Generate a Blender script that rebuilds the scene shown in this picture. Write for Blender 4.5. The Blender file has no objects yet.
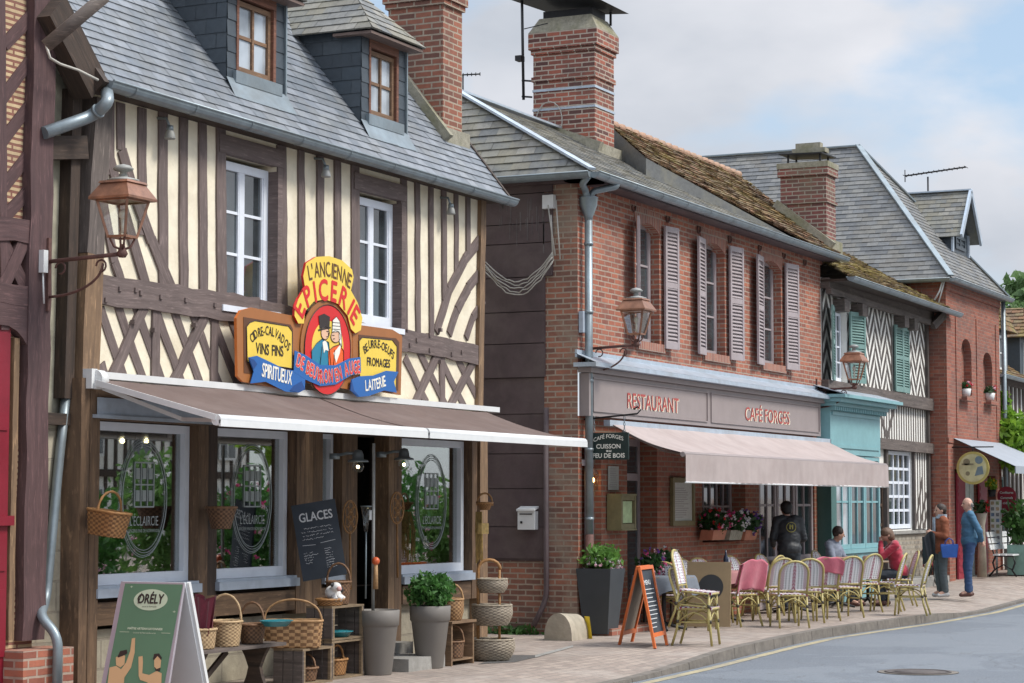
import bpy, math, random
from mathutils import Vector, Matrix, noise
random.seed(7)
R=math.radians
scn=bpy.context.scene
C=scn.collection
# ---------------------------------------------------------------- camera
FPX=2200.; CXP=512.; CYP=341.5; YAW=R(25.6); PIT=math.atan(162/2200); CAMH=1.7
cam_d=bpy.data.cameras.new('camera'); cam=bpy.data.objects.new('camera',cam_d); C.objects.link(cam)
cam_d.sensor_width=36; cam_d.lens=FPX/1024*36; cam_d.clip_end=2000; cam_d.clip_start=.1
cam.location=(0,0,CAMH); cam.rotation_euler=(R(90)+PIT,0,YAW-R(90))
scn.camera=cam
# ---------------------------------------------------------------- light
SUN_EL=R(50); SUN_DIR=Vector((.25,-1,0)).normalized()      # horizontal direction towards the sun
w=bpy.data.worlds.new('World'); scn.world=w; w.use_nodes=True
nt=w.node_tree; N=nt.nodes; L=nt.links; N.clear()
wo=N.new('ShaderNodeOutputWorld'); bg=N.new('ShaderNodeBackground'); sky=N.new('ShaderNodeTexSky')
sky.sky_type='NISHITA'; sky.sun_disc=False; sky.sun_elevation=SUN_EL
sky.sun_rotation=math.atan2(SUN_DIR.x,SUN_DIR.y); sky.air_density=1.0; sky.dust_density=.6
bg.inputs['Strength'].default_value=.13
tc=N.new('ShaderNodeTexCoord'); mp=N.new('ShaderNodeMapping'); mp.inputs['Scale'].default_value=(1,1,2.2)
mp.inputs['Location'].default_value=(.9,.55,.2)
nz=N.new('ShaderNodeTexNoise'); nz.inputs['Scale'].default_value=5.5; nz.inputs['Detail'].default_value=8; nz.inputs['Roughness'].default_value=.5
cr=N.new('ShaderNodeValToRGB'); cr.color_ramp.elements[0].position=.38; cr.color_ramp.elements[1].position=.50
nz2=N.new('ShaderNodeTexNoise'); nz2.inputs['Scale'].default_value=7; nz2.inputs['Detail'].default_value=5
cc=N.new('ShaderNodeValToRGB'); cc.color_ramp.elements[0].position=.3; cc.color_ramp.elements[1].position=.7
cc.color_ramp.elements[0].color=(2.75,2.95,3.3,1); cc.color_ramp.elements[1].color=(4.1,4.15,4.4,1)
mx=N.new('ShaderNodeMix'); mx.data_type='RGBA'
sk2=N.new('ShaderNodeMix'); sk2.data_type='RGBA'; sk2.inputs[0].default_value=.7; sk2.inputs[7].default_value=(2.35,3.0,3.75,1)
L.new(tc.outputs['Generated'],mp.inputs[0]); L.new(mp.outputs[0],nz.inputs['Vector']); L.new(mp.outputs[0],nz2.inputs['Vector'])
L.new(nz.outputs['Fac'],cr.inputs[0]); L.new(nz2.outputs['Fac'],cc.inputs[0])
L.new(sky.outputs[0],sk2.inputs[6])
L.new(cr.outputs[0],mx.inputs[0]); L.new(sk2.outputs[2],mx.inputs[6]); L.new(cc.outputs[0],mx.inputs[7])
sz=N.new('ShaderNodeSeparateXYZ'); mr=N.new('ShaderNodeMapRange'); mr.inputs[1].default_value=.22; mr.inputs[2].default_value=1; mr.inputs[3].default_value=1; mr.inputs[4].default_value=2.7   # overcast sky: brighter towards the zenith
vm_=N.new('ShaderNodeVectorMath'); vm_.operation='SCALE'
L.new(tc.outputs['Generated'],sz.inputs[0]); L.new(sz.outputs[2],mr.inputs[0]); L.new(mr.outputs[0],vm_.inputs['Scale']); L.new(mx.outputs[2],vm_.inputs[0])
L.new(vm_.outputs[0],bg.inputs[0]); L.new(bg.outputs[0],wo.inputs[0])
sun_d=bpy.data.lights.new('sun','SUN'); sun=bpy.data.objects.new('sun',sun_d); C.objects.link(sun)
sun_d.energy=2.1; sun_d.angle=R(15); sun_d.color=(1,.95,.87)
sv=Vector((SUN_DIR.x*math.cos(SUN_EL),SUN_DIR.y*math.cos(SUN_EL),math.sin(SUN_EL)))
sun.rotation_euler=sv.to_track_quat('Z','Y').to_euler()
vs=scn.view_settings; vs.view_transform='Standard'; vs.look='None'; vs.gamma=1; vs.exposure=0.68
# ---------------------------------------------------------------- measuring helpers (pixel of the photo -> point on a real plane)
_f=(math.cos(YAW),math.sin(YAW)); _r=(math.sin(YAW),-math.cos(YAW))
def ray(u,v):
    a=(u-CXP)/FPX; b=(CYP-v)/FPX; c,s=math.cos(PIT),math.sin(PIT)
    h=c-b*s
    return Vector((h*_f[0]+a*_r[0],h*_f[1]+a*_r[1],s+b*c))
def PY(u,v,Y): d=ray(u,v); return Vector((0,0,CAMH))+d*(Y/d.y)
def PX(u,v,X): d=ray(u,v); return Vector((0,0,CAMH))+d*(X/d.x)
def PZ(u,v,Z=0): d=ray(u,v); return Vector((0,0,CAMH))+d*((Z-CAMH)/d.z)
def GX(u,Y=11.6,v=400): return PY(u,v,Y).x
def FZ(u,v,Y=11.6): return PY(u,v,Y).z
def XZ(u,v,Y=11.6): p=PY(u,v,Y); return (p.x,p.z)
def gz(x): return max(0.,(x-37)*.022)                       # the pavement climbs a little far down the street
# ---------------------------------------------------------------- objects
OFF={}
def tag(o,label=None,cat=None,group=None,kind=None):
    if label: o['label']=label
    if cat: o['category']=cat
    if group: o['group']=group
    if kind: o['kind']=kind
    return o
def thing(name,label,cat,loc=(0,0,0),rotz=0,group=None,rot=None):
    o=bpy.data.objects.new(name,None); C.objects.link(o); o.location=loc
    o.rotation_euler=rot if rot else (0,0,rotz); o.empty_display_size=.1
    OFF[o.name]=Vector(loc)
    return tag(o,label,cat,group)
def copy_tree(o,parent=None):
    c=o.copy(); C.objects.link(c); c.parent=parent
    for ch in o.children: copy_tree(ch,c)
    return c
class MB:
    def __init__(s): s.v=[]; s.f=[]; s.mi=[]; s.uv={}; s.sm=set(); s.mk=[]
    def poly(s,pts,mi=0,uv=None,smooth=False):
        b=len(s.v); s.v+= [tuple(p) for p in pts]; s.f.append(tuple(range(b,b+len(pts)))); s.mi.append(mi)
        if uv: s.uv[len(s.f)-1]=uv
        if smooth: s.sm.add(len(s.f)-1)
    def box(s,x0,x1,y0,y1,z0,z1,mi=0):
        s.mk.append(len(s.f))
        x0,x1=min(x0,x1),max(x0,x1); y0,y1=min(y0,y1),max(y0,y1); z0,z1=min(z0,z1),max(z0,z1)
        P=[(x,y,z) for z in (z0,z1) for (x,y) in ((x0,y0),(x1,y0),(x1,y1),(x0,y1))]
        for q in ((0,3,2,1),(4,5,6,7),(0,1,5,4),(1,2,6,5),(2,3,7,6),(3,0,4,7)): s.poly([P[i] for i in q],mi)
        return s
    def bar(s,p0,p1,w,h,up=(0,0,1),mi=0,w2=None):
        """beam from p0 to p1, width w sideways, height h along 'up'; grain runs along its length"""
        s.mk.append(len(s.f)); p0=Vector(p0);p1=Vector(p1); d=(p1-p0); ln=d.length
        if ln<1e-6: return s
        d/=ln; up=Vector(up); sd=d.cross(up)
        if sd.length<1e-4: sd=d.cross(Vector((1,0,0)))
        sd.normalize(); up=sd.cross(d); w2=w2 or w
        o=random.random()*7
        A=[p0+sd*(a*w/2)+up*(b*h/2) for a,b in ((-1,-1),(1,-1),(1,1),(-1,1))]
        B=[p1+sd*(a*w2/2)+up*(b*h/2) for a,b in ((-1,-1),(1,-1),(1,1),(-1,1))]
        s.poly([A[3],A[2],A[1],A[0]][::-1] if False else [A[0],A[3],A[2],A[1]][::-1],mi); s.poly(B,mi)
        # fix cap winding: A faces back
        for i in range(4):
            j=(i+1)%4
            s.poly([A[i],A[j],B[j],B[i]],mi,uv=[(o,i*.3),(o,i*.3+w),(o+ln,i*.3+w),(o+ln,i*.3)])
        return s
    def prism(s,pts,vec,mi=0,mside=None):
        """planar polygon pts extruded by vec"""
        s.mk.append(len(s.f))
        pts=[Vector(p) for p in pts]; vec=Vector(vec); q=[p+vec for p in pts]
        n=Vector((0,0,0))
        for i in range(len(pts)): n+=pts[i].cross(pts[(i+1)%len(pts)])
        ms=mi if mside is None else mside
        if n.dot(vec)>0: s.poly(pts[::-1],mi); s.poly(q,mi)
        else: s.poly(pts,mi); s.poly(q[::-1],mi)
        for i in range(len(pts)):
            j=(i+1)%len(pts)
            if n.dot(vec)>0: s.poly([pts[i],pts[j],q[j],q[i]],ms)
            else: s.poly([pts[j],pts[i],q[i],q[j]],ms)
        return s
    def xz(s,pts,y0,y1,mi=0,mside=None): return s.prism([(p[0],y0,p[1]) for p in pts],(0,y1-y0,0),mi,mside)
    def tube(s,path,r,n=8,mi=0,closed=False,cap=True):
        path=[Vector(p) for p in path]; m=len(path)
        rr=r if isinstance(r,(list,tuple)) else [r]*m
        rings=[]; pn=None
        for i,p in enumerate(path):
            if closed: d=path[(i+1)%m]-path[i-1]
            else: d=path[min(i+1,m-1)]-path[max(i-1,0)]
            if d.length<1e-9: d=Vector((0,0,1))
            d.normalize()
            if pn is None:
                a=Vector((0,0,1)) if abs(d.z)<.9 else Vector((1,0,0)); pn=(a-d*a.dot(d)).normalized()
            else:
                pn=(pn-d*pn.dot(d))
                pn=pn.normalized() if pn.length>1e-6 else d.orthogonal().normalized()
            b=d.cross(pn)
            rings.append([p+(pn*math.cos(t)+b*math.sin(t))*rr[i] for t in [2*math.pi*k/n for k in range(n)]])
        base=len(s.v)
        for rg in rings: s.v+=[tuple(p) for p in rg]
        for i in range(m if closed else m-1):
            a=base+i*n; c=base+((i+1)%m)*n
            for k in range(n):
                j=(k+1)%n; s.f.append((a+k,a+j,c+j,c+k)); s.mi.append(mi); s.sm.add(len(s.f)-1)
        if not closed and cap:
            s.f.append(tuple(base+k for k in range(n))[::-1]); s.mi.append(mi)
            s.f.append(tuple(base+(m-1)*n+k for k in range(n))); s.mi.append(mi)
        return s
    def lathe(s,prof,c=(0,0,0),n=24,mi=0,smooth=True,sq=None,mod=None,ang=0):
        """profile [(r,z)] about a vertical axis; sq=(sx,sy) scales; n=4 gives square sections"""
        c=Vector(c); sq=sq or (1,1); base=len(s.v)
        for i,(r,z) in enumerate(prof):
            for k in range(n):
                t=2*math.pi*k/n+ang; q=r*(mod(i,k,t) if mod else 1)
                s.v.append((c.x+q*math.cos(t)*sq[0],c.y+q*math.sin(t)*sq[1],c.z+z))
        for i in range(len(prof)-1):
            for k in range(n):
                j=(k+1)%n; a=base+i*n; b=a+n
                s.f.append((a+k,a+j,b+j,b+k)); s.mi.append(mi)
                if smooth: s.sm.add(len(s.f)-1)
        if prof[0][0]>1e-4: s.f.append(tuple(base+k for k in range(n))[::-1]); s.mi.append(mi)
        if prof[-1][0]>1e-4: s.f.append(tuple(base+(len(prof)-1)*n+k for k in range(n))); s.mi.append(mi)
        return s
    def ball(s,c,r,n=10,m=6,mi=0,sc=(1,1,1)):
        c=Vector(c); base=len(s.v)
        for i in range(m+1):
            a=math.pi*i/m
            for k in range(n):
                t=2*math.pi*k/n
                s.v.append((c.x+r*sc[0]*math.sin(a)*math.cos(t),c.y+r*sc[1]*math.sin(a)*math.sin(t),c.z-r*sc[2]*math.cos(a)))
        for i in range(m):
            for k in range(n):
                j=(k+1)%n; a=base+i*n; b=a+n
                s.f.append((a+k,a+j,b+j,b+k)); s.mi.append(mi); s.sm.add(len(s.f)-1)
        return s
    def pieces(s,name,mat,parent=None,**k):
        """every box or beam added becomes an object of its own"""
        mk=sorted(set(s.mk))+[len(s.f)]; out=[]
        for a,b in zip(mk,mk[1:]):
            m=MB(); m.v=s.v
            used=sorted({i for f in s.f[a:b] for i in f}); ix={q:i for i,q in enumerate(used)}
            m.v=[s.v[i] for i in used]; m.f=[tuple(ix[i] for i in f) for f in s.f[a:b]]; m.mi=s.mi[a:b]
            m.uv={i-a:u for i,u in s.uv.items() if a<=i<b}; m.sm={i-a for i in s.sm if a<=i<b}
            out.append(m.build(name,mat,parent,**k))
        return out
    def build(s,name,mat,parent=None,local=False,origin=None,bevel=0):
        off=Vector((0,0,0))
        if parent is not None and not local: off=OFF.get(parent.name,Vector((0,0,0)))
        if origin is not None: off=Vector(origin)
        me=bpy.data.meshes.new(name)
        me.from_pydata([(v[0]-off.x,v[1]-off.y,v[2]-off.z) for v in s.v],[],s.f)
        mats=mat if isinstance(mat,(list,tuple)) else [mat]
        for m in mats: me.materials.append(m)
        uvl=me.uv_layers.new(name='UVMap')
        ud=uvl.data
        for i,p in enumerate(me.polygons):
            p.material_index=min(s.mi[i],len(mats)-1)
            if i in s.sm: p.use_smooth=True
            if i in s.uv:
                for k,li in enumerate(p.loop_indices): ud[li].uv=s.uv[i][k]
            else:
                n=Vector((0,0,0)); P=[Vector(s.v[j]) for j in s.f[i]]
                for a in range(len(P)): n+=(P[a]-P[0]).cross(P[(a+1)%len(P)]-P[0])
                if n.length<1e-12: n=Vector((0,0,1))
                n.normalize()
                if abs(n.z)>.995: t=Vector((1,0,0)); b=Vector((0,1,0))
                else:
                    t=Vector((0,0,1)).cross(n).normalized(); b=n.cross(t)
                    if abs(t.x)>abs(t.y): 
                        if t.x<0: t=-t
                    elif t.y<0: t=-t
                for k,li in enumerate(p.loop_indices): ud[li].uv=(P[k].dot(t),P[k].dot(b))
        me.validate(); me.update()
        o=bpy.data.objects.new(name,me); C.objects.link(o)
        if parent is not None: o.parent=parent; OFF[o.name]=OFF.get(parent.name,Vector((0,0,0)))
        else:
            o.location=off; OFF[o.name]=off
        if bevel:
            b=o.modifiers.new('bevel','BEVEL'); b.width=bevel; b.segments=1; b.limit_method='ANGLE'; b.angle_limit=R(50)
        return o
# ---------------------------------------------------------------- materials
def _mat(name):
    m=bpy.data.materials.new(name); m.use_nodes=True; t=m.node_tree; b=t.nodes['Principled BSDF']; return m,t,b
def _mixc(t,fac,a,b,mode='MIX'):
    n=t.nodes.new('ShaderNodeMix'); n.data_type='RGBA'; n.blend_type=mode
    if isinstance(fac,float): n.inputs[0].default_value=fac
    else: t.links.new(fac,n.inputs[0])
    for i,x in ((6,a),(7,b)):
        if isinstance(x,tuple): n.inputs[i].default_value=(*x[:3],1)
        else: t.links.new(x,n.inputs[i])
    return n.outputs[2]
def _noise(t,vec,scale,detail=4,rough=.6,dist=0):
    n=t.nodes.new('ShaderNodeTexNoise'); n.inputs['Scale'].default_value=scale; n.inputs['Detail'].default_value=detail
    n.inputs['Roughness'].default_value=rough; n.inputs['Distortion'].default_value=dist
    if vec is not None: t.links.new(vec,n.inputs['Vector'])
    return n.outputs['Fac']
def _ramp(t,fac,p0,p1,c0=(0,0,0),c1=(1,1,1)):
    n=t.nodes.new('ShaderNodeValToRGB'); e=n.color_ramp.elements; e[0].position=p0; e[1].position=p1
    e[0].color=(*c0,1); e[1].color=(*c1,1); t.links.new(fac,n.inputs[0]); return n.outputs[0]
def _bump(t,b,h,strength,dist=.01):
    n=t.nodes.new('ShaderNodeBump'); n.inputs['Strength'].default_value=strength; n.inputs['Distance'].default_value=dist
    t.links.new(h,n.inputs['Height']); t.links.new(n.outputs[0],b.inputs['Normal'])
def _pos(t): return t.nodes.new('ShaderNodeNewGeometry').outputs['Position']
def _uv(t,sx=1,sy=1,rot=0):
    u=t.nodes.new('ShaderNodeUVMap'); m=t.nodes.new('ShaderNodeMapping'); m.inputs['Scale'].default_value=(sx,sy,1)
    m.inputs['Rotation'].default_value=(0,0,rot); t.links.new(u.outputs[0],m.inputs[0]); return m.outputs[0]
def mul(c,k): return tuple(min(1,x*k) for x in c)
def M(name,col,rough=.75,var=.15,scale=9,bump=.15,metal=0,stain=None,stainamt=.4,spec=.5,emit=None,es=1,coat=0,sheen=0):
    m,t,b=_mat(name); pos=_pos(t)
    f=_noise(t,pos,scale,5)
    c=_mixc(t,_ramp(t,f,.3,.7),mul(col,1-var),mul(col,1+var))
    if stain:
        g=_noise(t,pos,1.7,6,.65,.4)
        mm=t.nodes.new('ShaderNodeMath'); mm.operation='MULTIPLY'; t.links.new(_ramp(t,g,.45,.7),mm.inputs[0]); mm.inputs[1].default_value=stainamt
        c=_mixc(t,mm.outputs[0],c,stain)
    t.links.new(c,b.inputs['Base Color'])
    b.inputs['Roughness'].default_value=rough; b.inputs['Metallic'].default_value=metal
    b.inputs['Specular IOR Level'].default_value=spec
    if coat: b.inputs['Coat Weight'].default_value=coat
    if sheen: b.inputs['Sheen Weight'].default_value=sheen
    if bump: _bump(t,b,_noise(t,pos,scale*5,4),bump,.01)
    if emit: b.inputs['Emission Color'].default_value=(*emit,1); b.inputs['Emission Strength'].default_value=es
    return m
def wood(name,col,dark=None,rough=.75,gl=26,bump=.5):
    m,t,b=_mat(name); dark=dark or mul(col,.5)
    v=_uv(t,1.6,gl)
    f=_noise(t,v,1.,6,.65,.3); g=_noise(t,_pos(t),2.3,5,.6)
    c=_mixc(t,_ramp(t,f,.32,.68),dark,mul(col,1.15)); c=_mixc(t,_ramp(t,g,.4,.75),c,mul(col,.75))
    h=_noise(t,_uv(t,6,gl*2.5),1.,4,.6)
    c=_mixc(t,_ramp(t,h,.56,.78),c,mul(col,1.9))
    k=_noise(t,_pos(t),.8,6,.7,.6); c=_mixc(t,_ramp(t,k,.45,.7),c,mul(dark,.9),'MIX') if False else _mixc(t,.5,c,_ramp(t,k,.3,.7,(.45,.45,.45),(1,1,1)),'MULTIPLY')
    t.links.new(c,b.inputs['Base Color']); b.inputs['Roughness'].default_value=rough
    _bump(t,b,f,bump,.012); return m
def brick(name,c1,c2,mort,bw=.225,bh=.072,ms=.011,grime=(.12,.10,.09),ga=.35,bump=.8,stain=None):
    m,t,b=_mat(name)
    n=t.nodes.new('ShaderNodeTexBrick'); v=_uv(t)
    # slight wobble of the courses
    nn=t.nodes.new('ShaderNodeTexNoise'); nn.inputs['Scale'].default_value=5; t.links.new(v,nn.inputs['Vector'])
    vm=t.nodes.new('ShaderNodeVectorMath'); vm.operation='SCALE'; vm.inputs['Scale'].default_value=.012; t.links.new(nn.outputs['Color'],vm.inputs[0])
    va=t.nodes.new('ShaderNodeVectorMath'); t.links.new(v,va.inputs[0]); t.links.new(vm.outputs[0],va.inputs[1])
    t.links.new(va.outputs[0],n.inputs['Vector'])
    n.inputs['Scale'].default_value=1; n.inputs['Brick Width'].default_value=bw; n.inputs['Row Height'].default_value=bh
    n.inputs['Mortar Size'].default_value=ms; n.inputs['Mortar Smooth'].default_value=.15; n.inputs['Bias'].default_value=0
    n.inputs['Color1'].default_value=(*c1,1); n.inputs['Color2'].default_value=(*c2,1); n.inputs['Mortar'].default_value=(*mort,1)
    pos=_pos(t)
    f=_noise(t,pos,14,5,.7); g=_noise(t,pos,1.3,6,.65,.5)
    c=_mixc(t,.35,n.outputs['Color'],_ramp(t,f,.25,.75,(.25,.25,.25),(1,1,1)),'MULTIPLY')
    mm=t.nodes.new('ShaderNodeMath'); mm.operation='MULTIPLY'; t.links.new(_ramp(t,g,.48,.72),mm.inputs[0]); mm.inputs[1].default_value=ga
    c=_mixc(t,mm.outputs[0],c,grime)
    if stain:
        g2=_noise(t,pos,.9,5,.7,.8); m2=t.nodes.new('ShaderNodeMath'); m2.operation='MULTIPLY'; t.links.new(_ramp(t,g2,.5,.62),m2.inputs[0]); m2.inputs[1].default_value=.55
        c=_mixc(t,m2.outputs[0],c,stain)
    t.links.new(c,b.inputs['Base Color']); b.inputs['Roughness'].default_value=.88
    ad=t.nodes.new('ShaderNodeMath'); ad.operation='MULTIPLY_ADD'; t.links.new(n.outputs['Fac'],ad.inputs[0]); ad.inputs[1].default_value=-1; t.links.new(f,ad.inputs[2])
    _bump(t,b,ad.outputs[0],bump,.008); return m
def glass(name,tint=(.85,.9,.88),ior=2.):
    m=bpy.data.materials.new(name); m.use_nodes=True; t=m.node_tree; t.nodes.clear()
    o=t.nodes.new('ShaderNodeOutputMaterial'); g=t.nodes.new('ShaderNodeBsdfGlossy'); g.inputs['Roughness'].default_value=.01
    tr=t.nodes.new('ShaderNodeBsdfTransparent'); tr.inputs[0].default_value=(*tint,1)
    lw=t.nodes.new('ShaderNodeLayerWeight'); lw.inputs[0].default_value=.5; pw=t.nodes.new('ShaderNodeMath'); pw.operation='POWER'; pw.inputs[1].default_value=ior
    ma=t.nodes.new('ShaderNodeMath'); ma.operation='MULTIPLY_ADD'; ma.inputs[1].default_value=.9; ma.inputs[2].default_value=.06; mx=t.nodes.new('ShaderNodeMixShader')
    t.links.new(lw.outputs['Facing'],pw.inputs[0]); t.links.new(pw.outputs[0],ma.inputs[0]); t.links.new(ma.outputs[0],mx.inputs[0]); t.links.new(tr.outputs[0],mx.inputs[1]); t.links.new(g.outputs[0],mx.inputs[2]); t.links.new(mx.outputs[0],o.inputs[0])
    return m
m_plaster=M('cream_plaster',(.78,.71,.56),.9,.10,5,.5,stain=(.60,.51,.36),stainamt=.6)
m_whiteplaster=M('white_plaster',(.80,.79,.75),.9,.06,6,.2,stain=(.6,.57,.5),stainamt=.3)
m_timber=wood('mauve_brown_timber',(.185,.14,.13),(.11,.08,.075),gl=22)
m_timberg=wood('grey_timber',(.16,.13,.115),(.07,.055,.05),gl=18)
m_oldwood=wood('brown_oak',(.19,.115,.065),(.075,.045,.028),gl=18)
m_darkwood=wood('dark_oak',(.07,.045,.032),(.025,.018,.014),gl=18)
m_tanwood=wood('tan_oak',(.27,.17,.095),(.13,.08,.05),gl=18)
m_bark=M('bark',(.10,.075,.055),.95,.3,12,.8)
m_maroon=wood('maroon_timber',(.115,.062,.062),(.06,.032,.034),gl=18)
m_slate=[M('slate_%d'%i,c,.42,.14,16,.25,spec=.6,stain=(.26,.25,.21),stainamt=.25) for i,c in enumerate([(.175,.195,.225),(.14,.16,.185),(.215,.235,.265),(.16,.175,.195)])]
m_oslate=[M('old_slate_%d'%i,c,.6,.18,16,.3,stain=(.27,.25,.17),stainamt=.55) for i,c in enumerate([(.17,.17,.16),(.125,.13,.13),(.22,.21,.185),(.16,.15,.125)])]
m_dslate=[M('blue_slate_%d'%i,c,.45,.12,16,.2) for i,c in enumerate([(.045,.06,.075),(.038,.05,.063),(.055,.07,.085)])]
m_tile=[M('clay_tile_%d'%i,c,.95,.3,22,.6,stain=(.24,.19,.05),stainamt=.75) for i,c in enumerate([(.22,.12,.07),(.17,.105,.065),(.20,.15,.085),(.14,.10,.065)])]
m_ridge=M('ridge_tile',(.36,.22,.15),.9,.2,14,.4,stain=(.3,.27,.2))
m_zinc=M('zinc',(.25,.30,.33),.42,.14,7,.1,.45,stain=(.17,.17,.16),stainamt=.5)
m_zincl=M('pale_zinc',(.45,.52,.60),.4,.12,7,.1,.3,stain=(.3,.3,.3))
m_lead=M('lead_flashing',(.30,.31,.31),.6,.2,9,.2,.2,stain=(.24,.22,.14))
m_mortar=M('moss_mortar',(.30,.28,.22),.95,.25,18,.8,stain=(.14,.14,.05),stainamt=.7)
m_red=brick('red_brick',(.50,.17,.10),(.27,.09,.062),(.44,.34,.27),ga=.55,grime=(.20,.12,.10))
m_red2=brick('tower_brick',(.40,.135,.085),(.25,.085,.06),(.32,.20,.15),ms=.008,ga=.5)
m_chim=brick('chimney_brick',(.40,.125,.08),(.11,.05,.045),(.46,.38,.31),grime=(.07,.055,.05),ga=.6)
m_chim1=brick('orange_chimney_brick',(.36,.13,.08),(.17,.075,.055),(.42,.34,.26),grime=(.10,.07,.06),ga=.5)
m_chimd=brick('dark_chimney_brick',(.27,.09,.075),(.15,.065,.06),(.38,.33,.27),grime=(.17,.17,.11),ga=.55)
m_oldbrick=brick('old_brick',(.40,.16,.10),(.20,.10,.075),(.40,.32,.25),ga=.5,stain=(.30,.25,.19))
m_darkbrick=brick('lower_brick',(.45,.15,.085),(.30,.10,.06),(.36,.25,.18))
m_lintel=brick('arch_brick',(.44,.17,.11),(.28,.10,.075),(.42,.32,.26),bw=.066,bh=.24)
m_panel=brick('brick_infill',(.66,.50,.30),(.55,.40,.24),(.26,.11,.08),bw=.34,bh=.05,ms=.012,ga=.3)
m_stone=brick('stone_blocks',(.46,.41,.31),(.38,.34,.25),(.34,.30,.23),bw=.55,bh=.26,ms=.012,ga=.5)
m_flint=brick('flint_wall',(.50,.46,.38),(.24,.22,.19),(.38,.33,.26),bw=.14,bh=.09,ms=.02,ga=.3)
m_limestone=M('limestone',(.42,.37,.29),.9,.15,9,.5,stain=(.24,.22,.17),stainamt=.6)
m_grey_stone=M('grey_stone',(.30,.29,.27),.9,.18,12,.5,stain=(.18,.17,.15))
m_white=M('white_paint',(.66,.67,.67),.45,.05,6,.05)
m_bluewhite=M('pale_blue_paint',(.72,.76,.83),.5,.05,6,.05)
m_greypaint=M('grey_blue_sill',(.36,.41,.48),.5,.1,8,.1)
m_brownwin=wood('varnished_window',(.24,.14,.08),(.13,.075,.045),gl=24,bump=.2)
m_siding=M('purple_siding',(.082,.056,.06),.6,.2,4,.2,stain=(.125,.095,.09),stainamt=.8)
m_siding2=M('weathered_siding',(.10,.085,.085),.7,.2,4,.1,stain=(.5,.48,.46),stainamt=.2)
m_reddoor=M('red_paint',(.20,.012,.025),.4,.1,6,.1)
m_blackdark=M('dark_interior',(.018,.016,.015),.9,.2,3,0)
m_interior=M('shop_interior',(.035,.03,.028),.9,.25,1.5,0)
m_glass=glass('shop_glass',ior=1.25); m_glass2=glass('plain_glass',(.95,.97,.97),3.5)
def darkglass(name,col,rough=.05):
    m,t,b=_mat(name); c=_mixc(t,_ramp(t,_noise(t,_pos(t),1.2,3),.4,.6),mul(col,.6),mul(col,1.5)); t.links.new(c,b.inputs['Base Color'])
    b.inputs['Roughness'].default_value=rough; b.inputs['Specular IOR Level'].default_value=1.0; b.inputs['IOR'].default_value=1.7
    _bump(t,b,_noise(t,_pos(t),2.2,2),.04,.02); return m
m_pane=darkglass('window_pane',(.035,.045,.05))
m_curtain=darkglass('curtained_pane',(.30,.33,.36),.12)
m_awnb=M('brown_awning_cloth',(.13,.09,.078),.95,.10,3,.25,stain=(.19,.145,.13),stainamt=.6)
m_awnp=M('mauve_awning_cloth',(.41,.345,.33),.95,.08,3,.25,stain=(.33,.265,.25),stainamt=.7)
m_awng=M('grey_awning_cloth',(.30,.33,.37),.9,.06,5,.1)
m_fascia=M('mauve_grey_paint',(.29,.245,.24),.55,.05,5,.05,stain=(.25,.21,.2),stainamt=.3)
m_turq=M('turquoise_paint',(.20,.39,.42),.5,.08,6,.05,stain=(.15,.30,.33),stainamt=.4)
m_turqd=M('deep_green_paint',(.06,.15,.14),.5,.08,6,.05)
m_shutg=M('mauve_shutter_paint',(.37,.32,.33),.6,.08,8,.05,stain=(.28,.22,.21))
m_shutt=M('green_shutter_paint',(.17,.29,.27),.6,.08,8,.05)
m_copper=M('copper',(.38,.19,.12),.45,.3,9,.1,.6,stain=(.16,.10,.08),stainamt=.8)
m_rust=M('rusty_iron',(.13,.065,.055),.7,.25,20,.3,.3)
m_iron=M('black_iron',(.025,.025,.028),.5,.2,12,.1,.4)
m_black=M('black_plastic',(.02,.021,.023),.5,.1,10,.05)
m_wire=M('pale_cable',(.42,.40,.36),.7,.1,8,0)
m_cable=M('black_cable',(.03,.03,.035),.6,.1,8,0)
def emis(name,col,s):
    m,t,b=_mat(name); b.inputs['Base Color'].default_value=(*col,1); b.inputs['Emission Color'].default_value=(*col,1); b.inputs['Emission Strength'].default_value=s; return m
m_bulb=emis('lit_bulb',(1,.72,.42),2.5); m_spot=emis('lit_spot',(1,.8,.45),7)
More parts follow.
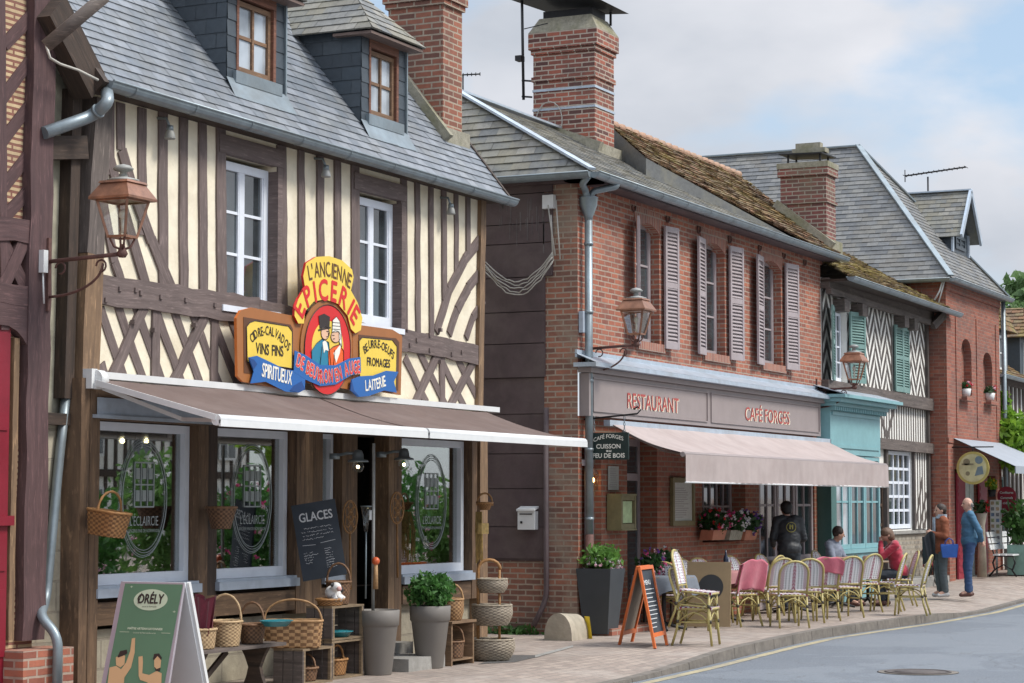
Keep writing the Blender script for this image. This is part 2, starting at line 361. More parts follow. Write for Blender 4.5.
# ---------------------------------------------------------------- building helpers
def clip(P,axis,val,keep_greater):
    out=[]
    for i in range(len(P)):
        a,b=P[i],P[(i+1)%len(P)]
        da=(a[axis]-val)*(1 if keep_greater else -1); db=(b[axis]-val)*(1 if keep_greater else -1)
        if da>=0: out.append(a)
        if (da>=0)!=(db>=0):
            t=da/(da-db); out.append((a[0]+(b[0]-a[0])*t,a[1]+(b[1]-a[1])*t))
    return out
def tiles(mb,poly,nh,du,dv,thick=.008,jit=.004,nm=4,gap=.004,ujit=.0):
    """cover a planar convex polygon with overlapping slates/tiles, each its own slightly tilted face"""
    P=[Vector(p) for p in poly]; n=Vector((0,0,0))
    for a in range(len(P)): n+=(P[a]-P[0]).cross(P[(a+1)%len(P)]-P[0])
    n.normalize()
    if n.dot(Vector(nh))<0: n=-n
    t=Vector((0,0,1)).cross(n).normalized(); b=n.cross(t)
    if b.z<0: b=-b
    o=P[0]; Q=[((p-o).dot(t),(p-o).dot(b)) for p in P]
    v0=min(q[1] for q in Q); v1=max(q[1] for q in Q)
    def W(q,h): return o+t*q[0]+b*q[1]+n*h
    mb.poly([o+t*q[0]+b*q[1]-n*.01 for q in Q],0)
    i=0; v=v0
    while v<v1-1e-6:
        S=clip(clip(Q,1,v,True),1,v+dv,False)
        if len(S)>=3:
            ua=min(q[0] for q in S); ub=max(q[0] for q in S)
            u=math.floor(ua/du)*du-(du/2 if i%2 else 0)
            while u<ub:
                T=clip(clip(S,0,u+gap/2,True),0,u+du-gap/2,False)
                if len(T)>=3 and (max(q[0] for q in T)-min(q[0] for q in T))>.004:
                    j=random.uniform(0,jit); k=random.uniform(-jit,jit)*.6; mi=random.randrange(nm)
                    vj=random.uniform(-ujit,ujit)
                    def H(q): return thick*(1-(q[1]-v)/dv)+.001+j+k*(q[0]-u)/du
                    T2=[(q[0],q[1]+(vj if q[1]<v+1e-5 and v>v0 else 0)) for q in T]
                    top=[W(T2[a],H(T[a])) for a in range(len(T))]
                    nn=(top[1]-top[0]).cross(top[2]-top[0])
                    if nn.dot(n)<0: top=top[::-1]
                    mb.poly(top,mi)
                    lo=[T2[a] for a in range(len(T)) if T[a][1]<v+1e-5]
                    if len(lo)>=2:
                        a=min(lo); c=max(lo); ha=H((a[0],v)); hc=H((c[0],v))
                        mb.poly([W(a,-.004),W(c,-.004),W(c,hc),W(a,ha)],mi)
                u+=du
        v+=dv; i+=1
    return n
def wallXZ(mb,x0,x1,z0,z1,holes,yf,yb,mi=0):
    """wall facing -Y with rectangular holes; reveals included"""
    xs=sorted({x0,x1,*[h[0] for h in holes],*[h[1] for h in holes]}); zs=sorted({z0,z1,*[h[2] for h in holes],*[h[3] for h in holes]})
    xs=[x for x in xs if x0<=x<=x1]; zs=[z for z in zs if z0<=z<=z1]
    for i in range(len(xs)-1):
        for k in range(len(zs)-1):
            cx=(xs[i]+xs[i+1])/2; cz=(zs[k]+zs[k+1])/2
            if any(h[0]<cx<h[1] and h[2]<cz<h[3] for h in holes): continue
            mb.poly([(xs[i],yf,zs[k]),(xs[i+1],yf,zs[k]),(xs[i+1],yf,zs[k+1]),(xs[i],yf,zs[k+1])],mi)
            mb.poly([(xs[i],yb,zs[k]),(xs[i],yb,zs[k+1]),(xs[i+1],yb,zs[k+1]),(xs[i+1],yb,zs[k])],mi)
    for (a,b,c,d) in holes+[(x0,x1,z0,z1)]:
        out=(a,b,c,d)==(x0,x1,z0,z1)
        for q in ([(a,yf,c),(a,yb,c),(a,yb,d),(a,yf,d)],[(b,yf,c),(b,yf,d),(b,yb,d),(b,yb,c)],
                  [(a,yf,d),(a,yb,d),(b,yb,d),(b,yf,d)],[(a,yf,c),(b,yf,c),(b,yb,c),(a,yb,c)]):
            mb.poly(q if out else q[::-1] if False else q,mi)
def window(parent,x0,x1,z0,z1,y,fr=.06,cols=2,rows=3,mat=None,pane=None,bar=.028,leaf=True,label=None,mid=None,depth=.06,name='window'):
    mat=mat or m_white; pane=pane or m_pane
    f=MB()
    f.box(x0,x0+fr,y,y+depth,z0,z1); f.box(x1-fr,x1,y,y+depth,z0,z1)
    f.box(x0+fr,x1-fr,y,y+depth,z1-fr,z1); f.box(x0+fr,x1-fr,y,y+depth,z0,z0+fr*1.2)
    W=x1-x0-2*fr; H=z1-z0-2.2*fr; zb=z0+1.2*fr
    for c in range(1,cols):
        xx=x0+fr+W*c/cols; bw=(.075 if (leaf and c*2==cols) else bar)
        f.box(xx-bw/2,xx+bw/2,y+.006,y+depth-.006,zb,z1-fr)
    for r in range(1,rows):
        zz=zb+H*r/rows
        f.box(x0+fr+.001,x1-fr-.001,y+.014,y+depth-.014,zz-bar/2,zz+bar/2)
    if leaf:
        g=.02
        for c in range(cols if cols<=2 else 2):
            a=x0+fr+W*c/2+(.0375 if c else 0); b=x0+fr+W*(c+1)/2-(0 if c else .0375)
            f.box(a,a+g,y+.009,y+depth-.009,zb,z1-fr); f.box(b-g,b,y+.009,y+depth-.009,zb,z1-fr)
    o=f.build(name,mat,parent)
    p=MB(); p.box(x0+fr*.5,x1-fr*.5,y+depth*.5,y+depth*.5+.008,z0+fr*.5,z1-fr*.5); p.build('pane',pane,o)
    if label: o['label']=label
    return o
def gutter(mb,p0,p1,r=.065,rings=.95,mi=0):
    p0=Vector(p0);p1=Vector(p1); d=(p1-p0).normalized(); side=Vector((0,0,1)).cross(d).normalized(); up=Vector((0,0,1)); ln=(p1-p0).length
    def prof(rr): return [side*(math.cos(a)*rr)+up*(-math.sin(a)*rr) for a in [math.pi*k/8 for k in range(9)]]
    A=prof(r);B=prof(r-.006)
    ns=max(1,int(ln/1.2)); 
    for s in range(ns):
        a=p0+(p1-p0)*(s/ns); b=p0+(p1-p0)*((s+1)/ns)
        for k in range(8):
            mb.poly([a+A[k],a+A[k+1],b+A[k+1],b+A[k]],mi,smooth=True); mb.poly([a+B[k+1],a+B[k],b+B[k],b+B[k+1]],mi,smooth=True)
    for e,p in ((0,p0),(1,p1)): mb.poly([p+q for q in (A if e else A[::-1])],mi)
    for sgn in (0,8): mb.tube([p0+A[sgn],p1+A[sgn]],.011,6,mi)
    q=.35
    while q<ln:
        c=p0+d*q; R1=prof(r+.006); 
        for k in range(8): mb.poly([c+R1[k]-d*.012,c+R1[k+1]-d*.012,c+R1[k+1]+d*.012,c+R1[k]+d*.012],mi)
        q+=rings
_tc={}
def textpolys(txt):
    if txt in _tc: return _tc[txt]
    cu=bpy.data.curves.new('t','FONT'); cu.body=txt; cu.size=1; cu.resolution_u=3
    ob=bpy.data.objects.new('t',cu); me=bpy.data.meshes.new_from_object(ob)
    V=[(v.co.x,v.co.y) for v in me.vertices]; Fs=[tuple(p.vertices) for p in me.polygons]
    bpy.data.objects.remove(ob); bpy.data.curves.remove(cu); bpy.data.meshes.remove(me)
    if V:
        xs=[v[0] for v in V]; ys=[v[1] for v in V]; bb=(min(xs),max(xs),min(ys),max(ys))
    else: bb=(0,.3,0,.7)
    _tc[txt]=(V,Fs,bb); return _tc[txt]
def text(mb,txt,p0,xd,yd,h,width=None,mi=0,mapf=None,bold=0,slant=0):
    """lettering with cap height h starting at p0, reading along xd; mapf bends it"""
    V,Fs,bb=textpolys(txt); cap=textpolys('E')[2]; k=h/(cap[3]-cap[2]); kx=(width/(bb[1]-bb[0])) if width else k
    p0=Vector(p0);xd=Vector(xd);yd=Vector(yd); n=xd.cross(yd)
    offs=[(0,0)]+([(bold,0),(-bold,0),(0,bold),(0,-bold)] if bold else [])
    for q,(ox,oy) in enumerate(offs):
        base=len(mb.v)
        for (x,y) in V:
            X=(x-bb[0])*kx+ox+slant*y*k; Y=y*k+oy
            if mapf: X,Y=mapf(X,Y)
            mb.v.append(tuple(p0+xd*X+yd*Y+n*(q*.0004)))
        for f in Fs: mb.f.append(tuple(base+i for i in f)); mb.mi.append(mi)
# ================================================================= GROUND
m_ground=M('far_ground',(.16,.15,.12),.95,.2,3,.3)
m_road=M('asphalt',(.16,.18,.205),.85,.10,40,.5,stain=(.19,.205,.225),stainamt=.5)
m_pave=brick('paving_setts',(.42,.34,.285),(.30,.24,.205),(.26,.225,.195),bw=.22,bh=.115,ms=.010,grime=(.19,.17,.15),ga=.55,bump=.6,stain=(.38,.33,.29))
m_kerb=M('kerb_granite',(.17,.15,.13),.9,.25,10,.6,stain=(.085,.078,.065))
m_yellow=M('faded_yellow_line',(.38,.33,.21),.9,.25,20,.3,stain=(.2,.19,.17),stainamt=.8)
RZ=-.13
KB=[(-30,8.6),(10,8.6),(18,8.62),(21.2,8.72),(23.2,8.82),(25.2,8.98),(27,9.12),(29,9.22),(31,9.12),(33.3,8.95),(37,8.9),(41,8.85),(60,8.7),(130,8.0)]
def kerb_top(x):                                             # the kerb stands proud by the terrace and sinks towards both ends
    def ss(a,b,t): t=max(0,min(1,(t-a)/(b-a))); return t*t*(3-2*t)
    up=ss(21.0,25.0,x)*(1-ss(33.5,36.5,x))
    return RZ+.035+.085*up+gz(x)
def kerb_y(x):
    for a,b in zip(KB,KB[1:]):
        if a[0]<=x<=b[0]: return a[1]+(b[1]-a[1])*(x-a[0])/(b[0]-a[0])
    return KB[-1][1]
xs=[-30,0,8]+[10+.5*i for i in range(81)]+[52,56,60,80,130]
t_=m_road.node_tree; b_=t_.nodes['Principled BSDF']; src=b_.inputs['Base Color'].links[0].from_socket
vo=t_.nodes.new('ShaderNodeTexVoronoi'); vo.feature='DISTANCE_TO_EDGE'; vo.inputs['Scale'].default_value=.55; vo.inputs['Randomness'].default_value=1
nd=t_.nodes.new('ShaderNodeTexNoise'); nd.inputs['Scale'].default_value=2.5; nd.inputs['Detail'].default_value=6; t_.links.new(_pos(t_),nd.inputs['Vector'])
ad=t_.nodes.new('ShaderNodeMixRGB'); ad.blend_type='ADD'; ad.inputs[0].default_value=.5; t_.links.new(_pos(t_),ad.inputs[1]); t_.links.new(nd.outputs['Color'],ad.inputs[2]); t_.links.new(ad.outputs[0],vo.inputs['Vector'])
ck=_mixc(t_,_ramp(t_,vo.outputs['Distance'],.0,.006),(.12,.13,.14),src)
pt=_ramp(t_,_noise(t_,_pos(t_),.35,5,.6,.8),.48,.52); ck=_mixc(t_,pt,ck,_mixc(t_,.8,ck,(.8,.81,.83),'MULTIPLY'))
sp=_ramp(t_,_noise(t_,_pos(t_),55,2),.62,.72); ck=_mixc(t_,sp,ck,(.34,.35,.36)); t_.links.new(ck,b_.inputs['Base Color'])
g=MB(); g.poly([(-400,-400,-.35),(700,-400,-.35),(700,500,-.35),(-400,500,-.35)])
g.build('ground',m_ground)['kind']='structure'
r=MB()
for a,b in zip(xs,xs[1:]):
    r.poly([(a,1.0,RZ+gz(a)),(b,1.0,RZ+gz(b)),(b,kerb_y(b),RZ+gz(b)),(a,kerb_y(a),RZ+gz(a))],uv=[(a,0),(b,0),(b,8),(a,8)])
r.build('road',m_road)['kind']='structure'
p=MB()
for a,b in zip(xs,xs[1:]):
    rows=[]
    for x in (a,b):
        ky=kerb_y(x)+.14; kt=kerb_top(x)
        rows.append([(x,ky,kt),(x,ky+.5,kt+(gz(x)-kt)*.6),(x,ky+.95,gz(x)),(x,18,gz(x))])
    for k in range(3): p.poly([rows[0][k],rows[1][k],rows[1][k+1],rows[0][k+1]])
p.build('pavement',m_pave)['kind']='structure'
p=MB(); 
for a,b in zip(xs,xs[1:]): p.poly([(a,-30,RZ+gz(a)+.05),(b,-30,RZ+gz(b)+.05),(b,1.0,RZ+gz(b)+.05),(a,1.0,RZ+gz(a)+.05)])
p.build('square',m_pave)['kind']='structure'
k=MB()
x=9.0
while x<60:
    a,b=x+.004,x+.92
    ya,yb=kerb_y(a),kerb_y(b); ta,tb=kerb_top(a)+.003,kerb_top(b)+.003
    A=[(a,ya,RZ-.1),(a,ya+.02,ta),(a,ya+.15,ta),(a,ya+.15,RZ-.1)]; B=[(b,yb,RZ-.1),(b,yb+.02,tb),(b,yb+.15,tb),(b,yb+.15,RZ-.1)]
    for i in range(4): k.poly([A[i],B[i],B[(i+1)%4],A[(i+1)%4]])
    k.poly(A); k.poly(B); x+=.93
k.build('kerb',m_kerb)['kind']='structure'
y=MB()
for a,b in zip(xs,xs[1:]):
    if a<9 or b>60: continue
    y.poly([(a,kerb_y(a)-.22,RZ+gz(a)+.004),(b,kerb_y(b)-.22,RZ+gz(b)+.004),(b,kerb_y(b)-.1,RZ+gz(b)+.004),(a,kerb_y(a)-.1,RZ+gz(a)+.004)])
y.build('kerbside_line',m_yellow)['kind']='structure'
YF=11.6
def stud(mb,u0,v0,u1,v1,wpx=None,w=None,Y=YF,proud=.02,dep=.06,wood_i=0,w2=None):
    """facade timber between two photographed points on the wall plane"""
    proud+=random.uniform(-.0035,.0035); a=PY(u0,v0,Y); b=PY(u1,v1,Y); ww=w if w else wpx; w2=w2 or ww
    y0=Y-proud; y1=y0+dep; d=Vector((b.x-a.x,0,b.z-a.z)); ln=d.length; d/=ln; nr=Vector((-d.z,0,d.x)); n=max(2,int(ln/.22)); o=random.random()*9
    Lp=[];Rp=[]
    for i in range(n+1):
        s=i/n; c=a+(b-a)*s; c.y=0; h=(ww+(w2-ww)*s)/2; wob=random.uniform(-.006,.006)
        Lp.append(c+nr*(h*random.uniform(.93,1.08)+wob)); Rp.append(c-nr*(h*random.uniform(.93,1.08)-wob))
    mb.mk.append(len(mb.f)); f=lambda q,y:(q.x,y,q.z)
    for i in range(n):
        s0,s1=o+ln*i/n,o+ln*(i+1)/n
        mb.poly([f(Lp[i],y0),f(Lp[i+1],y0),f(Rp[i+1],y0),f(Rp[i],y0)],wood_i,uv=[(s0,ww),(s1,ww),(s1,0),(s0,0)])
        mb.poly([f(Lp[i],y0),f(Lp[i],y1),f(Lp[i+1],y1),f(Lp[i+1],y0)],wood_i,uv=[(s0,ww),(s0,ww+dep),(s1,ww+dep),(s1,ww)])
        mb.poly([f(Rp[i],y0),f(Rp[i+1],y0),f(Rp[i+1],y1),f(Rp[i],y1)],wood_i,uv=[(s0,0),(s1,0),(s1,-dep),(s0,-dep)])
    for k in (0,n): mb.poly([f(Lp[k],y0),f(Rp[k],y0),f(Rp[k],y1),f(Lp[k],y1)],wood_i)
# ================================================================= GROCERY (cream half-timbered house)
ep=thing('grocery_house','cream plastered house with mauve timber frame and dormered slate roof above the brown awning','house',(19.5,YF,0))
wins=[(17.74,18.73,3.60,5.08),(20.35,21.33,3.62,5.06)]
wl=MB(); wallXZ(wl,15.66,23.35,2.70,5.42,wins,YF,YF+.28)
wl.poly([(23.35,YF,2.3),(23.35,19,2.3),(23.35,19,9),(23.35,YF,5.42)]); wl.poly([(15.658,YF,2.3),(15.658,19,2.3),(15.658,19,9),(15.658,YF,5.42)])
wl.build('plaster_wall',m_plaster,ep)
t=MB()
# upper studs (u at v=135 / v=290)
for (u,v0,v1,w) in [(110,100,175,.09),(119.5,103,150,.12),(141,108,235,.13),(161.5,112,293,.14),(182,118,294,.13),(201.5,123,297,.13),(220,128,300,.16),
                    (281,146,318,.17),(300,150,322,.12),(319,155,326,.13),(336.5,160,330,.13),(354,164,333,.17),
                    (403,178,340,.14),(416.5,181,344,.11),(430,184,346,.10),(443,188,300,.11),(455.5,190,272,.10),(467,192,254,.10)]:
    stud(t,u,v0,u+(v1-v0)*.004,v1,w=w)
# left braces of the upper storey (gently curved), right braces
def curve(mb,pts,w):
    for a,b in zip(pts,pts[1:]): stud(mb,a[0],a[1],b[0],b[1],w=w,proud=.024,dep=.05)
curve(t,[(103,135),(113,175),(124,215),(145,288)],.12); curve(t,[(121,150),(133,195),(150,240),(172,293)],.13)
curve(t,[(101,190),(106,225),(113,262),(121,286)],.11)
curve(t,[(482,236),(464,260),(448,290),(435,332)],.13); curve(t,[(483,268),(467,288),(456,310),(448,334)],.12); curve(t,[(483,300),(472,318),(465,338)],.10)
# mid rail, lintels, sills
stud(t,98,289,256,311,w=.26,proud=.045,dep=.1); stud(t,256,311,404,342,w=.22,proud=.045,dep=.1); stud(t,404,340,479,356,w=.23,proud=.045,dep=.1)
t.box(17.66,18.84,YF-.03,YF+.05,5.07,5.25); t.box(20.27,21.45,YF-.03,YF+.05,5.05,5.23)
t.box(15.6,23.35,YF-.04,YF+.05,5.34,5.46)

for a in (18.722,21.322): t.box(a,a+.085,YF-.031,YF+.27,3.5,5.02)
# lower band: crossing braces and short posts
def xband(u0,u1,v0,v1,k=.17):
    n=max(1,round((u1-u0)/38)); d=(u1-u0)/n
    for i in range(n):
        a=u0+i*d; s=(v1-v0)
        stud(t,a+2,v0,a+d*.72,v1+6,w=.12,proud=.016,dep=.05); stud(t,a+d*.98,v0+d*k,a+d*.28,v1+4,w=.12,proud=.026,dep=.05)
def band(uL,uR,vt,vb,ph):
    u=uL-26+ph
    while u<uR:
        a_,b_=u,u+27; va,vb_=vt(max(uL,min(uR,u))),vb(u)
        t0=max(0,(uL-a_)/(b_-a_)); t1=min(1,(uR-a_)/(b_-a_))
        if t1-t0>.18: stud(t,a_+(b_-a_)*t0,va+(vb_-va)*t0,a_+(b_-a_)*t1,va+(vb_-va)*t1,w=.105,proud=.014,dep=.05)
        u+=19
vt1=lambda u:299+(u-99)*.155; vb1=lambda u:380+(u-99)*.06
band(100,246,vt1,vb1,4); band(404,478,lambda u:347+(u-404)*.19,lambda u:404+(u-404)*.1,2)
for (a,b,c,d) in [(143,306,110,378),(204,315,170,386),(437,353,413,405),(473,360,448,408)]: stud(t,a,b,c,d,w=.12,proud=.028,dep=.05)
for (a,b,c,d) in [(155,305,154,382),(214,315,213,388),(441,353,441,408)]: stud(t,a,b,c,d,w=.12,proud=.022,dep=.05)
FR=t
cp=MB(); stud(cp,99,100,90,255,w=.24,proud=.06,dep=.2); cp.build('corner_post',m_timberg,ep)
cp=MB(); stud(cp,90,255,84,384,w=.24,proud=.062,dep=.2); stud(cp,480,200,477,410,w=.13,proud=.05,dep=.14); cp.pieces('corner_post',m_tanwood,ep)
# pegs
pg=FR
for (u,v) in [(120,289),(141,293),(161,297),(186,300),(215,305),(106,300),(136,290),(410,345),(430,350),(452,354),(441,362),(417,340),(462,352),(155,330),(135,322),(196,325),(441,330),(430,335),(245,315)]:
    q=PY(u,v,YF-.05); pg.box(q.x-.02,q.x+.02,YF-.06,YF-.01,q.z-.02,q.z+.02)
FR.build('timber_frame',m_timber,ep)
for (a,b,c,d) in wins: window(ep,a+.02,b-.01,c+.02,d-.05,YF+.085,fr=.085,cols=2,rows=3,mat=m_bluewhite,pane=m_pane)
sl=MB(); sl.box(17.7,18.75,YF-.06,YF+.2,3.54,3.60); sl.box(20.31,21.35,YF-.06,YF+.2,3.56,3.62); sl.pieces('window_sill',m_bluewhite,ep)
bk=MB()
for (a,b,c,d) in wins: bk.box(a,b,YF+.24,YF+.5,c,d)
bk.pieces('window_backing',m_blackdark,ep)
# ground floor
ws=[(15.72,17.27,.98,2.42),(17.62,19.02,.98,2.42),(19.57,19.93,.98,2.42),(20.28,21.2,.12,2.42),(21.28,22.95,.92,2.42)]
m_glwall=m_oldwood
gw=MB(); wallXZ(gw,15.45,23.4,.82,2.74,[w_ for w_ in ws],YF+.06,YF+.3); gw.build('shopfront_wall',m_darkwood,ep)
st=MB(); 
for a,b in ((15.45,20.22),(21.26,23.4)): st.box(a,b,YF+.03,YF+.3,-.05,.60)
st.pieces('stone_base',m_stone,ep)
pl=MB()
for (a,b,c,d,dd) in [(15.44,15.56,0,2.78,.10),(15.58,15.72,.05,2.78,.03)]: pl.bar((a+.06,YF-.02+dd/2,c),(a+.06,YF-.02+dd/2,d),b-a,.16+dd,up=(0,1,0))
for (a,b) in [(17.28,17.44),(19.04,19.2),(19.36,19.55),(19.95,20.26),(22.97,23.1)]: pl.bar(((a+b)/2,YF-.01,.6),((a+b)/2,YF-.01,2.5),b-a,.14,up=(0,1,0))
pl.bar((20.27,YF,.0),(20.27,YF,2.5),.1,.1,up=(0,1,0)); pl.bar((21.15,YF+.02,.0),(21.15,YF+.02,2.5),.16,.22,up=(0,1,0))
pl.bar((15.5,YF-.02,2.58),(23.35,YF-.02,2.58),.3,.14,up=(0,1,0))
pl.bar((15.6,YF-.01,.74),(20.2,YF-.01,.74),.2,.12,up=(0,1,0)); pl.bar((21.3,YF-.01,.7),(23.3,YF-.01,.7),.2,.12,up=(0,1,0))
pl.pieces('oak_post',m_oldwood,ep)
pl=MB(); pl.bar((17.53,YF-.005,.6),(17.53,YF-.005,2.5),.16,.13,up=(0,1,0)); pl.build('oak_post',m_darkwood,ep)
pl=MB(); pl.bar((23.22,YF-.02,0),(23.22,YF-.02,2.8),.2,.18,up=(0,1,0)); pl.bar((19.28,YF-.02,.6),(19.28,YF-.02,2.5),.15,.12,up=(0,1,0)); pl.bar((21.0,YF+.0,0),(21.0,YF+.0,2.5),.13,.18,up=(0,1,0)); pl.pieces('oak_post',m_tanwood,ep)
def shopwin(a,b,c,d,logo=True,fr=.075):
    f=MB(); y=YF+.02
    f.box(a,a+fr,y,y+.09,c,d); f.box(b-fr,b,y,y+.09,c,d); f.box(a+fr,b-fr,y,y+.09,d-fr,d); f.box(a+fr,b-fr,y,y+.09,c,c+fr*1.3)
    o=f.build('shop_window',m_bluewhite,ep)
    q=MB(); q.box(a+fr*.6,b-fr*.6,y+.05,y+.056,c+fr*.6,d-fr*.6); gl=q.build('pane',m_glass,o)
    if logo:
        lg=MB(); cx=(a+b)/2+.12; cz=(c+d)/2+.05; rx=.36; rz=.52
        for kk,(s,dx) in enumerate([(1,0),(.955,.012),(.91,.0),(1.03,-.01)]):
            lg.tube([(cx+dx+rx*s*math.cos(2*math.pi*i/48),y+.044,cz+rz*s*math.sin(2*math.pi*i/48)) for i in range(48)],.0035,4,closed=True)
        # little half-timbered front and the word below
        bx,bz,hw,hh=cx,cz+.12,.15,.2
        for i in range(4): lg.box(bx-hw+i*hw*2/3-.006,bx-hw+i*hw*2/3+.006,y+.040,y+.046,bz-hh,bz+hh)
        for z in (-1,0,1): lg.box(bx-hw,bx+hw,y+.039,y+.045,bz+z*hh-.007,bz+z*hh+.007)
        for i in range(3):
            for z in (0,1):
                xx=bx-hw+hw/3+i*hw*2/3; zz=bz-hh/2+z*hh
                lg.box(xx-.028,xx+.028,y+.041,y+.047,zz-.05,zz+.05)
        text(lg,"L'ÉCLAIRCIE",(cx-.22,y+.04,cz-.25),(1,0,0),(0,0,1),.085,.44)
        text(lg,"ÉPICERIE FINE DE NORMANDIE",(cx-.24,y+.04,cz-.31),(1,0,0),(0,0,1),.028,.48)
        lg.build('window_lettering',m_etch,o)
    s=MB(); s.box(a-.03,b+.03,YF-.12,YF+.05,c-.1,c-.02); s.box(a-.02,b+.02,YF-.09,YF+.05,c-.02,c+.005); s.build('window_sill',m_greypaint,ep)
    return o
m_etch=M('white_window_lettering',(.32,.36,.36),.6,.05,5,0)
shopwin(*ws[0]); shopwin(*ws[1]); shopwin(*ws[2],logo=False,fr=.05); shopwin(*ws[4])
# room behind the shop windows
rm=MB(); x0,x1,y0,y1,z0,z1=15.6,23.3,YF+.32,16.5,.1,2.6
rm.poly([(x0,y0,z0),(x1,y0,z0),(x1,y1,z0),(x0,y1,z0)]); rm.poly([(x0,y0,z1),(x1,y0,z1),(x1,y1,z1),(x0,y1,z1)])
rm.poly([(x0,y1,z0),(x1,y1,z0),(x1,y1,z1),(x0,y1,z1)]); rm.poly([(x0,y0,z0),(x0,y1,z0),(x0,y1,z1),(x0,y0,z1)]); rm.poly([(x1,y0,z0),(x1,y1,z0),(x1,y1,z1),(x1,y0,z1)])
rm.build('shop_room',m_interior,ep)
dr=MB(); a=20.33; dr.box(a+.02,a+.07,YF+.1,YF+.75,.12,2.4); dr.build('door',m_darkwood,ep)
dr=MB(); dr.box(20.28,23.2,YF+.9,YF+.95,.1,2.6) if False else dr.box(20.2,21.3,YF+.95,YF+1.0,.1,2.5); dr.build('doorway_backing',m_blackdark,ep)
# roof
EZ=5.37; EY=11.36; SL=1.28
def rz1(y): return EZ+SL*(y-EY)
rf=MB(); XL,XR=15.45,23.62
poly=[(XL,EY,EZ),(XR,EY,EZ),(XR,16.2,rz1(16.2)),(XL,16.2,rz1(16.2))]
tiles(rf,poly,(0,-1,1),.21,.115,thick=.011,jit=.003)
roof=rf.build('roof',m_slate,ep)
rb=MB(); rb.poly([(XL,20.5,EZ+1),(XR,20.5,EZ+1),(XR,16.2,rz1(16.2)),(XL,16.2,rz1(16.2))]); rb.box(XL,XR,EY,YF+.1,EZ-.07,EZ-.03)
rb.bar((XR-.02,EY,EZ-.06),(XR-.02,16.2,rz1(16.2)-.06),.05,.12); rb.bar((XL+.02,EY,EZ-.08),(XL+.02,16.2,rz1(16.2)-.08),.08,.16)
rb.build('roof_boards',m_darkwood,roof)
g=MB(); gutter(g,(15.5,EY-.03,EZ-.015),(23.68,EY-.03,EZ-.035),r=.08)
ge=g.build('gutter',m_zinc,ep)
# dormers
def dormer(x0,x1,yf,zt,zb):
    d=MB(); yb=EY+(zt-EZ)/SL+.1
    def cheek(x,nx):
        tiles(d,[(x,yf,rz1(yf)-.1),(x,yf,zt),(x,yb,zt),(x,yb,rz1(yb))],(nx,0,0),.24,.15,thick=.008,jit=.002,nm=3)
    cheek(x0,-1); cheek(x1,1)
    tiles(d,[(x0,yf,zb),(x0+.17,yf,zb),(x0+.17,yf,zt),(x0,yf,zt)],(0,-1,0),.4,.16,thick=.008,jit=.002,nm=3)
    tiles(d,[(x1-.17,yf,zb),(x1,yf,zb),(x1,yf,zt),(x1-.17,yf,zt)],(0,-1,0),.4,.16,thick=.008,jit=.002,nm=3)
    d.poly([(x0,yf+.2,zb),(x1,yf+.2,zb),(x1,yf+.2,zt),(x0,yf+.2,zt)],0)
    do=d.build('dormer',m_dslate,ep)
    h=MB(); h.box(x0+.17,x1-.17,yf-.015,yf+.1,zt-.17,zt); h.box(x0+.16,x0+.2,yf-.015,yf+.12,zb+.15,zt-.17); h.box(x1-.22,x1-.17,yf-.015,yf+.12,zb+.15,zt-.17); h.build('dormer_lintel',wood('red_lintel',(.22,.095,.06)),do)
    window(do,x0+.2,x1-.22,zb+.15,zt-.19,yf+.02,fr=.05,cols=2,rows=2,mat=m_brownwin,pane=m_curtain,leaf=False,bar=.035)
    f=MB(); f.box(x0+.1,x1-.1,yf-.05,yf+.03,zb+.02,zb+.14); 
    f.poly([(x0-.03,yf-.02,zb+.06),(x1+.03,yf-.02,zb+.06),(x1+.05,yf-.14,rz1(yf-.14)+.02),(x0-.05,yf-.14,rz1(yf-.14)+.02)]); f.box(x1-.005,x1+.02,yf-.03,yf,zb+.03,zt)
    f.build('zinc_apron',m_zinc,do)
    # hipped hood
    ov=.2; a0,a1=x0-.12,x1+.12; yo=yf-ov; mxx=(x0+x1)/2; zr=zt+.62; zk=zt-.03; yr=yf+.42; ye=EY+(zr-EZ)/SL
    yh=EY+(zk-EZ)/SL
    r=MB()
    tiles(r,[(a0,yo,zk),(mxx,yr,zr),(mxx,ye,zr),(a0,yh,zk)],(-1,0,.6),.22,.125,thick=.01,jit=.003)
    tiles(r,[(a1,yo,zk),(mxx,yr,zr),(mxx,ye,zr),(a1,yh,zk)],(1,0,.6),.22,.125,thick=.01,jit=.003)
    tiles(r,[(a0,yo,zk),(a1,yo,zk),(mxx,yr,zr)],(0,-1,.6),.22,.125,thick=.01,jit=.003)
    r.build('dormer_roof',m_oslate,do)
    u=MB(); u.box(a0+.02,a1-.02,yo+.02,yf+.3,zk-.05,zk-.02); u.build('soffit',wood('soffit_wood',(.20,.14,.12)),do)
    q=MB(); q.tube([(mxx,yr,zr+.01),(mxx,ye+.1,zr+.01)],.035,6); q.build('dormer_ridge',m_zincl,do)
dormer(17.96,19.02,11.7,6.86,5.80); dormer(20.62,21.62,11.7,6.86,5.80)
# chimney
c=MB(); x0,x1,y0,y1=22.9,23.4,11.88,12.62
c.box(x0,x1,y0,y1,5.5,7.62); c.box(x0-.03,x1+.03,y0-.03,y1+.03,7.62,7.68); c.box(x0-.055,x1+.055,y0-.055,y1+.055,7.685,7.95)
ch=c.build('chimney',m_chim1,roof)
f=MB(); f.bar((x0-.04,y0-.08,rz1(y0-.08)+.05),(x0-.04,y1,rz1(y1)+.05),.09,.16); f.box(x0-.06,x1+.08,y0-.07,y0-.002,rz1(y0)-.1,rz1(y0)+.1); f.build('chimney_flashing',m_mortar,ch)
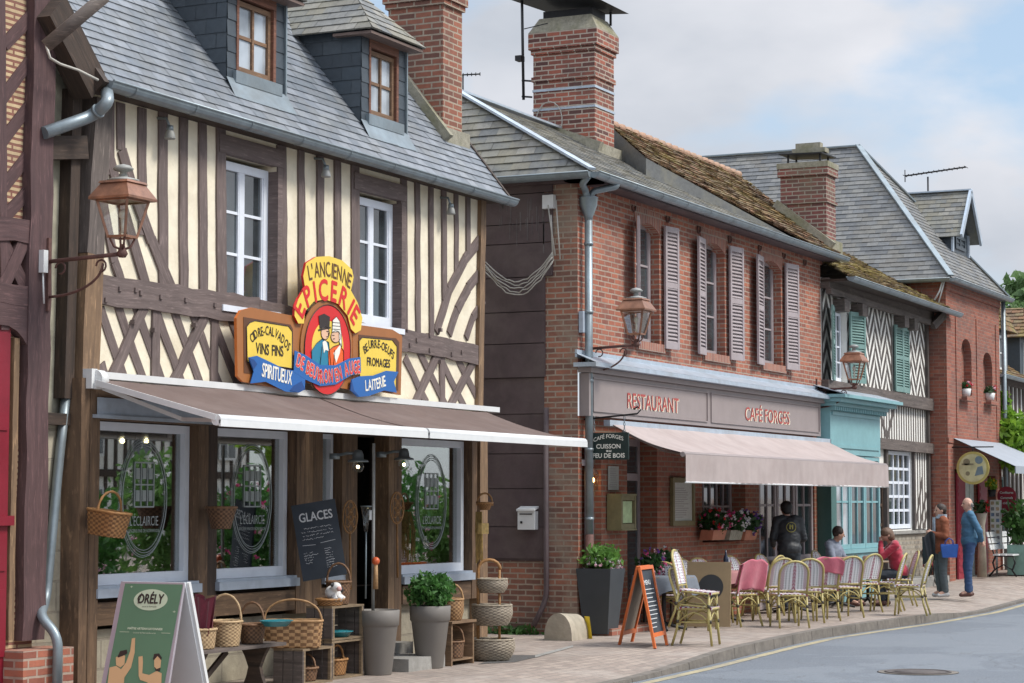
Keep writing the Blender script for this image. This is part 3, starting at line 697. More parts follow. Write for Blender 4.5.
# floodlights under the eaves
for (u,v) in [(170,131),(326,170),(451,208)]:
    q=PY(u,v,YF-.14)
    s=thing('floodlight','small pale spotlight under the slate eaves, '+{170:'left of both upper windows',326:'between the two upper windows',451:'right of both upper windows'}[u],'spotlight',(q.x,YF,q.z),group='spotlights under the grocery eaves')
    b=MB(); b.tube([(q.x,YF,q.z+.13),(q.x,YF-.1,q.z+.12),(q.x,YF-.14,q.z+.03)],.014,6); b.lathe([(.03,.05),(.035,.0)],(q.x,YF-.14,q.z),10); b.build('bracket',m_zinc,s)
    b=MB(); b.lathe([(.028,.02),(.042,-.02),(.052,-.065),(.048,-.075),(.0,-.07)],(q.x,YF-.14,q.z),14); b.build('lamp_head',m_lead,s)
# ================================================================= MAROON HOUSE AT THE LEFT EDGE
mh=thing('timber_house','maroon timbered house with patterned brick infill and arched red door at the left edge','house',(13,YF,0))
a=MB(); a.box(8,14.98,YF+.03,YF+17-YF,.0,7.5); a.build('infill_wall',m_panel,mh)
t=MB()
stud(t,41,-40,28,640,w=.30,proud=.06,dep=.22)
stud(t,-2,-40,2,330,w=.10,proud=.035,dep=.1)
for (a_,b_,c_,d_) in [(5,45,40,6),(3,98,38,52),(-3,150,36,98),(-3,196,34,148),(-10,232,32,188)]: stud(t,a_,b_,c_,d_,w=.115,proud=.0,dep=.05,Y=YF+.012)
stud(t,-8,228,28,232,w=.2,proud=.05,dep=.1); stud(t,-8,292,27,298,w=.17,proud=.05,dep=.1)
stud(t,0,240,22,286,w=.13,proud=.03,dep=.07); stud(t,22,240,0,286,w=.13,proud=.036,dep=.07)
t.build('timber_frame',m_maroon,mh)
t=MB()  # arched head of the doorway
P0=[XZ(-10,300),XZ(28,303),XZ(26,345)]+[XZ(u,v) for u,v in [(22,345),(18,338),(12,331),(4,326),(-10,324)]]
t.xz(P0,YF-.05,YF+.1); t.build('arched_lintel',m_maroon,mh)
t=MB(); stud(t,15,338,9,640,w=.07,proud=.02,dep=.08); t.build('door_frame',m_tanwood,mh)
d=MB(); d.box(13.0,GX(6,YF,500),YF-.02,YF+.02,.15,3.2)
for z in (.45,1.15,1.55,2.3): d.box(13.2,GX(4,YF,500),YF-.032,YF-.02,z,z+.55 if z!=1.15 else z+.3)
dd=d.build('door',m_reddoor,mh)
d=MB(); d.box(13.0,GX(9,YF,500),YF-.06,YF-.02,1.52,1.6); d.build('door_rail',m_reddoor,dd)
b=MB(); b.box(14.55,15.22,YF-.22,YF+.2,-.1,.50); b.build('brick_plinth',m_red,mh)
b=MB(); b.box(8,14.5,YF-.22,YF+.2,-.1,.13); b.build('door_step',m_panel,mh)
b=MB(); b.tube([PY(46,46,10.9),PY(105,-4,10.5)],.055,8); b.build('roof_strut',m_timberg,mh)
# wall set back between the two houses
sw=thing('recess_wall','narrow plaster and stone wall squeezed between the maroon house and the brown corner post','wall',(15.3,YF,0))
b=MB(); b.box(14.9,15.62,YF+.12,YF+.4,2.42,6.0); b.build('plaster_wall',m_whiteplaster if False else M('dirty_plaster',(.36,.34,.26),.95,.2,5,.3,stain=(.12,.11,.09),stainamt=.8),sw)
b=MB(); b.box(14.9,15.62,YF+.1,YF+.4,-.1,2.4); b.build('stone_base',m_stone,sw)
b=MB(); b.bar((15.02,YF+.09,2.6),(15.08,YF+.09,5.3),.1,.1,up=(0,1,0)); b.bar((15.4,YF+.07,2.6),(15.46,YF+.07,5.3),.13,.14,up=(0,1,0)); b.bar((14.9,YF+.08,2.42),(15.45,YF+.08,2.42),.1,.14,up=(0,1,0)); b.bar((14.9,YF+.05,4.7),(15.55,YF+.05,4.8),.2,.2,up=(0,1,0)); b.bar((14.9,YF-.1,5.9),(15.5,YF-.1,5.3),.3,.2,up=(0,1,0)); b.build('dark_timber',m_darkwood,sw)
# drain pipes
def pipe(name,label,path,r,mat=None,bands=()):
    m_=MB(); m_.tube(path,r,12)
    for q in bands: 
        i,f_=q; A=Vector(path[i]);B=Vector(path[i+1]); c_=A+(B-A)*f_; dd_=(B-A).normalized()*.015
        m_.tube([c_-dd_,c_+dd_],r*1.18,12)
    o=m_.build(name,mat or m_zinc,None,origin=path[0]); tag(o,label,'drainpipe'); return o
def bend(pts,n=5,rad=.12):
    pts=[Vector(p) for p in pts]; out=[pts[0]]
    for i in range(1,len(pts)-1):
        a=(pts[i-1]-pts[i]); b=(pts[i+1]-pts[i]); r=min(rad,a.length*.45,b.length*.45)
        A=pts[i]+a.normalized()*r; B=pts[i]+b.normalized()*r
        for k in range(n+1):
            t_=k/n; out.append((A*(1-t_)+pts[i]*t_)*(1-t_)+(pts[i]*(1-t_)+B*t_)*t_)
    return out+[pts[-1]]
pipe('drainpipe','zinc drainpipe slanting from the left end of the long slate-roof gutter to the maroon post',bend([PY(107,92,EY-.02),PY(108,103,11.2),PY(92,116,11.4),PY(44,133,YF-.08)]),.055,bands=((7,.5),))
pipe('drainpipe','pale zinc downpipe bending beside the brick plinth below the maroon post',bend([PY(66,395,YF+.05),PY(58,470,YF+.05),PY(46,600,YF+.05),PY(40,616,YF-.1),PY(58,636,YF-.28),PY(57,700,YF-.28)],rad=.2),.042)
# ================================================================= BRICK RESTAURANT HOUSE
bh=thing('restaurant_house','red brick house with three pairs of mauve shutters, above the pink restaurant awning','house',(31,YF,0))
ZB=3.50; BX0,BX1=26.2,36.6
ops=[]
for (u0,u1,vt,vb) in [(640,660,225,346),(706,725.5,247,359),(764,782,266,366)]:
    ops.append((GX(u0)-.12,GX(u1),FZ(u1,vb)+.02,FZ(u1,vt)))
zb_=sum(o[2] for o in ops)/3; zt_=sum(o[3] for o in ops)/3
ops=[(o[0],o[1],zb_,zt_) for o in ops]
wl=MB(); wallXZ(wl,BX0,BX1,ZB,6.0,ops,YF,YF+.4)
for (a,b,c,d) in ops:     # segmental heads
    m_=(a+b)/2; rise=.13; ar=[(a,d-rise)]+[(a+(b-a)*i/10,d-rise+rise*(1-(2*i/10-1)**2)) for i in range(1,10)]+[(b,d-rise)]
    half=len(ar)//2
    for i in range(10): wl.prism([(ar[i][0],YF+.002,ar[i][1]),(ar[i+1][0],YF+.002,ar[i+1][1]),(ar[i+1][0],YF+.002,d+.003),(ar[i][0],YF+.002,d+.003)],(0,.36,0))
wl.box(BX0+.001,BX1,YF-.035,YF+.01,5.83,5.90); wl.box(BX0+.001,BX1,YF-.07,YF+.01,5.905,6.0)
x=BX0+.05
while x<BX1-.1: wl.box(x,x+.1,YF-.06,YF-.001,5.72,5.82) if False else None; x+=.2
wl.build('brick_wall',m_red,bh)
for (a,b,c,d) in ops:
    ah=MB()
    pts=[(a+(b-a)*i/10,d-.13+.13*(1-(2*i/10-1)**2)) for i in range(11)]
    up=[(p_[0]+(p_[0]-(a+b)/2)*.25,p_[1]+.27) for p_ in pts]
    for i in range(10): ah.prism([(pts[i][0],YF-.012,pts[i][1]),(pts[i+1][0],YF-.012,pts[i+1][1]),(up[i+1][0],YF-.012,up[i+1][1]),(up[i][0],YF-.012,up[i][1])],(0,.011,0))
    ah.build('brick_arch',m_lintel,bh); ah=MB(); ah.box(a-.03,b+.1,YF-.05,YF+.2,c-.12,c); ah.build('brick_sill',m_lintel,bh)

for (a,b,c,d) in ops:
    window(bh,a+.02,b-.01,c,d,YF+.13,fr=.06,cols=2,rows=3,mat=m_shutg,pane=m_pane)
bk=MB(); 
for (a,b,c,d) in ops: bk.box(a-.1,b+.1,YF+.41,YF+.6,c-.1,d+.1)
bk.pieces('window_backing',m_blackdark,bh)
def shutter(parent,hx,z0,z1,wd,ang,mat,y=YF-.04,slat=.055,side=1,rails=(.52,)):
    """louvred leaf hinged at hx; side=+1 opens to the right, ang=0 flat on the wall"""
    m_=MB(); fr=.05; th=.035; H=z1-z0
    ca,sa=math.cos(ang)*side,-math.sin(ang)
    def T(a,b,c0,c1,e0,e1,tilt=0):
        P=[]
        for z in (e0,e1):
            for (s_,q) in ((a,c0),(b,c0),(b,c1),(a,c1)):
                zz=z+(tilt if q==c0 else 0)
                P.append((hx+s_*ca+q*sa*side*0+q*0, 0,0))
        return P
    def bx(s0,s1,d0,d1,e0,e1,tl=0):
        P=[]
        for z in (e0,e1):
            for (s_,dd_) in ((s0,d0),(s1,d0),(s1,d1),(s0,d1)):
                P.append((hx+s_*ca+dd_*sa*side*-1*side*0-dd_*math.sin(ang)*side, y+s_*sa-dd_*math.cos(ang), z-(tl if dd_==d1 else 0)))
        for q in ((0,3,2,1),(4,5,6,7),(0,1,5,4),(1,2,6,5),(2,3,7,6),(3,0,4,7)): m_.poly([P[i] for i in q])
    bx(.01,.01+fr,0,th,z0,z1); bx(wd-fr,wd,0,th,z0,z1); bx(.01+fr,wd-fr,.002,th-.002,z1-.08,z1); bx(.01+fr,wd-fr,.002,th-.002,z0,z0+.1)
    for r_ in rails: bx(.01+fr,wd-fr,.002,th-.002,z0+H*r_-.04,z0+H*r_+.04)
    z=z0+.11
    while z<z1-.1:
        bx(.01+fr,wd-fr,.004,th-.004,z,z+.012,.028); z+=slat
    m_.poly([(hx+.02*ca-.001*math.sin(ang),y-.001+.02*sa,z0+.05),(hx+(wd-.02)*ca,y-.001+(wd-.02)*sa,z0+.05),(hx+(wd-.02)*ca,y-.001+(wd-.02)*sa,z1-.05),(hx+.02*ca,y-.001+.02*sa,z1-.05)])
    return m_.build('shutter',mat,parent)
for i,(a,b,c,d) in enumerate(ops):
    wd=(b-a)/2-.03
    shutter(bh,b+.06,c-.05,d+.02,wd,R(8),m_shutg,side=1); shutter(bh,a-.03,c-.05,d-.0,wd,R(21) if i==0 else R(8),m_shutg,side=-1)
for u,v in [(594,195),(634,207),(668,218),(699,229),(730,239),(760,247),(784,255),(805,262)]:
    an=MB(); q=PY(u,v,YF-.02); an.tube([(q.x+.06*math.cos(t_),q.y,q.z+.06*math.sin(t_)) for t_ in [i*2*math.pi/10 for i in range(10)]],.013,5,closed=True); an.build('iron_wall_anchor',m_rust,bh)
# side wall (facing the passage)
s=MB(); s.poly([(BX0-.006,YF,-.1),(BX0-.006,12.08,-.1),(BX0-.006,12.08,6.0),(BX0-.006,YF,6.0)])
s.box(BX0-.03,BX0-.008,YF+.005,12.0,-.1,1.02); s.build('brick_pier',m_oldbrick,bh)
s=MB(); s.poly([(BX0+.03,12.0,-.1),(BX0+.03,17,-.1),(BX0+.03,17,1.1),(BX0+.03,12.0,1.1)]); s.build('rough_wall_base',m_oldbrick,bh)
s=MB(); s.box(BX0+.01,BX0+.06,12.07,17,.95,6.0)
z=.98
for i,h in enumerate([.42,.5,.46,.52,.48]):
    s.box(BX0-.01,BX0+.08,12.08,17,z,z+h-.012); z+=h
z0_=z
for i,h in enumerate([.45,.42,.46,.45,.26,.4,.45]):
    if z>5.95: break
    s.box(BX0-.035,BX0+.08,12.06 if z<4.45 else 11.95,17,z,min(z+h-.012,6.0)); z+=h
s.box(BX0-.045,BX0+.02,11.95,12.05,2.9,3.35) if False else None
s.build('board_cladding',m_siding,bh)
s=MB()
for i in range(26):
    y_=random.uniform(12.0,12.75); z_=random.uniform(5.3,5.85); s.box(BX0-.039,BX0-.0355,y_,y_+random.uniform(.008,.02),z_-random.uniform(.1,.4),z_)
s.build('lime_streaks',m_siding2,bh)
# upper roof: slate part with hip, clay tile part
RY,RZ_=13.8,7.40; EY2,EZ2=11.28,5.98; AX=27.0; HX=25.95
SL2=(RZ_-EZ2)/(RY-EY2)
tn=Vector((0,-1.0,0))
SLT=.745
def tileplane(u,v):       # on the tile slope, z=EZ2+.05+SLT*(y-EY2)
    d=ray(u,v); t_=(EZ2+.05-CAMH-SLT*EY2)/(d.z-SLT*d.y); return Vector((0,0,CAMH))+d*t_
tl=[tileplane(603,119.5),tileplane(741,177)]; tb=tileplane(646,158)
ty=(tl[0].y+tl[1].y)/2; tz=EZ2+.05+SLT*(ty-EY2)
rf=MB()
tiles(rf,[(HX,EY2,EZ2),(36.75,EY2,EZ2),(tl[0].x+1,RY,RZ_),(AX,RY,RZ_)],(0,-1,1),.25,.135,thick=.012,jit=.004)
tiles(rf,[(HX,EY2,EZ2),(AX,RY,RZ_),(AX,16.3-.001,RZ_),(HX,18.8,EZ2)] if False else [(HX,EY2,EZ2),(AX,RY,RZ_),(HX,16.3,EZ2)],(-1,0,.7),.27,.14,thick=.014,jit=.005)
r2=rf.build('slate_roof',m_oslate,bh)
rf=MB(); rf.poly([(AX,RY,RZ_),(36.7,RY,RZ_),(36.7,16.3,EZ2),(HX,16.3,EZ2)]); rf.box(HX+.03,36.7,EY2+.02,YF+.1,EZ2-.09,EZ2-.03); rf.box(HX+.03,BX0+.2,EY2+.02,16.3,EZ2-.09,EZ2-.03); rf.build('roof_boards',m_siding,r2)
hp=MB(); hp.bar((HX,EY2,EZ2+.05),(AX,RY,RZ_+.05),.12,.03); hp.bar((AX,RY,RZ_+.04),(33.5,RY,RZ_+.04),.16,.03); hp.build('zinc_hip',m_zincl,r2)
tf=MB()
tx0=tl[0].x; tx1=tl[1].x; ebx=GX(808,EY2,243)
TP=[(ebx,EY2,EZ2+.05),(36.75,EY2,EZ2+.05),(tx1,ty,tz),(tx0,ty,tz),tuple(tb)]
tiles(tf,TP,(0,-1,1),.18,.12,thick=.022,jit=.014,ujit=.012,gap=.008)
tro=tf.build('clay_tile_roof',m_tile,bh)
tf=MB(); tf.poly([(ebx,EY2+.02,EZ2),tuple(tb),(tb.x,tb.y,EZ2),(ebx,EY2+.1,EZ2)]); tf.poly([tuple(tb),(tx0,ty,tz-.02),(tx0,ty,6.6),(tb.x,tb.y,6.4)]); tf.poly([(tx0,ty,tz-.04),(tx1,ty,tz-.04),(tx1,ty+2.3,EZ2),(tx0,ty+2.3,EZ2)]); tf.poly([(tx0,ty,tz-.04),(tx0,ty+2.3,EZ2),(tx0,ty,EZ2)]); tf.poly([(tx1,ty,tz-.04),(tx1,ty+2.3,EZ2),(36.75,EY2,EZ2)]); tf.build('tile_roof_side',m_oslate[1],tro)
rt=MB(); x=tx0
while x<tx1:
    rt.tube([(x,ty,tz-.02),(x+.3,ty,tz+.0)],[.055,.075],8); x+=.29
rt.build('ridge_tiles',m_ridge,tro)
g=MB(); gutter(g,(HX-.05,EY2-.05,EZ2-.0),(36.9,EY2-.05,EZ2-.02),r=.08); gutter(g,(HX-.06,EY2,EZ2),(HX-.06,16.2,EZ2),r=.08); g.build('gutter',m_zinc,bh)
# chimneys of the brick house
c=MB(); x0,x1,y0,y1=30.4,31.25,13.17,14.25
x1=31.15; y1=14.2
c.box(x0,x1,y0,y1,6.6,8.75); c.box(x0-.025,x1+.025,y0-.025,y1+.025,8.18,8.25); c.box(x0-.03,x1+.03,y0-.03,y1+.03,8.60,8.67); c.box(x0-.06,x1+.06,y0-.06,y1+.06,8.675,8.93)
ch=c.build('chimney',m_chim,r2)
f=MB(); A_=[(x0-.06,y0-.06),(x1+.06,y0-.06),(x1+.06,y1+.06),(x0-.06,y1+.06)]; B_=[(x0+.05,y0+.08),(x1-.05,y0+.08),(x1-.05,y1-.08),(x0+.05,y1-.08)]
for i in range(4):
    j=(i+1)%4; f.poly([(*A_[i],8.932),(*A_[j],8.932),(*B_[j],9.17),(*B_[i],9.17)])
f.poly([(*b_,9.17) for b_ in B_]); f.build('mortar_cap',m_mortar,ch); f=MB(); f.bar((x0-.03,y0-.1,EZ2+SL2*(y0-.1-EY2)+.07),(x0-.03,y1+.1,RZ_+.12),.12,.22); f.box(x0-.05,x1+.1,y0-.09,y0-.003,6.7,7.16); f.build('chimney_mortar',m_mortar,ch)
f=MB(); 
for z in (7.72,8.02): f.box(x0-.012,x1+.012,y0-.012,y1+.012,z,z+.035)
f.pieces('chimney_band',m_zincl,ch)
f=MB(); f.box(x0+.15,x1-.1,y0+.1,y1-.1,9.17,9.3); f.poly([(x0-.22,y0-.1,9.36),(x1+.1,y0-.22,9.30),(x1+.12,y1,9.40),(x0-.2,y1+.3,9.46)]); f.box(x1-.1,x1-.07,y0,y0+.03,9.1,9.32); f.build('chimney_cowl',m_iron,ch)
ant=MB(); ant.tube([(x0-.1,y1+.12,7.9),(x0-.12,y1+.14,9.6)],.022,6); ant.tube([(x0,y1+.02,8.2),(x0-.12,y1+.14,8.2)],.015,6); ant.tube([(x0,y1+.02,7.95),(x0-.12,y1+.14,7.95)],.015,6); ant.box(x0-.2,x0-.06,y1+.12,y1+.22,8.5,8.58)
ant.tube([(x0-.12,y1+.1,9.0),(x0-.12,y1-.3,9.05)],.008,4); o=ant.build('antenna_mast',m_iron,None,origin=(x0-.1,y1+.12,7.9)); tag(o,'dark antenna mast clamped to the left of the tallest brick chimney','antenna')
lp=MB(); lp.tube([(x0-.03,y0+.75+.22*math.cos(t_),7.55+.3*math.sin(t_)) for t_ in [i*.33 for i in range(17)]],.008,5); lp.build('antenna_cable',m_wire,o)
c=MB(); x0,x1,y0,y1=36.42,36.95,11.42,12.25
c.box(x0,x1,y0,y1,5.9,7.38); c.box(x0-.03,x1+.03,y0-.03,y1+.03,6.9,6.95); c.box(x0-.04,x1+.04,y0-.04,y1+.04,7.385,7.52)
ch=c.build('chimney',m_chimd,tro)
f=MB(); f.box(x0-.05,x1+.05,y0-.05,y1+.05,7.522,7.62); f.bar((x0-.03,y0-.1,EZ2+.12),(x0-.03,y1+.1,EZ2+.2+SLT*(y1-EY2)),.1,.2); f.box(x0-.05,x1+.1,y0-.09,y0-.003,5.9,6.25); f.box(x0+.2,x1-.1,y1-.75,y1-.15,7.82,7.9); f.box(x0+.25,x1-.12,y1-.65,y1-.2,7.905,8.0); f.build('chimney_mortar',m_mortar,ch)
f=MB(); f.prism([(x0-.08,y0+.05,7.75),(x1+.08,y0+.0,7.75),(x1+.08,y1-.05,7.77),(x0-.08,y1,7.77)],(0,0,.02))
for (q,w_) in ((x0+.02,y0+.1),(x1-.05,y0+.1),(x0+.02,y1-.15),(x1-.05,y1-.15)): f.box(q,q+.03,w_,w_+.03,7.62,7.76)
f.build('chimney_cowl',m_iron,ch)
# shopfront of the restaurant
sf=MB(); YS=11.46
sf.box(26.24,36.1,YS,YF,2.84,3.40); 
for (a,b) in ((26.36,30.6),(30.75,36.0)):
    for (q0,q1,w0,w1) in ((a,b,2.90,2.915),(a,b,3.33,3.345),(a,a+.015,2.915,3.33),(b-.015,b,2.915,3.33)): sf.box(q0,q1,YS-.018,YS-.001,w0,w1)
sf.box(26.2,36.2,YS-.05,YF,3.405,3.47)
fo=sf.build('fascia_board',m_fascia,bh)
sf=MB(); sf.box(26.1,36.3,YS-.16,YF+.02,3.475,3.53); sf.prism([(26.1,YS-.16,3.532),(36.3,YS-.16,3.532),(36.3,YF,3.66),(26.1,YF,3.66)],(0,.01,-.004)); sf.box(26.1,36.3,YF-.03,YF-.002,3.6,3.7); sf.build('zinc_cornice',m_zincl,bh)
lt=MB(); m_ltred=M('red_lettering',(.40,.07,.06),.5,.05,5,0); m_ltw=M('cream_lettering',(.75,.70,.55),.5,.05,5,0)
text(lt,'RESTAURANT',(27.53,YS-.006,2.995),(1,0,0),(0,0,1),.2,1.9,bold=.003); l0=lt.build('lettering',m_ltred,fo)
lt=MB(); text(lt,'RESTAURANT',(27.56,YS-.003,2.985),(1,0,0),(0,0,1),.2,1.9,bold=.003); text(lt,'CAFÉ FORGES',(32.3,YS-.003,2.98),(1,0,0),(0,0,1),.2,2.15,bold=.002); lt.build('letter_outline',m_ltw,fo)  # cream painted outline, set slightly off behind the red letters
lt=MB(); text(lt,'CAFÉ FORGES',(32.26,YS-.006,2.99),(1,0,0),(0,0,1),.2,2.15,bold=.002); lt.build('lettering',m_ltred,fo)
# ground floor walls of the restaurant
gops=[(26.32,26.95,0,2.55),(27.85,28.95,.0,2.6),(30.75,32.65,1.12,2.6),(33.3,36.15,.02,2.6)]
wl=MB(); wallXZ(wl,BX0+.001,36.3,-.1,2.84,gops,YF,YF+.4); wl.build('ground_floor_wall',m_darkbrick,bh)
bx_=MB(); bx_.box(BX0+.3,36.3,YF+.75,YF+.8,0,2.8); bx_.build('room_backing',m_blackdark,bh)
d=MB(); m_mauve=m_shutg
d.box(26.34,26.42,YF+.15,YF+.22,0,2.5); d.box(26.86,26.94,YF+.1,YF+.2,0,2.5); d.box(26.42,26.86,YF+.16,YF+.2,2.2,2.28); dd=d.build('door_frame',m_mauve,bh)
d=MB()
for a in (27.87,28.38,28.86): d.box(a,a+.07,YF+.25,YF+.3,.0,2.6)
for z in (.02,2.02,2.5): d.box(27.9,28.9,YF+.255,YF+.295,z,z+.1)
dd=d.build('glass_door',m_mauve,bh); q=MB(); q.box(27.9,28.9,YF+.27,YF+.275,.1,2.55); q.build('pane',m_pane,dd)
window(bh,30.77,32.63,1.14,2.6,YF+.22,fr=.06,cols=6,rows=3,mat=m_mauve,pane=m_pane,leaf=False,bar=.03)
for k,(a,b) in enumerate(((33.34,34.2),(34.25,35.15),(35.2,36.12))):
    window(bh,a,b,.75,2.58,YF+.02,fr=.08,cols=2,rows=2,mat=m_mauve,pane=m_pane,leaf=False,bar=.04)
d=MB(); d.box(33.3,36.15,YF+.0,YF+.1,0,.74); 
for a in (33.42,34.32,35.27): d.box(a,a+.72,YF-.02,YF-.002,.12,.62)
d.box(33.28,36.2,YF-.05,YF+.0,.745,.79); d.build('panelled_base',m_mauve,bh)
d=MB(); d.box(26.25,28.0,YF-.45,YF+.1,-.02,.09); d.build('brick_step',m_red,bh)
# flex under the fascia
# ================================================================= HALF-TIMBERED HOUSE WITH GREEN SHOPFRONT
ht=thing('timbered_house','black and white herringbone timbered house with green shutters and mossy roof','house',(40,YF,0))
HX0,HX1=36.62,43.55
hw=[(37.2,38.12,3.86,5.12)]
wl=MB(); wallXZ(wl,HX0,HX1,.62,5.62,[hw[0],(39.5,40.42,.62,2.45),(40.52,42.32,1.2,2.72)],YF,YF+.3); wl.build('plaster_wall',m_whiteplaster,ht)
m_ht=wood('dark_grey_timber',(.125,.105,.095),(.07,.06,.055),gl=16)
t=MB()
def herring(x0,x1,z0,z1,cols,step=.36,w=.112,slope=1.45,up0=1):
    cw=(x1-x0)/cols
    for c_ in range(cols):
        a=x0+c_*cw; b=a+cw; sg=1 if (c_+up0)%2 else -1
        dz=cw*slope*sg
        z=z0-abs(dz)-w
        while z<z1+abs(dz):
            P=[(a,z),(b,z+dz),(b,z+dz+w*1.6),(a,z+w*1.6)]
            P=clip(clip(P,1,z0,True),1,z1,False)
            if len(P)>=3: t.xz(P,YF-.004-.001*(c_%2),YF+.01)
            z+=step
herring(36.66,37.2,3.82,5.5,2); herring(38.72,41.05,3.82,5.5,6); herring(42.1,43.45,3.82,5.5,4,up0=1); herring(38.14,38.7,3.82,5.2,2)
for x in (36.66,38.72,41.0,42.1,43.45): t.bar((x,YF+.015,3.8),(x,YF+.015,5.5),.05,.05,up=(0,1,0))
for i in range(27):
    x=38.9+i*.172
    t.bar((x,YF+.011,2.9),(x,YF+.011,3.6),.075,.03,up=(0,1,0))
t.bar((40.0,YF+.008,3.6),(40.6,YF+.008,2.95),.11,.03,up=(0,1,0)); t.bar((41.2,YF+.008,3.6),(40.65,YF+.008,2.95),.11,.03,up=(0,1,0))
for i in range(7): 
    x=42.42+i*.175; t.bar((x,YF+.011,1.2),(x,YF+.011,2.7),.075,.03,up=(0,1,0))
for i in range(3): t.bar((42.55+i*.3,YF+.007,1.2),(43.1+i*.3 if i<2 else 43.5,YF+.007,2.2-i*.3),.10,.03,up=(0,1,0))
for (x,z0,z1,w_) in [(39.45,0,2.75,.12),(40.45,0,2.75,.12),(42.38,1.15,2.75,.1),(43.5,.6,5.55,.12)]: t.bar((x,YF-.02,z0),(x,YF-.02,z1),w_,.08,up=(0,1,0))
t.build('timber_frame',m_ht,ht)
t=MB(); t.bar((36.6,YF-.05,3.72),(43.6,YF-.05,3.68),.24,.16,up=(0,1,0)); t.bar((38.8,YF-.05,2.82),(43.6,YF-.05,2.8),.2,.14,up=(0,1,0)); t.bar((36.62,YF-.06,5.52),(43.7,YF-.06,5.46),.18,.2,up=(0,1,0)); t.bar((36.62,YF-.14,5.38),(43.7,YF-.14,5.32),.1,.1,up=(0,1,0))
for x in (37.3,38.4,41.2,41.9): t.box(x,x+.3,YF-.22,YF,5.08,5.3)
t.bar((43.3,YF-.2,5.25),(43.6,YF-.35,5.5),.12,.16); t.build('moulded_beam',m_timberg,ht)
b=MB(); b.box(38.8,39.4,YF-.02,YF+.3,-.1,.64); b.box(40.5,43.55,YF-.02,YF+.3,-.1,1.1); b.pieces('flint_base',m_flint,ht)
b=MB(); b.box(40.5,43.55,YF-.08,YF+.02,1.12,1.18); b.build('stone_sill',m_grey_stone,ht)
b=MB(); b.box(40.4,43.2,YF-.5,YF-.03,-.05,.28); b.build('stone_step',m_grey_stone,ht)
window(ht,37.22,38.1,3.88,5.1,YF+.1,fr=.05,cols=4,rows=4,mat=m_bluewhite,pane=m_pane,leaf=False)
window(ht,40.72,42.3,1.22,2.7,YF+.02,fr=.07,cols=4,rows=5,mat=m_bluewhite,pane=m_pane,leaf=False,bar=.05)
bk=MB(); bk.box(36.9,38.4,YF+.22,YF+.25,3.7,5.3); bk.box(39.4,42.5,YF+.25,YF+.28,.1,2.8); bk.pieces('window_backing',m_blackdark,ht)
d=MB(); d.box(39.5,39.58,YF+.02,YF+.08,.1,2.42); d.box(40.34,40.42,YF+.02,YF+.08,.1,2.42)
for z in (.1,.9,1.27,1.64,2.0,2.36): d.box(39.58,40.34,YF+.03,YF+.07,z,z+.06)
d.box(39.58,40.34,YF+.03,YF+.06,.16,.9); dd=d.build('door',wood('brown_door',(.10,.06,.04)),ht)
d=MB(); d.box(39.6,40.32,YF+.05,YF+.055,.9,2.4); d.build('pane',m_curtain,dd)
shutter(ht,37.2,3.84,5.14,.56,R(14),m_shutt,side=-1,slat=.05); shutter(ht,38.12,3.86,5.14,.54,R(14),m_shutt,side=1,slat=.05)
shutter(ht,41.05,3.84,5.12,.5,R(2),m_shutt,side=1,slat=.05); shutter(ht,42.05,3.84,5.12,.5,R(2),m_shutt,side=-1,slat=.05)
# green shopfront
gy=11.36
b=MB(); b.box(36.32,39.35,gy,YF-.0,2.55,3.36); b.box(36.4,39.25,gy-.02,gy-.001,2.66,2.72); b.box(36.4,39.25,gy-.02,gy-.001,3.22,3.28); go=b.build('shopfront',m_turq,ht)
b=MB(); b.box(36.2,39.5,gy-.12,YF,3.37,3.43); b.box(36.15,39.6,gy-.25,YF,3.435,3.5); b.box(36.1,39.7,gy-.34,YF,3.505,3.56)
x=36.3
while x<39.4: b.box(x,x+.05,gy-.1,gy-.0,3.3,3.365); x+=.11
b.build('dentil_cornice',m_turq,go)
b=MB(); b.prism([(36.15,gy-.3,3.565),(39.6,gy-.3,3.565),(39.6,YF,3.72),(36.15,YF,3.72)],(0,0,.01)); b.build('zinc_cover',m_zincl,go)
b=MB(); b.box(36.3,36.6,gy-.01,YF,0,2.54); b.build('side_pilaster',m_turqd,go)
b=MB(); b.box(36.62,39.35,gy,YF,.0,.82)
x=36.7
while x<39.2: b.box(x,x+.012,gy-.004,gy+.01,.1,.72); x+=.3
for a in (36.7,37.62,38.5): b.box(a,a+.78,gy-.02,gy-.001,.12,.7)
b.box(36.6,39.4,gy-.04,YF,.83,.9); b.build('panelled_base',m_turq,go)
for k,(a,b_) in enumerate(((36.62,37.5),(37.52,38.4),(38.42,39.35))): window(go,a,b_,.905,2.54,gy+.02,fr=.07,cols=2,rows=2,mat=m_turq,pane=m_curtain if k==0 else m_pane,leaf=False,bar=.035)
b=MB(); b.box(36.62,39.35,gy+.14,YF-.001,.9,2.5); b.build('shop_backing',m_interior,go)
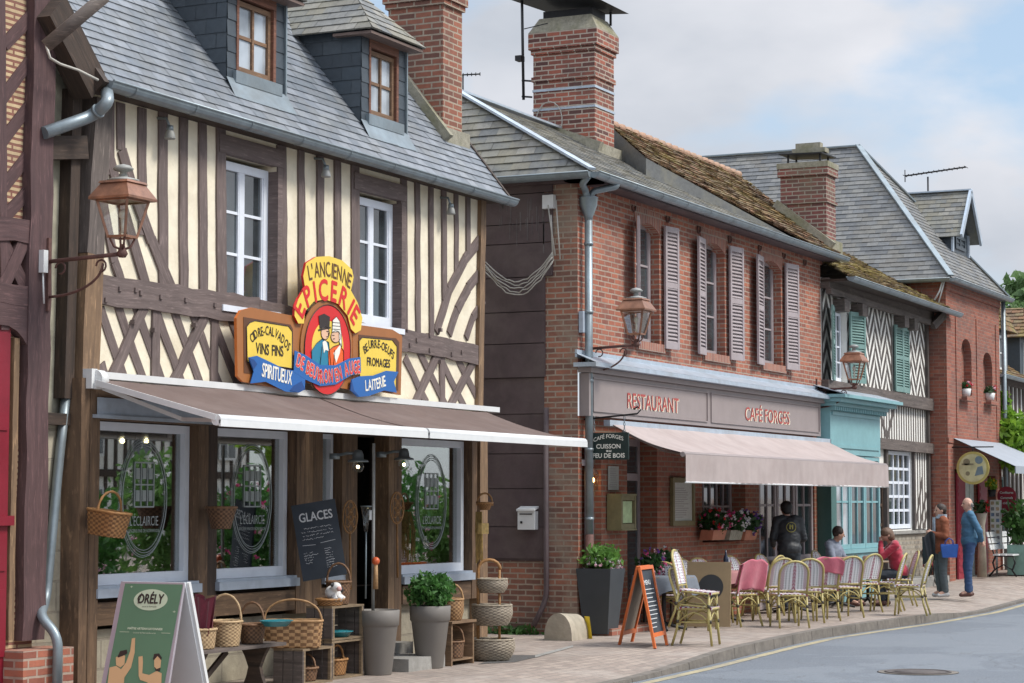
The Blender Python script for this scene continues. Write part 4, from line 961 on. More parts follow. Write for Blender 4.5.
# roof
hE=(11.08,5.62); hR=(13.4,7.0)
q0=PX(844,253,43.9)
hR=(q0.y,q0.z)
rf=MB(); tiles(rf,[(36.6,hE[0],hE[1]),(43.9,hE[0],hE[1]-.05),(43.9,hR[0],hR[1]),(36.6,hR[0],hR[1]+.02)],(0,-1,1),.18,.12,thick=.022,jit=.016,ujit=.014,gap=.008)
ro=rf.build('roof',[M('mossy_tile_%d'%i,c_,.95,.3,22,.6,stain=(.27,.22,.04),stainamt=.9) for i,c_ in enumerate([(.20,.13,.07),(.17,.12,.06),(.22,.17,.08),(.13,.10,.06)])],ht)
b=MB(); b.poly([(36.6,hR[0],hR[1]-.03),(43.9,hR[0],hR[1]-.03),(43.9,hR[0]+2.2,5.6),(36.6,hR[0]+2.2,5.6)]); b.box(36.62,43.85,hE[0]+.03,YF+.02,5.54,5.58); b.build('roof_boards',m_darkwood,ro)
g=MB(); gutter(g,(36.55,hE[0]-.04,hE[1]-.02),(44.1,hE[0]-.04,hE[1]-.08),r=.075); g.build('gutter',m_zinc,ht)
wp=MB(); wp.tube(bend([PX(946,305,43.9),PX(944,322,43.7),PX(925,320,43.5)],rad=.1),.04,8); wp.build('white_downpipe',m_white,ht)
# ================================================================= BRICK TOWER HOUSE
tw=thing('tall_brick_house','tall red brick house with steep grey slate hipped roof and dormer at the far right','house',(46,11.25,0))
TX0,TX1,TY=43.62,48.3,11.22
ap=PX(858,147,45.95)
nich=[(44.9,45.75,3.95,5.12),(46.75,47.6,3.9,4.95)]
wl=MB(); wallXZ(wl,TX0,TX1,2.95,6.2,nich,TY,TY+.18)
for (a,b,c_,d) in nich:
    wl.box(a,b,TY+.16,TY+.2,c_,d)
    for i in range(8):
        p0=(a+(b-a)*i/8,d-.25+.25*(1-(2*i/8-1)**2)**.5 if i else d-.25); p1=(a+(b-a)*(i+1)/8,d-.25+.25*max(0,(1-(2*(i+1)/8-1)**2))**.5)
        wl.prism([(p0[0],TY+.002,p0[1]),(p1[0],TY+.002,p1[1]),(p1[0],TY+.002,d+.01),(p0[0],TY+.002,d+.01)],(0,.15,0))
for x in (44.45,46.2,47.95): wl.box(x-.05,x+.05,TY-.02,TY+.05,3.1,5.6)
wl.box(TX0+.001,TX0+.35,TY-.02,TY+.1,2.95,6.0); wl.box(TX0,TX1,TY-.04,TY+.1,6.0,6.2); wl.box(TX0,TX1,TY-.04,TY+.1,2.92,3.02)
tops=[(44.3,45.0,0,2.4),(45.1,46.15,0,2.4),(47.2,47.95,.9,2.3)]
wallXZ(wl,TX0,TX1,-.1,2.92,tops,TY+.05,TY+.35)
wl.box(TX0-.03,TX0+.45,TY-.03,TY+.3,-.1,2.9)
wl.poly([(TX0-.008,TY,-.1),(TX0-.008,18,-.1),(TX0-.008,18,6.2),(TX0-.008,TY,6.2)]); wl.poly([(TX1+.008,TY,-.1),(TX1+.008,18,-.1),(TX1+.008,18,6.2),(TX1+.008,TY,6.2)])
wl.build('brick_wall',m_red2,tw)
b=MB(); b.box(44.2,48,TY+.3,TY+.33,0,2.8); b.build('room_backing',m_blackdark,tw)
m_dpk=M('dark_pink_paint',(.30,.03,.05),.6)
for a in (44.35,46.2):
    b=MB(); b.box(a,a+.64,TY-.02,TY+.02,.15,2.32)
    for i in range(14): b.box(a+.06,a+.58,TY-.03,TY-.019,.3+i*.14,.38+i*.14)
    b.build('red_shutter',m_dpk,tw)
b=MB(); b.box(45.15,46.1,TY+.08,TY+.13,.1,2.38); b.box(45.25,45.6,TY+.06,TY+.079,1.3,2.2); b.box(45.68,46.0,TY+.06,TY+.079,1.3,2.2); b.build('door',M('pale_door',(.5,.56,.54),.5),tw)
rf=MB(); ov=.18; e0,e1,ey=TX0-ov,TX1+ov,TY-ov
zE=6.22; back=22
tiles(rf,[(e0,ey,zE),(ap.x,ap.y,ap.z),(ap.x,back,ap.z),(e0,back,zE)],(-1,0,.6),.24,.125,thick=.012,jit=.004)
tiles(rf,[(e0,ey,zE),(e1,ey,zE),(ap.x,ap.y,ap.z)],(0,-1,.6),.24,.125,thick=.012,jit=.004)
rf.poly([(e1,ey,zE),(ap.x,ap.y,ap.z),(ap.x,back,ap.z),(e1,back,zE)]); rf.box(e0+.02,e1-.02,ey+.02,back,zE-.06,zE-.02)
ro=rf.build('roof',[M('grey_slate_%d'%i,c_,.6,.18,16,.3,stain=(.20,.19,.16),stainamt=.5) for i,c_ in enumerate([(.145,.15,.155),(.11,.115,.12),(.18,.18,.175),(.15,.145,.135)])],tw)
hp=MB(); hp.bar((e0,ey,zE+.05),(ap.x,ap.y,ap.z+.05),.13,.03); hp.bar((e1,ey,zE+.05),(ap.x,ap.y,ap.z+.05),.1,.03); hp.bar((ap.x,ap.y,ap.z+.03),(ap.x,back,ap.z+.03),.12,.03); hp.build('zinc_hip',m_zinc,ro)
g=MB(); gutter(g,(e0-.05,ey-.04,zE-.01),(e1+.1,ey-.04,zE-.01),r=.07); gutter(g,(e0-.05,ey,zE-.01),(e0-.05,18,zE-.01),r=.07); g.build('gutter',m_zinc,tw)
# its dormer: ridge runs back into the roof
dx0,dx1=46.3,47.75; slf=(ap.z-zE)/(ap.y-ey); dyf=11.75; dzt=7.75; dzr=8.4
def rzT(y): return zE+slf*(y-ey)
pr=PX(978,190,47.0); pe=PY(985,236,dyf)
dzr=pr.z; dzt=dzr-.9
d=MB(); yb=ey+(dzt-zE)/slf
tiles(d,[(dx0,dyf,rzT(dyf)-.1),(dx0,dyf,dzt),(dx0,yb,dzt)],(-1,0,0),.3,.16,nm=3); tiles(d,[(dx1,dyf,rzT(dyf)-.1),(dx1,dyf,dzt),(dx1,yb,dzt)],(1,0,0),.3,.16,nm=3)
d.xz([(dx0,rzT(dyf)-.1),(dx1,rzT(dyf)-.1),(dx1,dzt),((dx0+dx1)/2,dzr-.05),(dx0,dzt)],dyf-.001,dyf+.1)
do=d.build('dormer',m_dslate,tw)
yrr=ey+(dzr-zE)/slf; mx_=(dx0+dx1)/2
r=MB(); k_=(dzr-dzt)/(mx_-dx0); zk=dzt-.15*k_; yk=ey+(zk-zE)/slf
tiles(r,[(dx0-.15,dyf-.25,zk),(mx_,dyf-.25,dzr),(mx_,yrr,dzr),(dx0-.15,yk,zk)],(-1,0,.6),.24,.13,thick=.012,jit=.004)
tiles(r,[(dx1+.15,dyf-.25,zk),(mx_,dyf-.25,dzr),(mx_,yrr,dzr),(dx1+.15,yk,zk)],(1,0,.6),.24,.13,thick=.012,jit=.004)
r.build('dormer_roof',m_oslate,do)
r=MB(); r.bar((mx_,dyf-.28,dzr+.02),(mx_,yrr,dzr+.02),.14,.03); r.bar((dx0-.15,dyf-.26,zk),(mx_,dyf-.26,dzr),.05,.12); r.bar((dx1+.15,dyf-.26,zk),(mx_,dyf-.26,dzr),.05,.12); r.box(dx0-.02,dx0+.08,dyf-.04,dyf,rzT(dyf),dzt); r.box(dx1-.08,dx1+.02,dyf-.04,dyf,rzT(dyf),dzt); r.build('dormer_trim',m_zincl,do)
window(do,dx0+.3,dx1-.3,rzT(dyf)+.1,dzt-.1,dyf-.03,cols=2,rows=2,mat=m_dslate[0])
# antenna behind
a=PX(928,192,49); an=MB(); an.tube([(a.x,a.y,a.z-1.2),(a.x,a.y,a.z+.35)],.022,5)
b0=PX(905,176,49); b1=PX(966,167,49); b0.x-=0; an.tube([b0,b1],.02,5)
for i in range(13):
    q=b0+(b1-b0)*(i/12); an.tube([q+Vector((.17,0,0)),q-Vector((.17,0,0))],.009,4)
an.tube([b0+Vector((0,.0,.14)),b0-Vector((0,.0,.14))],.012,4); tag(an.build('television_antenna',m_iron,None,origin=a),'comb-like television antenna against the sky behind the far right dormer','antenna')
q=PX(459,75,33); an=MB(); an.tube([q,PX(480,74,33)],.013,4); an.tube([PX(463,75,33),PX(463,110,33)],.015,4)
for i in range(6):
    z=q+(PX(480,74,33)-q)*(i/5); an.tube([z+Vector((0,.0,.03)),z-Vector((0,.0,.03))],.009,4)
tag(an.build('television_antenna',m_iron,None,origin=q),'small thin aerial peeking out right of the orange brick chimney','antenna')
# ================================================================= HOUSES BEYOND
fh=thing('far_house','distant timbered house with dark dormers and brown tile roof at the right edge','house',(52,11.6,0))
wl=MB(); wl.box(48.35,54,YF,15,-.1,4.6); wl.build('plaster_wall',m_whiteplaster,fh)
t=MB()
for i in range(14): t.bar((48.45+i*.42,YF-.015,0),(48.45+i*.42,YF-.015,4.6),.14,.05,up=(0,1,0))
for z in (2.6,4.5): t.bar((48.35,YF-.03,z),(54,YF-.03,z),.2,.08,up=(0,1,0))
t.build('timber_frame',m_timberg,fh)
rf=MB(); tiles(rf,[(48.3,11.25,4.55),(54.3,11.25,4.5),(54.3,13.6,6.1),(48.3,13.6,6.1)],(0,-1,1),.22,.14,thick=.02,jit=.01); rf.poly([(48.3,13.6,6.1),(54.3,13.6,6.1),(54.3,16,4.5),(48.3,16,4.5)]); rf.build('roof',m_tile,fh)
g=MB(); gutter(g,(48.3,11.2,4.55),(54.4,11.2,4.5)); g.tube([(48.42,11.15,6.15),(48.42,11.15,.2)],.05,8); g.build('gutter',m_zinc,fh)
for x in (49.2,51.8):
    d=MB(); d.box(x,x+1.3,11.55,13.2,4.5,5.65); dd=d.build('dormer',m_dslate,fh); window(dd,x+.3,x+1.0,4.7,5.5,11.5,cols=2,rows=2)
    r=MB(); tiles(r,[(x-.15,11.35,5.6),(x+.65,11.6,6.35),(x+.65,13.55,6.35),(x-.15,12.9,5.6)],(-1,0,.6),.2,.13,thick=.02,jit=.01); tiles(r,[(x+1.45,11.35,5.6),(x+.65,11.6,6.35),(x+.65,13.55,6.35),(x+1.45,12.9,5.6)],(1,0,.6),.2,.13,thick=.02,jit=.01); tiles(r,[(x-.15,11.35,5.6),(x+1.45,11.35,5.6),(x+.65,11.6,6.35)],(0,-1,.6),.2,.13,thick=.02,jit=.01); r.build('dormer_roof',m_tile,dd)
window(fh,49.3,49.9,.9,2.3,YF-.05,cols=2,rows=3,mat=m_turqd)
fh2=thing('far_house','low distant cream house beyond the brown roofed timbered house','house',(60,11.6,0))
wl=MB(); wl.box(54.6,66,YF-.3,16,-.1,4.2); wl.build('plaster_wall',m_plaster,fh2); rf=MB(); tiles(rf,[(54.4,11,4.2),(66,11,4.2),(66,13.8,5.7),(54.4,13.8,5.7)],(0,-1,1),.3,.2,thick=.02,jit=.01); rf.poly([(54.4,13.8,5.7),(66,13.8,5.7),(66,16.5,4.2),(54.4,16.5,4.2)]); rf.build('roof',m_tile,fh2)
# ================================================================= FIXTURES ON THE HOUSES
def gridpoly(mb,fn,nu,nv,mi=0,smooth=True,mfn=None):
    base=len(mb.v)
    for j in range(nv+1):
        for i in range(nu+1): mb.v.append(tuple(fn(i/nu,j/nv)))
    for j in range(nv):
        for i in range(nu):
            a=base+j*(nu+1)+i; mb.f.append((a,a+1,a+nu+2,a+nu+1)); mb.mi.append(mfn(i,j) if mfn else mi)
            if smooth: mb.sm.add(len(mb.f)-1)
# ---- shop awning
aw=thing('shop_awning','wide dark brown folding awning over the grocery shop windows','awning',(19.4,YF,2.75))
A0,A1,AY=15.55,23.2,10.2
zt_,zf_=2.80,2.40
c=MB(); 
for (a,b) in ((A0+.05,19.27),(19.3,A1-.05)):
    gridpoly(c,lambda s,t_:(a+(b-a)*s,11.42+(AY-11.42)*t_,zt_-.03+(zf_+.05-zt_)*t_-.035*math.sin(math.pi*t_)-.006*math.sin(s*9)+.006*noise.noise(Vector((s*9+a,t_*2,0)))),60,10)
    gridpoly(c,lambda s,t_:(a+(b-a)*s,11.42+(AY-11.42)*t_,zt_-.036+(zf_+.05-zt_)*t_-.035*math.sin(math.pi*t_)-.006*math.sin(s*9)+.006*noise.noise(Vector((s*9+a,t_*2,0)))),60,10)
c.build('canopy',m_awnb,aw)
for (a,b) in ((A0,19.27),(19.31,A1)):
    c=MB(); c.tube([(a,AY,zf_),(b,AY,zf_)],.048,12); c.box(a,b,AY-.048,AY-.03,zf_-.055,zf_); c.build('front_bar',m_white,aw)
c=MB(); c.box(A0+.05,A1+.3,11.42,11.56,zt_-.02,zt_+.04); c.build('cassette',m_white,aw)
c=MB(); c.tube([(A0-.0,11.45,zt_-.03),(A0+.1,11.45,zt_-.03)],.085,14); c.box(A0-.05,A0+.03,11.44,11.57,zt_-.11,zt_+.06); c.build('end_cap',m_white,aw)
for x in (A0+.12,19.1,19.5,A1-.15):
    c=MB(); s_=1 if x in (A0+.12,19.5) else -1
    c.bar((x,11.45,zt_-.1),(x+s_*.35,10.85,zf_+.03),.05,.035); c.bar((x+s_*.35,10.85,zf_+.03),(x+s_*.02,AY+.03,zf_),.045,.035); c.build('folding_arm',m_white,aw)
c=MB(); c.bar((A0-.02,11.42,zt_-.06),(A0+.0,AY,zf_+.02),.02,.05); c.build('side_piping',m_white,aw)
c=MB(); c.box(A0+.1,19.1,YF-.13,YF-.11,2.46,2.62); c.box(A0+.05,19.2,YF-.15,YF-.1,2.44,2.47); c.build('roller_blind_box',m_zincl,aw)
# ---- restaurant awning
ra=thing('restaurant_awning','long pinkish mauve awning with hanging valance over the terrace tables','awning',(31.5,YF,2.7))
r0,r1,ry=26.8,36.25,10.38
c=MB(); gridpoly(c,lambda s,t_:(r0+(r1-r0)*s,11.4+(ry-11.4)*t_,2.76+(2.36-2.76)*t_-.05*math.sin(math.pi*t_)+.012*noise.noise(Vector((s*11,t_*2,3)))),80,10)
gridpoly(c,lambda s,t_:(r0+(r1-r0)*s,11.4+(ry-11.4)*t_,2.752+(2.352-2.76)*t_-.05*math.sin(math.pi*t_)+.012*noise.noise(Vector((s*11,t_*2,3)))),80,10); c.build('canopy',m_awnp,ra)
c=MB(); gridpoly(c,lambda s,t_:(r0+(r1-r0)*s,ry-.045+.006*math.sin(s*240)*t_+.015*math.sin(s*17)*t_,2.34-.36*t_),240,4); c.build('valance',m_awnp,ra)
c=MB(); c.tube([(r0,ry,2.34),(r1,ry,2.34)],.035,8); c.build('front_bar',m_fascia,ra)
c=MB(); c.tube([(r0,ry-.04,1.975),(r1,ry-.04,1.975)],.012,6); c.build('hem',m_white,ra)
c=MB(); c.box(r0-.1,r1+.1,11.36,11.45,2.72,2.80); c.build('cassette',m_zincl,ra)
for x in (r0+.4,29.5,32.5,r1-.4):
    c=MB(); c.bar((x,11.4,2.66),(x+.3,10.9,2.4),.04,.03); c.bar((x+.3,10.9,2.4),(x,ry,2.32),.04,.03); c.build('folding_arm',m_fascia,ra)
# ---- far awning
fa=thing('grey_awning','plain blue grey awning over the gift shop beneath the tall brick house','awning',(46,11.2,2.9))
c=MB()
for dz in (0,-.01): c.poly([(44.0,11.18,3.02+dz),(48.3,11.18,3.02+dz),(48.3,9.95,2.45+dz),(44.0,9.95,2.45+dz)])
c.box(44.0,48.3,9.93,9.95,2.3,2.45); c.build('canopy',m_awng,fa)
c=MB(); c.poly([(48.4,11.3,2.75),(52,11.3,2.75),(52,10.3,2.3),(48.4,10.3,2.3)]); c.box(48.4,52,10.28,10.3,2.12,2.3); tag(c.build('grey_awning',m_awng,None,origin=(50,11.3,2.75)),'smaller grey awning on the timbered house at the right edge','awning')
# ---- drainpipe at the brick corner
dp=thing('drainpipe','blue grey downpipe with funnel head at the corner of the brick restaurant house','drainpipe',(26.32,YF,0))
c=MB(); px_=26.33; py_=YF-.1
c.tube([(px_,py_,5.42),(px_,py_,1.3)],.052,12)
for z in (5.1,4.2,3.3,2.4,1.5): c.tube([(px_,py_,z-.02),(px_,py_,z+.02)],.062,12)
c.build('pipe',m_zinc,dp)
c=MB(); c.lathe([(.05,0),(.06,.06),(.115,.2),(.125,.3),(.13,.31),(.12,.32),(0,.32)],(px_,py_,5.4),14); c.build('rainwater_head',m_zinc,dp)
c=MB(); c.tube(bend([(px_+.05,py_,5.68),(px_+.07,py_-.02,5.8),(px_+.3,EY2-.05,5.88),(px_+.32,EY2-.05,5.95)],rad=.06),.045,10); c.build('swan_neck',m_zinc,dp)
c=MB(); c.tube(bend([(px_-.05,py_,5.68),(px_-.1,py_,5.8),(px_-.32,py_-.05,5.85),(HX-.04,EY2+.02,5.95)],rad=.06),.045,10); c.build('swan_neck',m_zinc,dp)
c=MB(); c.tube([(px_,py_,1.3),(px_,py_,0)],.058,12); c.build('cast_iron_foot',m_rust,dp)
pipe('drainpipe','thin dark pipe running down beside the purple boards to a sloping foot',bend([(26.12,12.02,2.95),(26.12,12.02,.45),(26.0,12.15,.12)],rad=.15),.035,mat=m_siding)
# ---- wall lanterns
def lantern(loc,armlen,label,s=.8):
    t_=thing('wall_lantern',label,'lantern',loc,group='copper lanterns on iron brackets')
    x,y,z=loc; lx,ly=x,y-armlen
    c=MB(); c.tube([(x,y,z),(x,ly,z+.03)],.018,8); pts=[]
    for i in range(13):
        a=math.pi*i/12*.5; pts.append((x,y-.02-armlen*.72*math.sin(a),z-.30+.26*(1-math.cos(a))))
    c.tube(pts,.012,6)
    c.tube([(x,y-.13+.05*math.cos(a),z-.06+.05*math.sin(a)) for a in [i*.55 for i in range(10)]],.009,5)
    c.tube([(x,y-armlen*.72+.05*math.cos(a),z-.06+.05*math.sin(a)) for a in [i*.55 for i in range(10)]],.009,5)
    c.box(x-.02,x+.02,y-.02,y+.03,z-.42,z+.2)
    c.lathe([(.03,-.03),(.05,0),(.03,.04),(.02,.08)],(x,ly,z+.03),10)
    for k in range(4):
        a=math.pi/4+k*math.pi/2; c.tube([(lx,ly,z+.06),(lx+.07*math.cos(a),ly+.07*math.sin(a),z+.09),(lx+.10*math.cos(a),ly+.10*math.sin(a),z+.15),(lx+.125*s*math.cos(a),ly+.125*s*math.sin(a),z+.17)],.010,6)
    c.build('bracket',m_rust,t_)
    b=z+.17; top=b+.38*s
    def sq(r,zz): return [(lx+r*math.cos(math.pi/4+k*math.pi/2),ly+r*math.sin(math.pi/4+k*math.pi/2),zz) for k in range(4)]
    r0_,r1_=.15*s,.27*s
    A=sq(r0_,b);B=sq(r1_,top)
    c=MB()
    for k in range(4):
        c.bar(A[k],B[k],.02,.02); c.bar(A[k],A[(k+1)%4],.02,.02); c.bar(B[k],B[(k+1)%4],.025,.025)
    c.build('cage',m_copper,t_)
    c=MB(); a1=sq(r0_*.95,b+.01); b1=sq(r1_*.95,top-.01)
    for k in range(4): c.poly([a1[k],a1[(k+1)%4],b1[(k+1)%4],b1[k]])
    c.build('glass',m_glass2,t_)
    c=MB(); P=[sq(.36*s,top),sq(.36*s,top+.02),sq(.235*s,top+.17*s),sq(.26*s,top+.175*s),sq(.24*s,top+.2*s)]
    for q,w_ in zip(P,P[1:]):
        for k in range(4): c.poly([q[k],q[(k+1)%4],w_[(k+1)%4],w_[k]])
    c.poly(P[0][::-1]); c.poly(P[-1]); ro_=c.build('hood',m_copper,t_)
    c=MB(); zz=top+.2*s; c.lathe([(.17*s,0),(.17*s,.015),(.05*s,.04),(.035*s,.08),(.10*s,.095),(.11*s,.11),(.07*s,.135),(0,.15)],(lx,ly,zz),16); c.build('finial',m_lead,t_)
    c=MB(); c.tube([(lx,ly,b+.03),(lx,ly,b+.16)],.014,6); c.ball((lx,ly,b+.19),.035,8,6,sc=(1,1,1.3)); c.build('lamp',M('lamp_white',(.6,.58,.5),.4,0,3,0) if 'lamp_white' not in bpy.data.materials else bpy.data.materials['lamp_white'],t_)
    return t_
lantern((15.0,YF-.06,3.74),.76,'large copper street lantern on a bracket from the maroon timber post')
lantern((26.6,YF,3.74),.66,'copper street lantern at the left end of the RESTAURANT fascia')
lantern((36.3,YF,3.64),.68,'copper street lantern above the turquoise shopfront by green shutters',.78)
jb=MB(); q=PY(43,262,YF-.08); jb.box(q.x-.03,q.x+.03,q.y-.03,q.y+.03,q.z-.09,q.z+.1); jb.tube([(q.x,q.y,q.z-.09),(q.x+.02,q.y,q.z-.35)],.008,5); tag(jb.build('junction_box',m_white,None,origin=q),'small white electrical box under the copper lantern bracket on maroon post','junction box')
jb=MB(); q=PX(549,202,26.13); jb.box(q.x-.04,q.x+.04,q.y-.08,q.y+.08,q.z-.09,q.z+.09); tag(jb.build('junction_box',m_white,None,origin=q),'white box high on the purple boards under the roof gutter','junction box')
jb=MB(); q=PY(583,322,YF-.04); jb.box(q.x-.07,q.x+.07,q.y-.03,q.y+.03,q.z-.14,q.z+.14); tag(jb.build('meter_box',m_greypaint,None,origin=q),'pale grey box beside the downpipe near the middle copper lantern','meter box')
# ---- cables
cb=MB(); a=PX(485,262,26.0); b=PX(553,252,26.0)
for k in range(5):
    dz=.03*k; cb.tube([a+(b-a)*s+Vector((random.uniform(-.02,.02),0,-.32*math.sin(math.pi*s)*(1+.05*k)-dz+random.uniform(-.012,.012))) for s in [i/16 for i in range(17)]],.009,5)
cb.tube([b+Vector((0,0,-.1)),PX(551,215,26.05)],.012,5); cb.tube([b+Vector((0,-.03,-.05)),PX(548,205,26.05)],.01,5); cb.tube([b+Vector((0,-.1,-.1)),PX(556,200,26.05)],.01,5); 
tag(cb.build('cable_bundle',m_wire,None,origin=a),'drooping bundle of pale cables across the purple board wall','cables')
cb=MB(); cb.tube([PY(46,45,YF-.2),PY(50,58,YF-.25),PY(60,64,YF-.25),PY(78,70,YF-.25),PY(98,80,YF-.3)],.012,6); tag(cb.build('pale_cable',m_wire,None,origin=PY(46,45,YF-.2)),'white cable looping from maroon post top to the gutter end','cable')
cb=MB(); cb.tube([PX(944,275,43.5),PX(940,290,43.5),PX(932,305,43.5)],.02,5); cb.tube([PX(946,275,43.5),PX(938,305,43.5)],.015,5); tag(cb.build('white_cable',m_white,None,origin=PX(944,275,43.5)),'white cables hanging at the corner of the tall brick house roof','cable')
# ---- mailbox
mb_=thing('mailbox','white metal letterbox on the purple board wall','letterbox',(26.1,12.3,1.35))
c=MB(); y0_,y1_=12.16,12.40; c.box(26.05,26.17,y0_,y1_,1.36,1.60); c.build('box',m_white,mb_,bevel=.006)
c=MB(); c.prism([(26.03,y0_-.01,1.60),(26.17,y0_-.01,1.64),(26.17,y1_+.01,1.64),(26.03,y1_+.01,1.60)],(0,0,.025)); c.build('lid',m_white,mb_)
c=MB(); c.box(26.043,26.049,y0_+.03,y1_-.03,1.555,1.57); c.box(26.043,26.049,12.33,12.36,1.44,1.47); c.build('slot',m_iron,mb_)
# ---- grocery sign
YS1=YF-.22
gs=thing('grocery_sign','painted grocery sign with couple in red oval between two yellow panels','shop sign',(19.6,YS1,3))
m_sbrown=M('sign_brown',(.34,.13,.04),.45,.08,4,.02); m_sorange=M('sign_orange_edge',(.60,.16,.03),.45,.08,4,0); m_syel=M('sign_yellow',(.78,.56,.08),.45,.05,4,0)
m_sred=M('sign_red',(.62,.02,.02),.4,.05,4,0); m_sblue=M('sign_blue',(.02,.12,.38),.4,.05,4,0); m_sdark=M('sign_dark',(.03,.02,.018),.5,.05,4,0); m_sw=M('sign_white',(.8,.78,.7),.5,.03,4,0)
m_skinp=M('sign_skin',(.72,.45,.30),.5,.03,4,0); m_steal=M('sign_teal',(.02,.20,.32),.5,.05,4,0); m_sor=M('sign_vermilion',(.75,.12,.02),.5,.05,4,0); m_sbr2=M('sign_dark_brown',(.11,.045,.02),.5,.1,4,0)
def SP(x,y): return XZ(230+x/4.556,250+y/4.553,YS1)      # coordinates of the enlarged sign crop
def spoly(mb,pts,d0,d1,mi=0,ms=None): mb.xz([SP(*p) for p in pts],YS1-d1,YS1-d0,mi,ms)
c=MB(); spoly(c,[(50,275),(100,262),(290,300),(290,640),(60,600),(35,575),(30,310)],-.03,.0,0,1); spoly(c,[(560,360),(580,340),(740,362),(785,390),(778,660),(560,625)],-.03,.0,0,1)
spoly(c,[(285,300),(570,350),(575,640),(285,590)],-.028,-.004,0,1)
c.pieces('board',[m_sbrown,m_sorange],gs)
c=MB(); out=[(60,305),(275,340),(285,360),(285,580),(62,560)]; spoly(c,out,.001,.004); spoly(c,[(585,385),(755,402),(770,420),(765,640),(583,615)],.001,.004); c.pieces('panel_border',m_sbr2,gs)
c=MB(); spoly(c,[(88,330),(110,322),(262,347),(280,372),(278,540),(75,510),(72,350)],.005,.008); c.build('yellow_panel',m_syel,gs)
c=MB(); spoly(c,[(600,398),(735,410),(757,440),(752,630),(588,600),(585,415)],.005,.008); c.build('yellow_panel',m_syel,gs)
c=MB(); crest=[(335,60),(380,32),(440,28),(500,48),(545,90),(552,125),(540,185),(570,240),(592,310),(585,365),(560,380),(540,360),(525,300),(480,245),(420,225),(370,235),(330,280),(325,335),(300,335),(282,300),(285,250),(330,170),(322,120)]
spoly(c,crest,.004,.03,0,1); c.build('yellow_crest',[m_syel,m_sred],gs)
def arcpts(cx,cy,rx,ry,n=36,a0=0,a1=2*math.pi): return [(cx+rx*math.cos(a0+(a1-a0)*i/n),cy+ry*math.sin(a0+(a1-a0)*i/n)) for i in range(n+(0 if a1-a0>6.2 else 1))]
c=MB(); spoly(c,arcpts(435,440,118,212),.002,.012); c.build('arch_border',m_sbrown,gs)
c=MB(); spoly(c,arcpts(437,455,105,205),.013,.018); c.build('red_oval',m_sred,gs)
c=MB(); spoly(c,arcpts(437,440,72,118),.0185,.02); c.build('yellow_medallion',m_syel,gs)
# painted couple, flat paint on the board
c=MB(); spoly(c,[(365,530),(362,460),(385,425),(410,405),(440,420),(450,530)],.0205,.022); c.build('painted_jacket',m_steal,gs)
c=MB(); spoly(c,[(440,530),(438,460),(462,440),(490,430),(508,460),(508,530)],.0205,.0225); c.build('painted_dress',m_sor,gs)
c=MB(); spoly(c,arcpts(424,378,19,30,16),.0207,.023); spoly(c,arcpts(472,395,22,27,16),.0207,.0235); spoly(c,[(438,375),(448,385),(438,392)],.0207,.023); c.build('painted_faces',m_skinp,gs)
c=MB(); spoly(c,[(400,358),(395,300),(420,290),(446,305),(444,352)],.0235,.025); spoly(c,[(392,362),(450,350),(450,357),(394,369)],.0235,.025); c.build('painted_hat',m_sdark,gs)
c=MB(); spoly(c,[(455,375),(458,320),(475,304),(490,325),(497,380),(500,440),(488,420),(487,372)],.0237,.026); spoly(c,[(412,420),(425,410),(432,425),(440,460),(425,455),(418,470)],.0237,.026); spoly(c,[(462,470),(498,425),(490,470),(474,515)],.0237,.026); c.build('painted_linen',m_sw,gs)
def oline(pts,dep,r=.006,closed=True):
    c=MB(); P=[SP(*p) for p in pts]; c.tube([(x,YS1-dep,z) for x,z in P],r,4,closed=closed); c.build('painted_outline',m_sdark,gs)
for pts in ([(365,530),(362,460),(385,425),(410,405),(440,420),(450,530)],[(440,530),(438,460),(462,440),(490,430),(508,460),(508,530)],arcpts(424,378,19,30,16),arcpts(472,395,22,27,16),[(455,375),(458,320),(475,304),(490,325),(497,380),(500,440),(488,420),(487,372)]): oline(pts,.0255,.004)
for pts in ([(456,330),(490,333)],[(456,345),(491,348)],[(457,360),(491,363)],[(430,370),(440,372)],[(456,388),(466,389)],[(430,395),(440,393)],[(460,405),(468,404)],[(410,440),(400,525)],[(468,455),(462,525)]): oline(pts,.0265,.0035,False)
oline(arcpts(437,455,105,205),.0185,.006); oline([(88,330),(110,322),(262,347),(280,372),(278,540),(75,510),(72,350)],.008); oline([(600,398),(735,410),(757,440),(752,630),(588,600),(585,415)],.008)
c=MB(); 
for pts in ([(258,640),(275,618),(312,598),(328,635),(300,650)],[(540,590),(552,640),(575,668),(535,640)],[(72,490),(95,500),(110,520),(92,545)]): spoly(c,pts,.033,.037)
c.pieces('ribbon_fold',M('sign_deep_blue',(.012,.06,.22),.4,.05,4,0),gs)
# ribbons
c=MB(); spoly(c,[(282,458),(330,478),(400,525),(470,525),(530,495),(582,488),(584,560),(540,570),(470,612),(400,620),(330,590),(278,555)],.027,.034)
c.build('blue_ribbon',m_sblue,gs)
c=MB(); spoly(c,[(70,490),(110,482),(170,510),(240,545),(275,548),(330,590),(328,635),(300,650),(240,645),(150,600),(80,608),(95,555)],.027,.033); c.build('blue_ribbon',m_sblue,gs)
c=MB(); spoly(c,[(540,590),(580,575),(640,572),(700,550),(755,555),(735,600),(748,650),(690,640),(620,665),(570,670),(535,640)],.027,.033); c.build('blue_ribbon',m_sblue,gs)
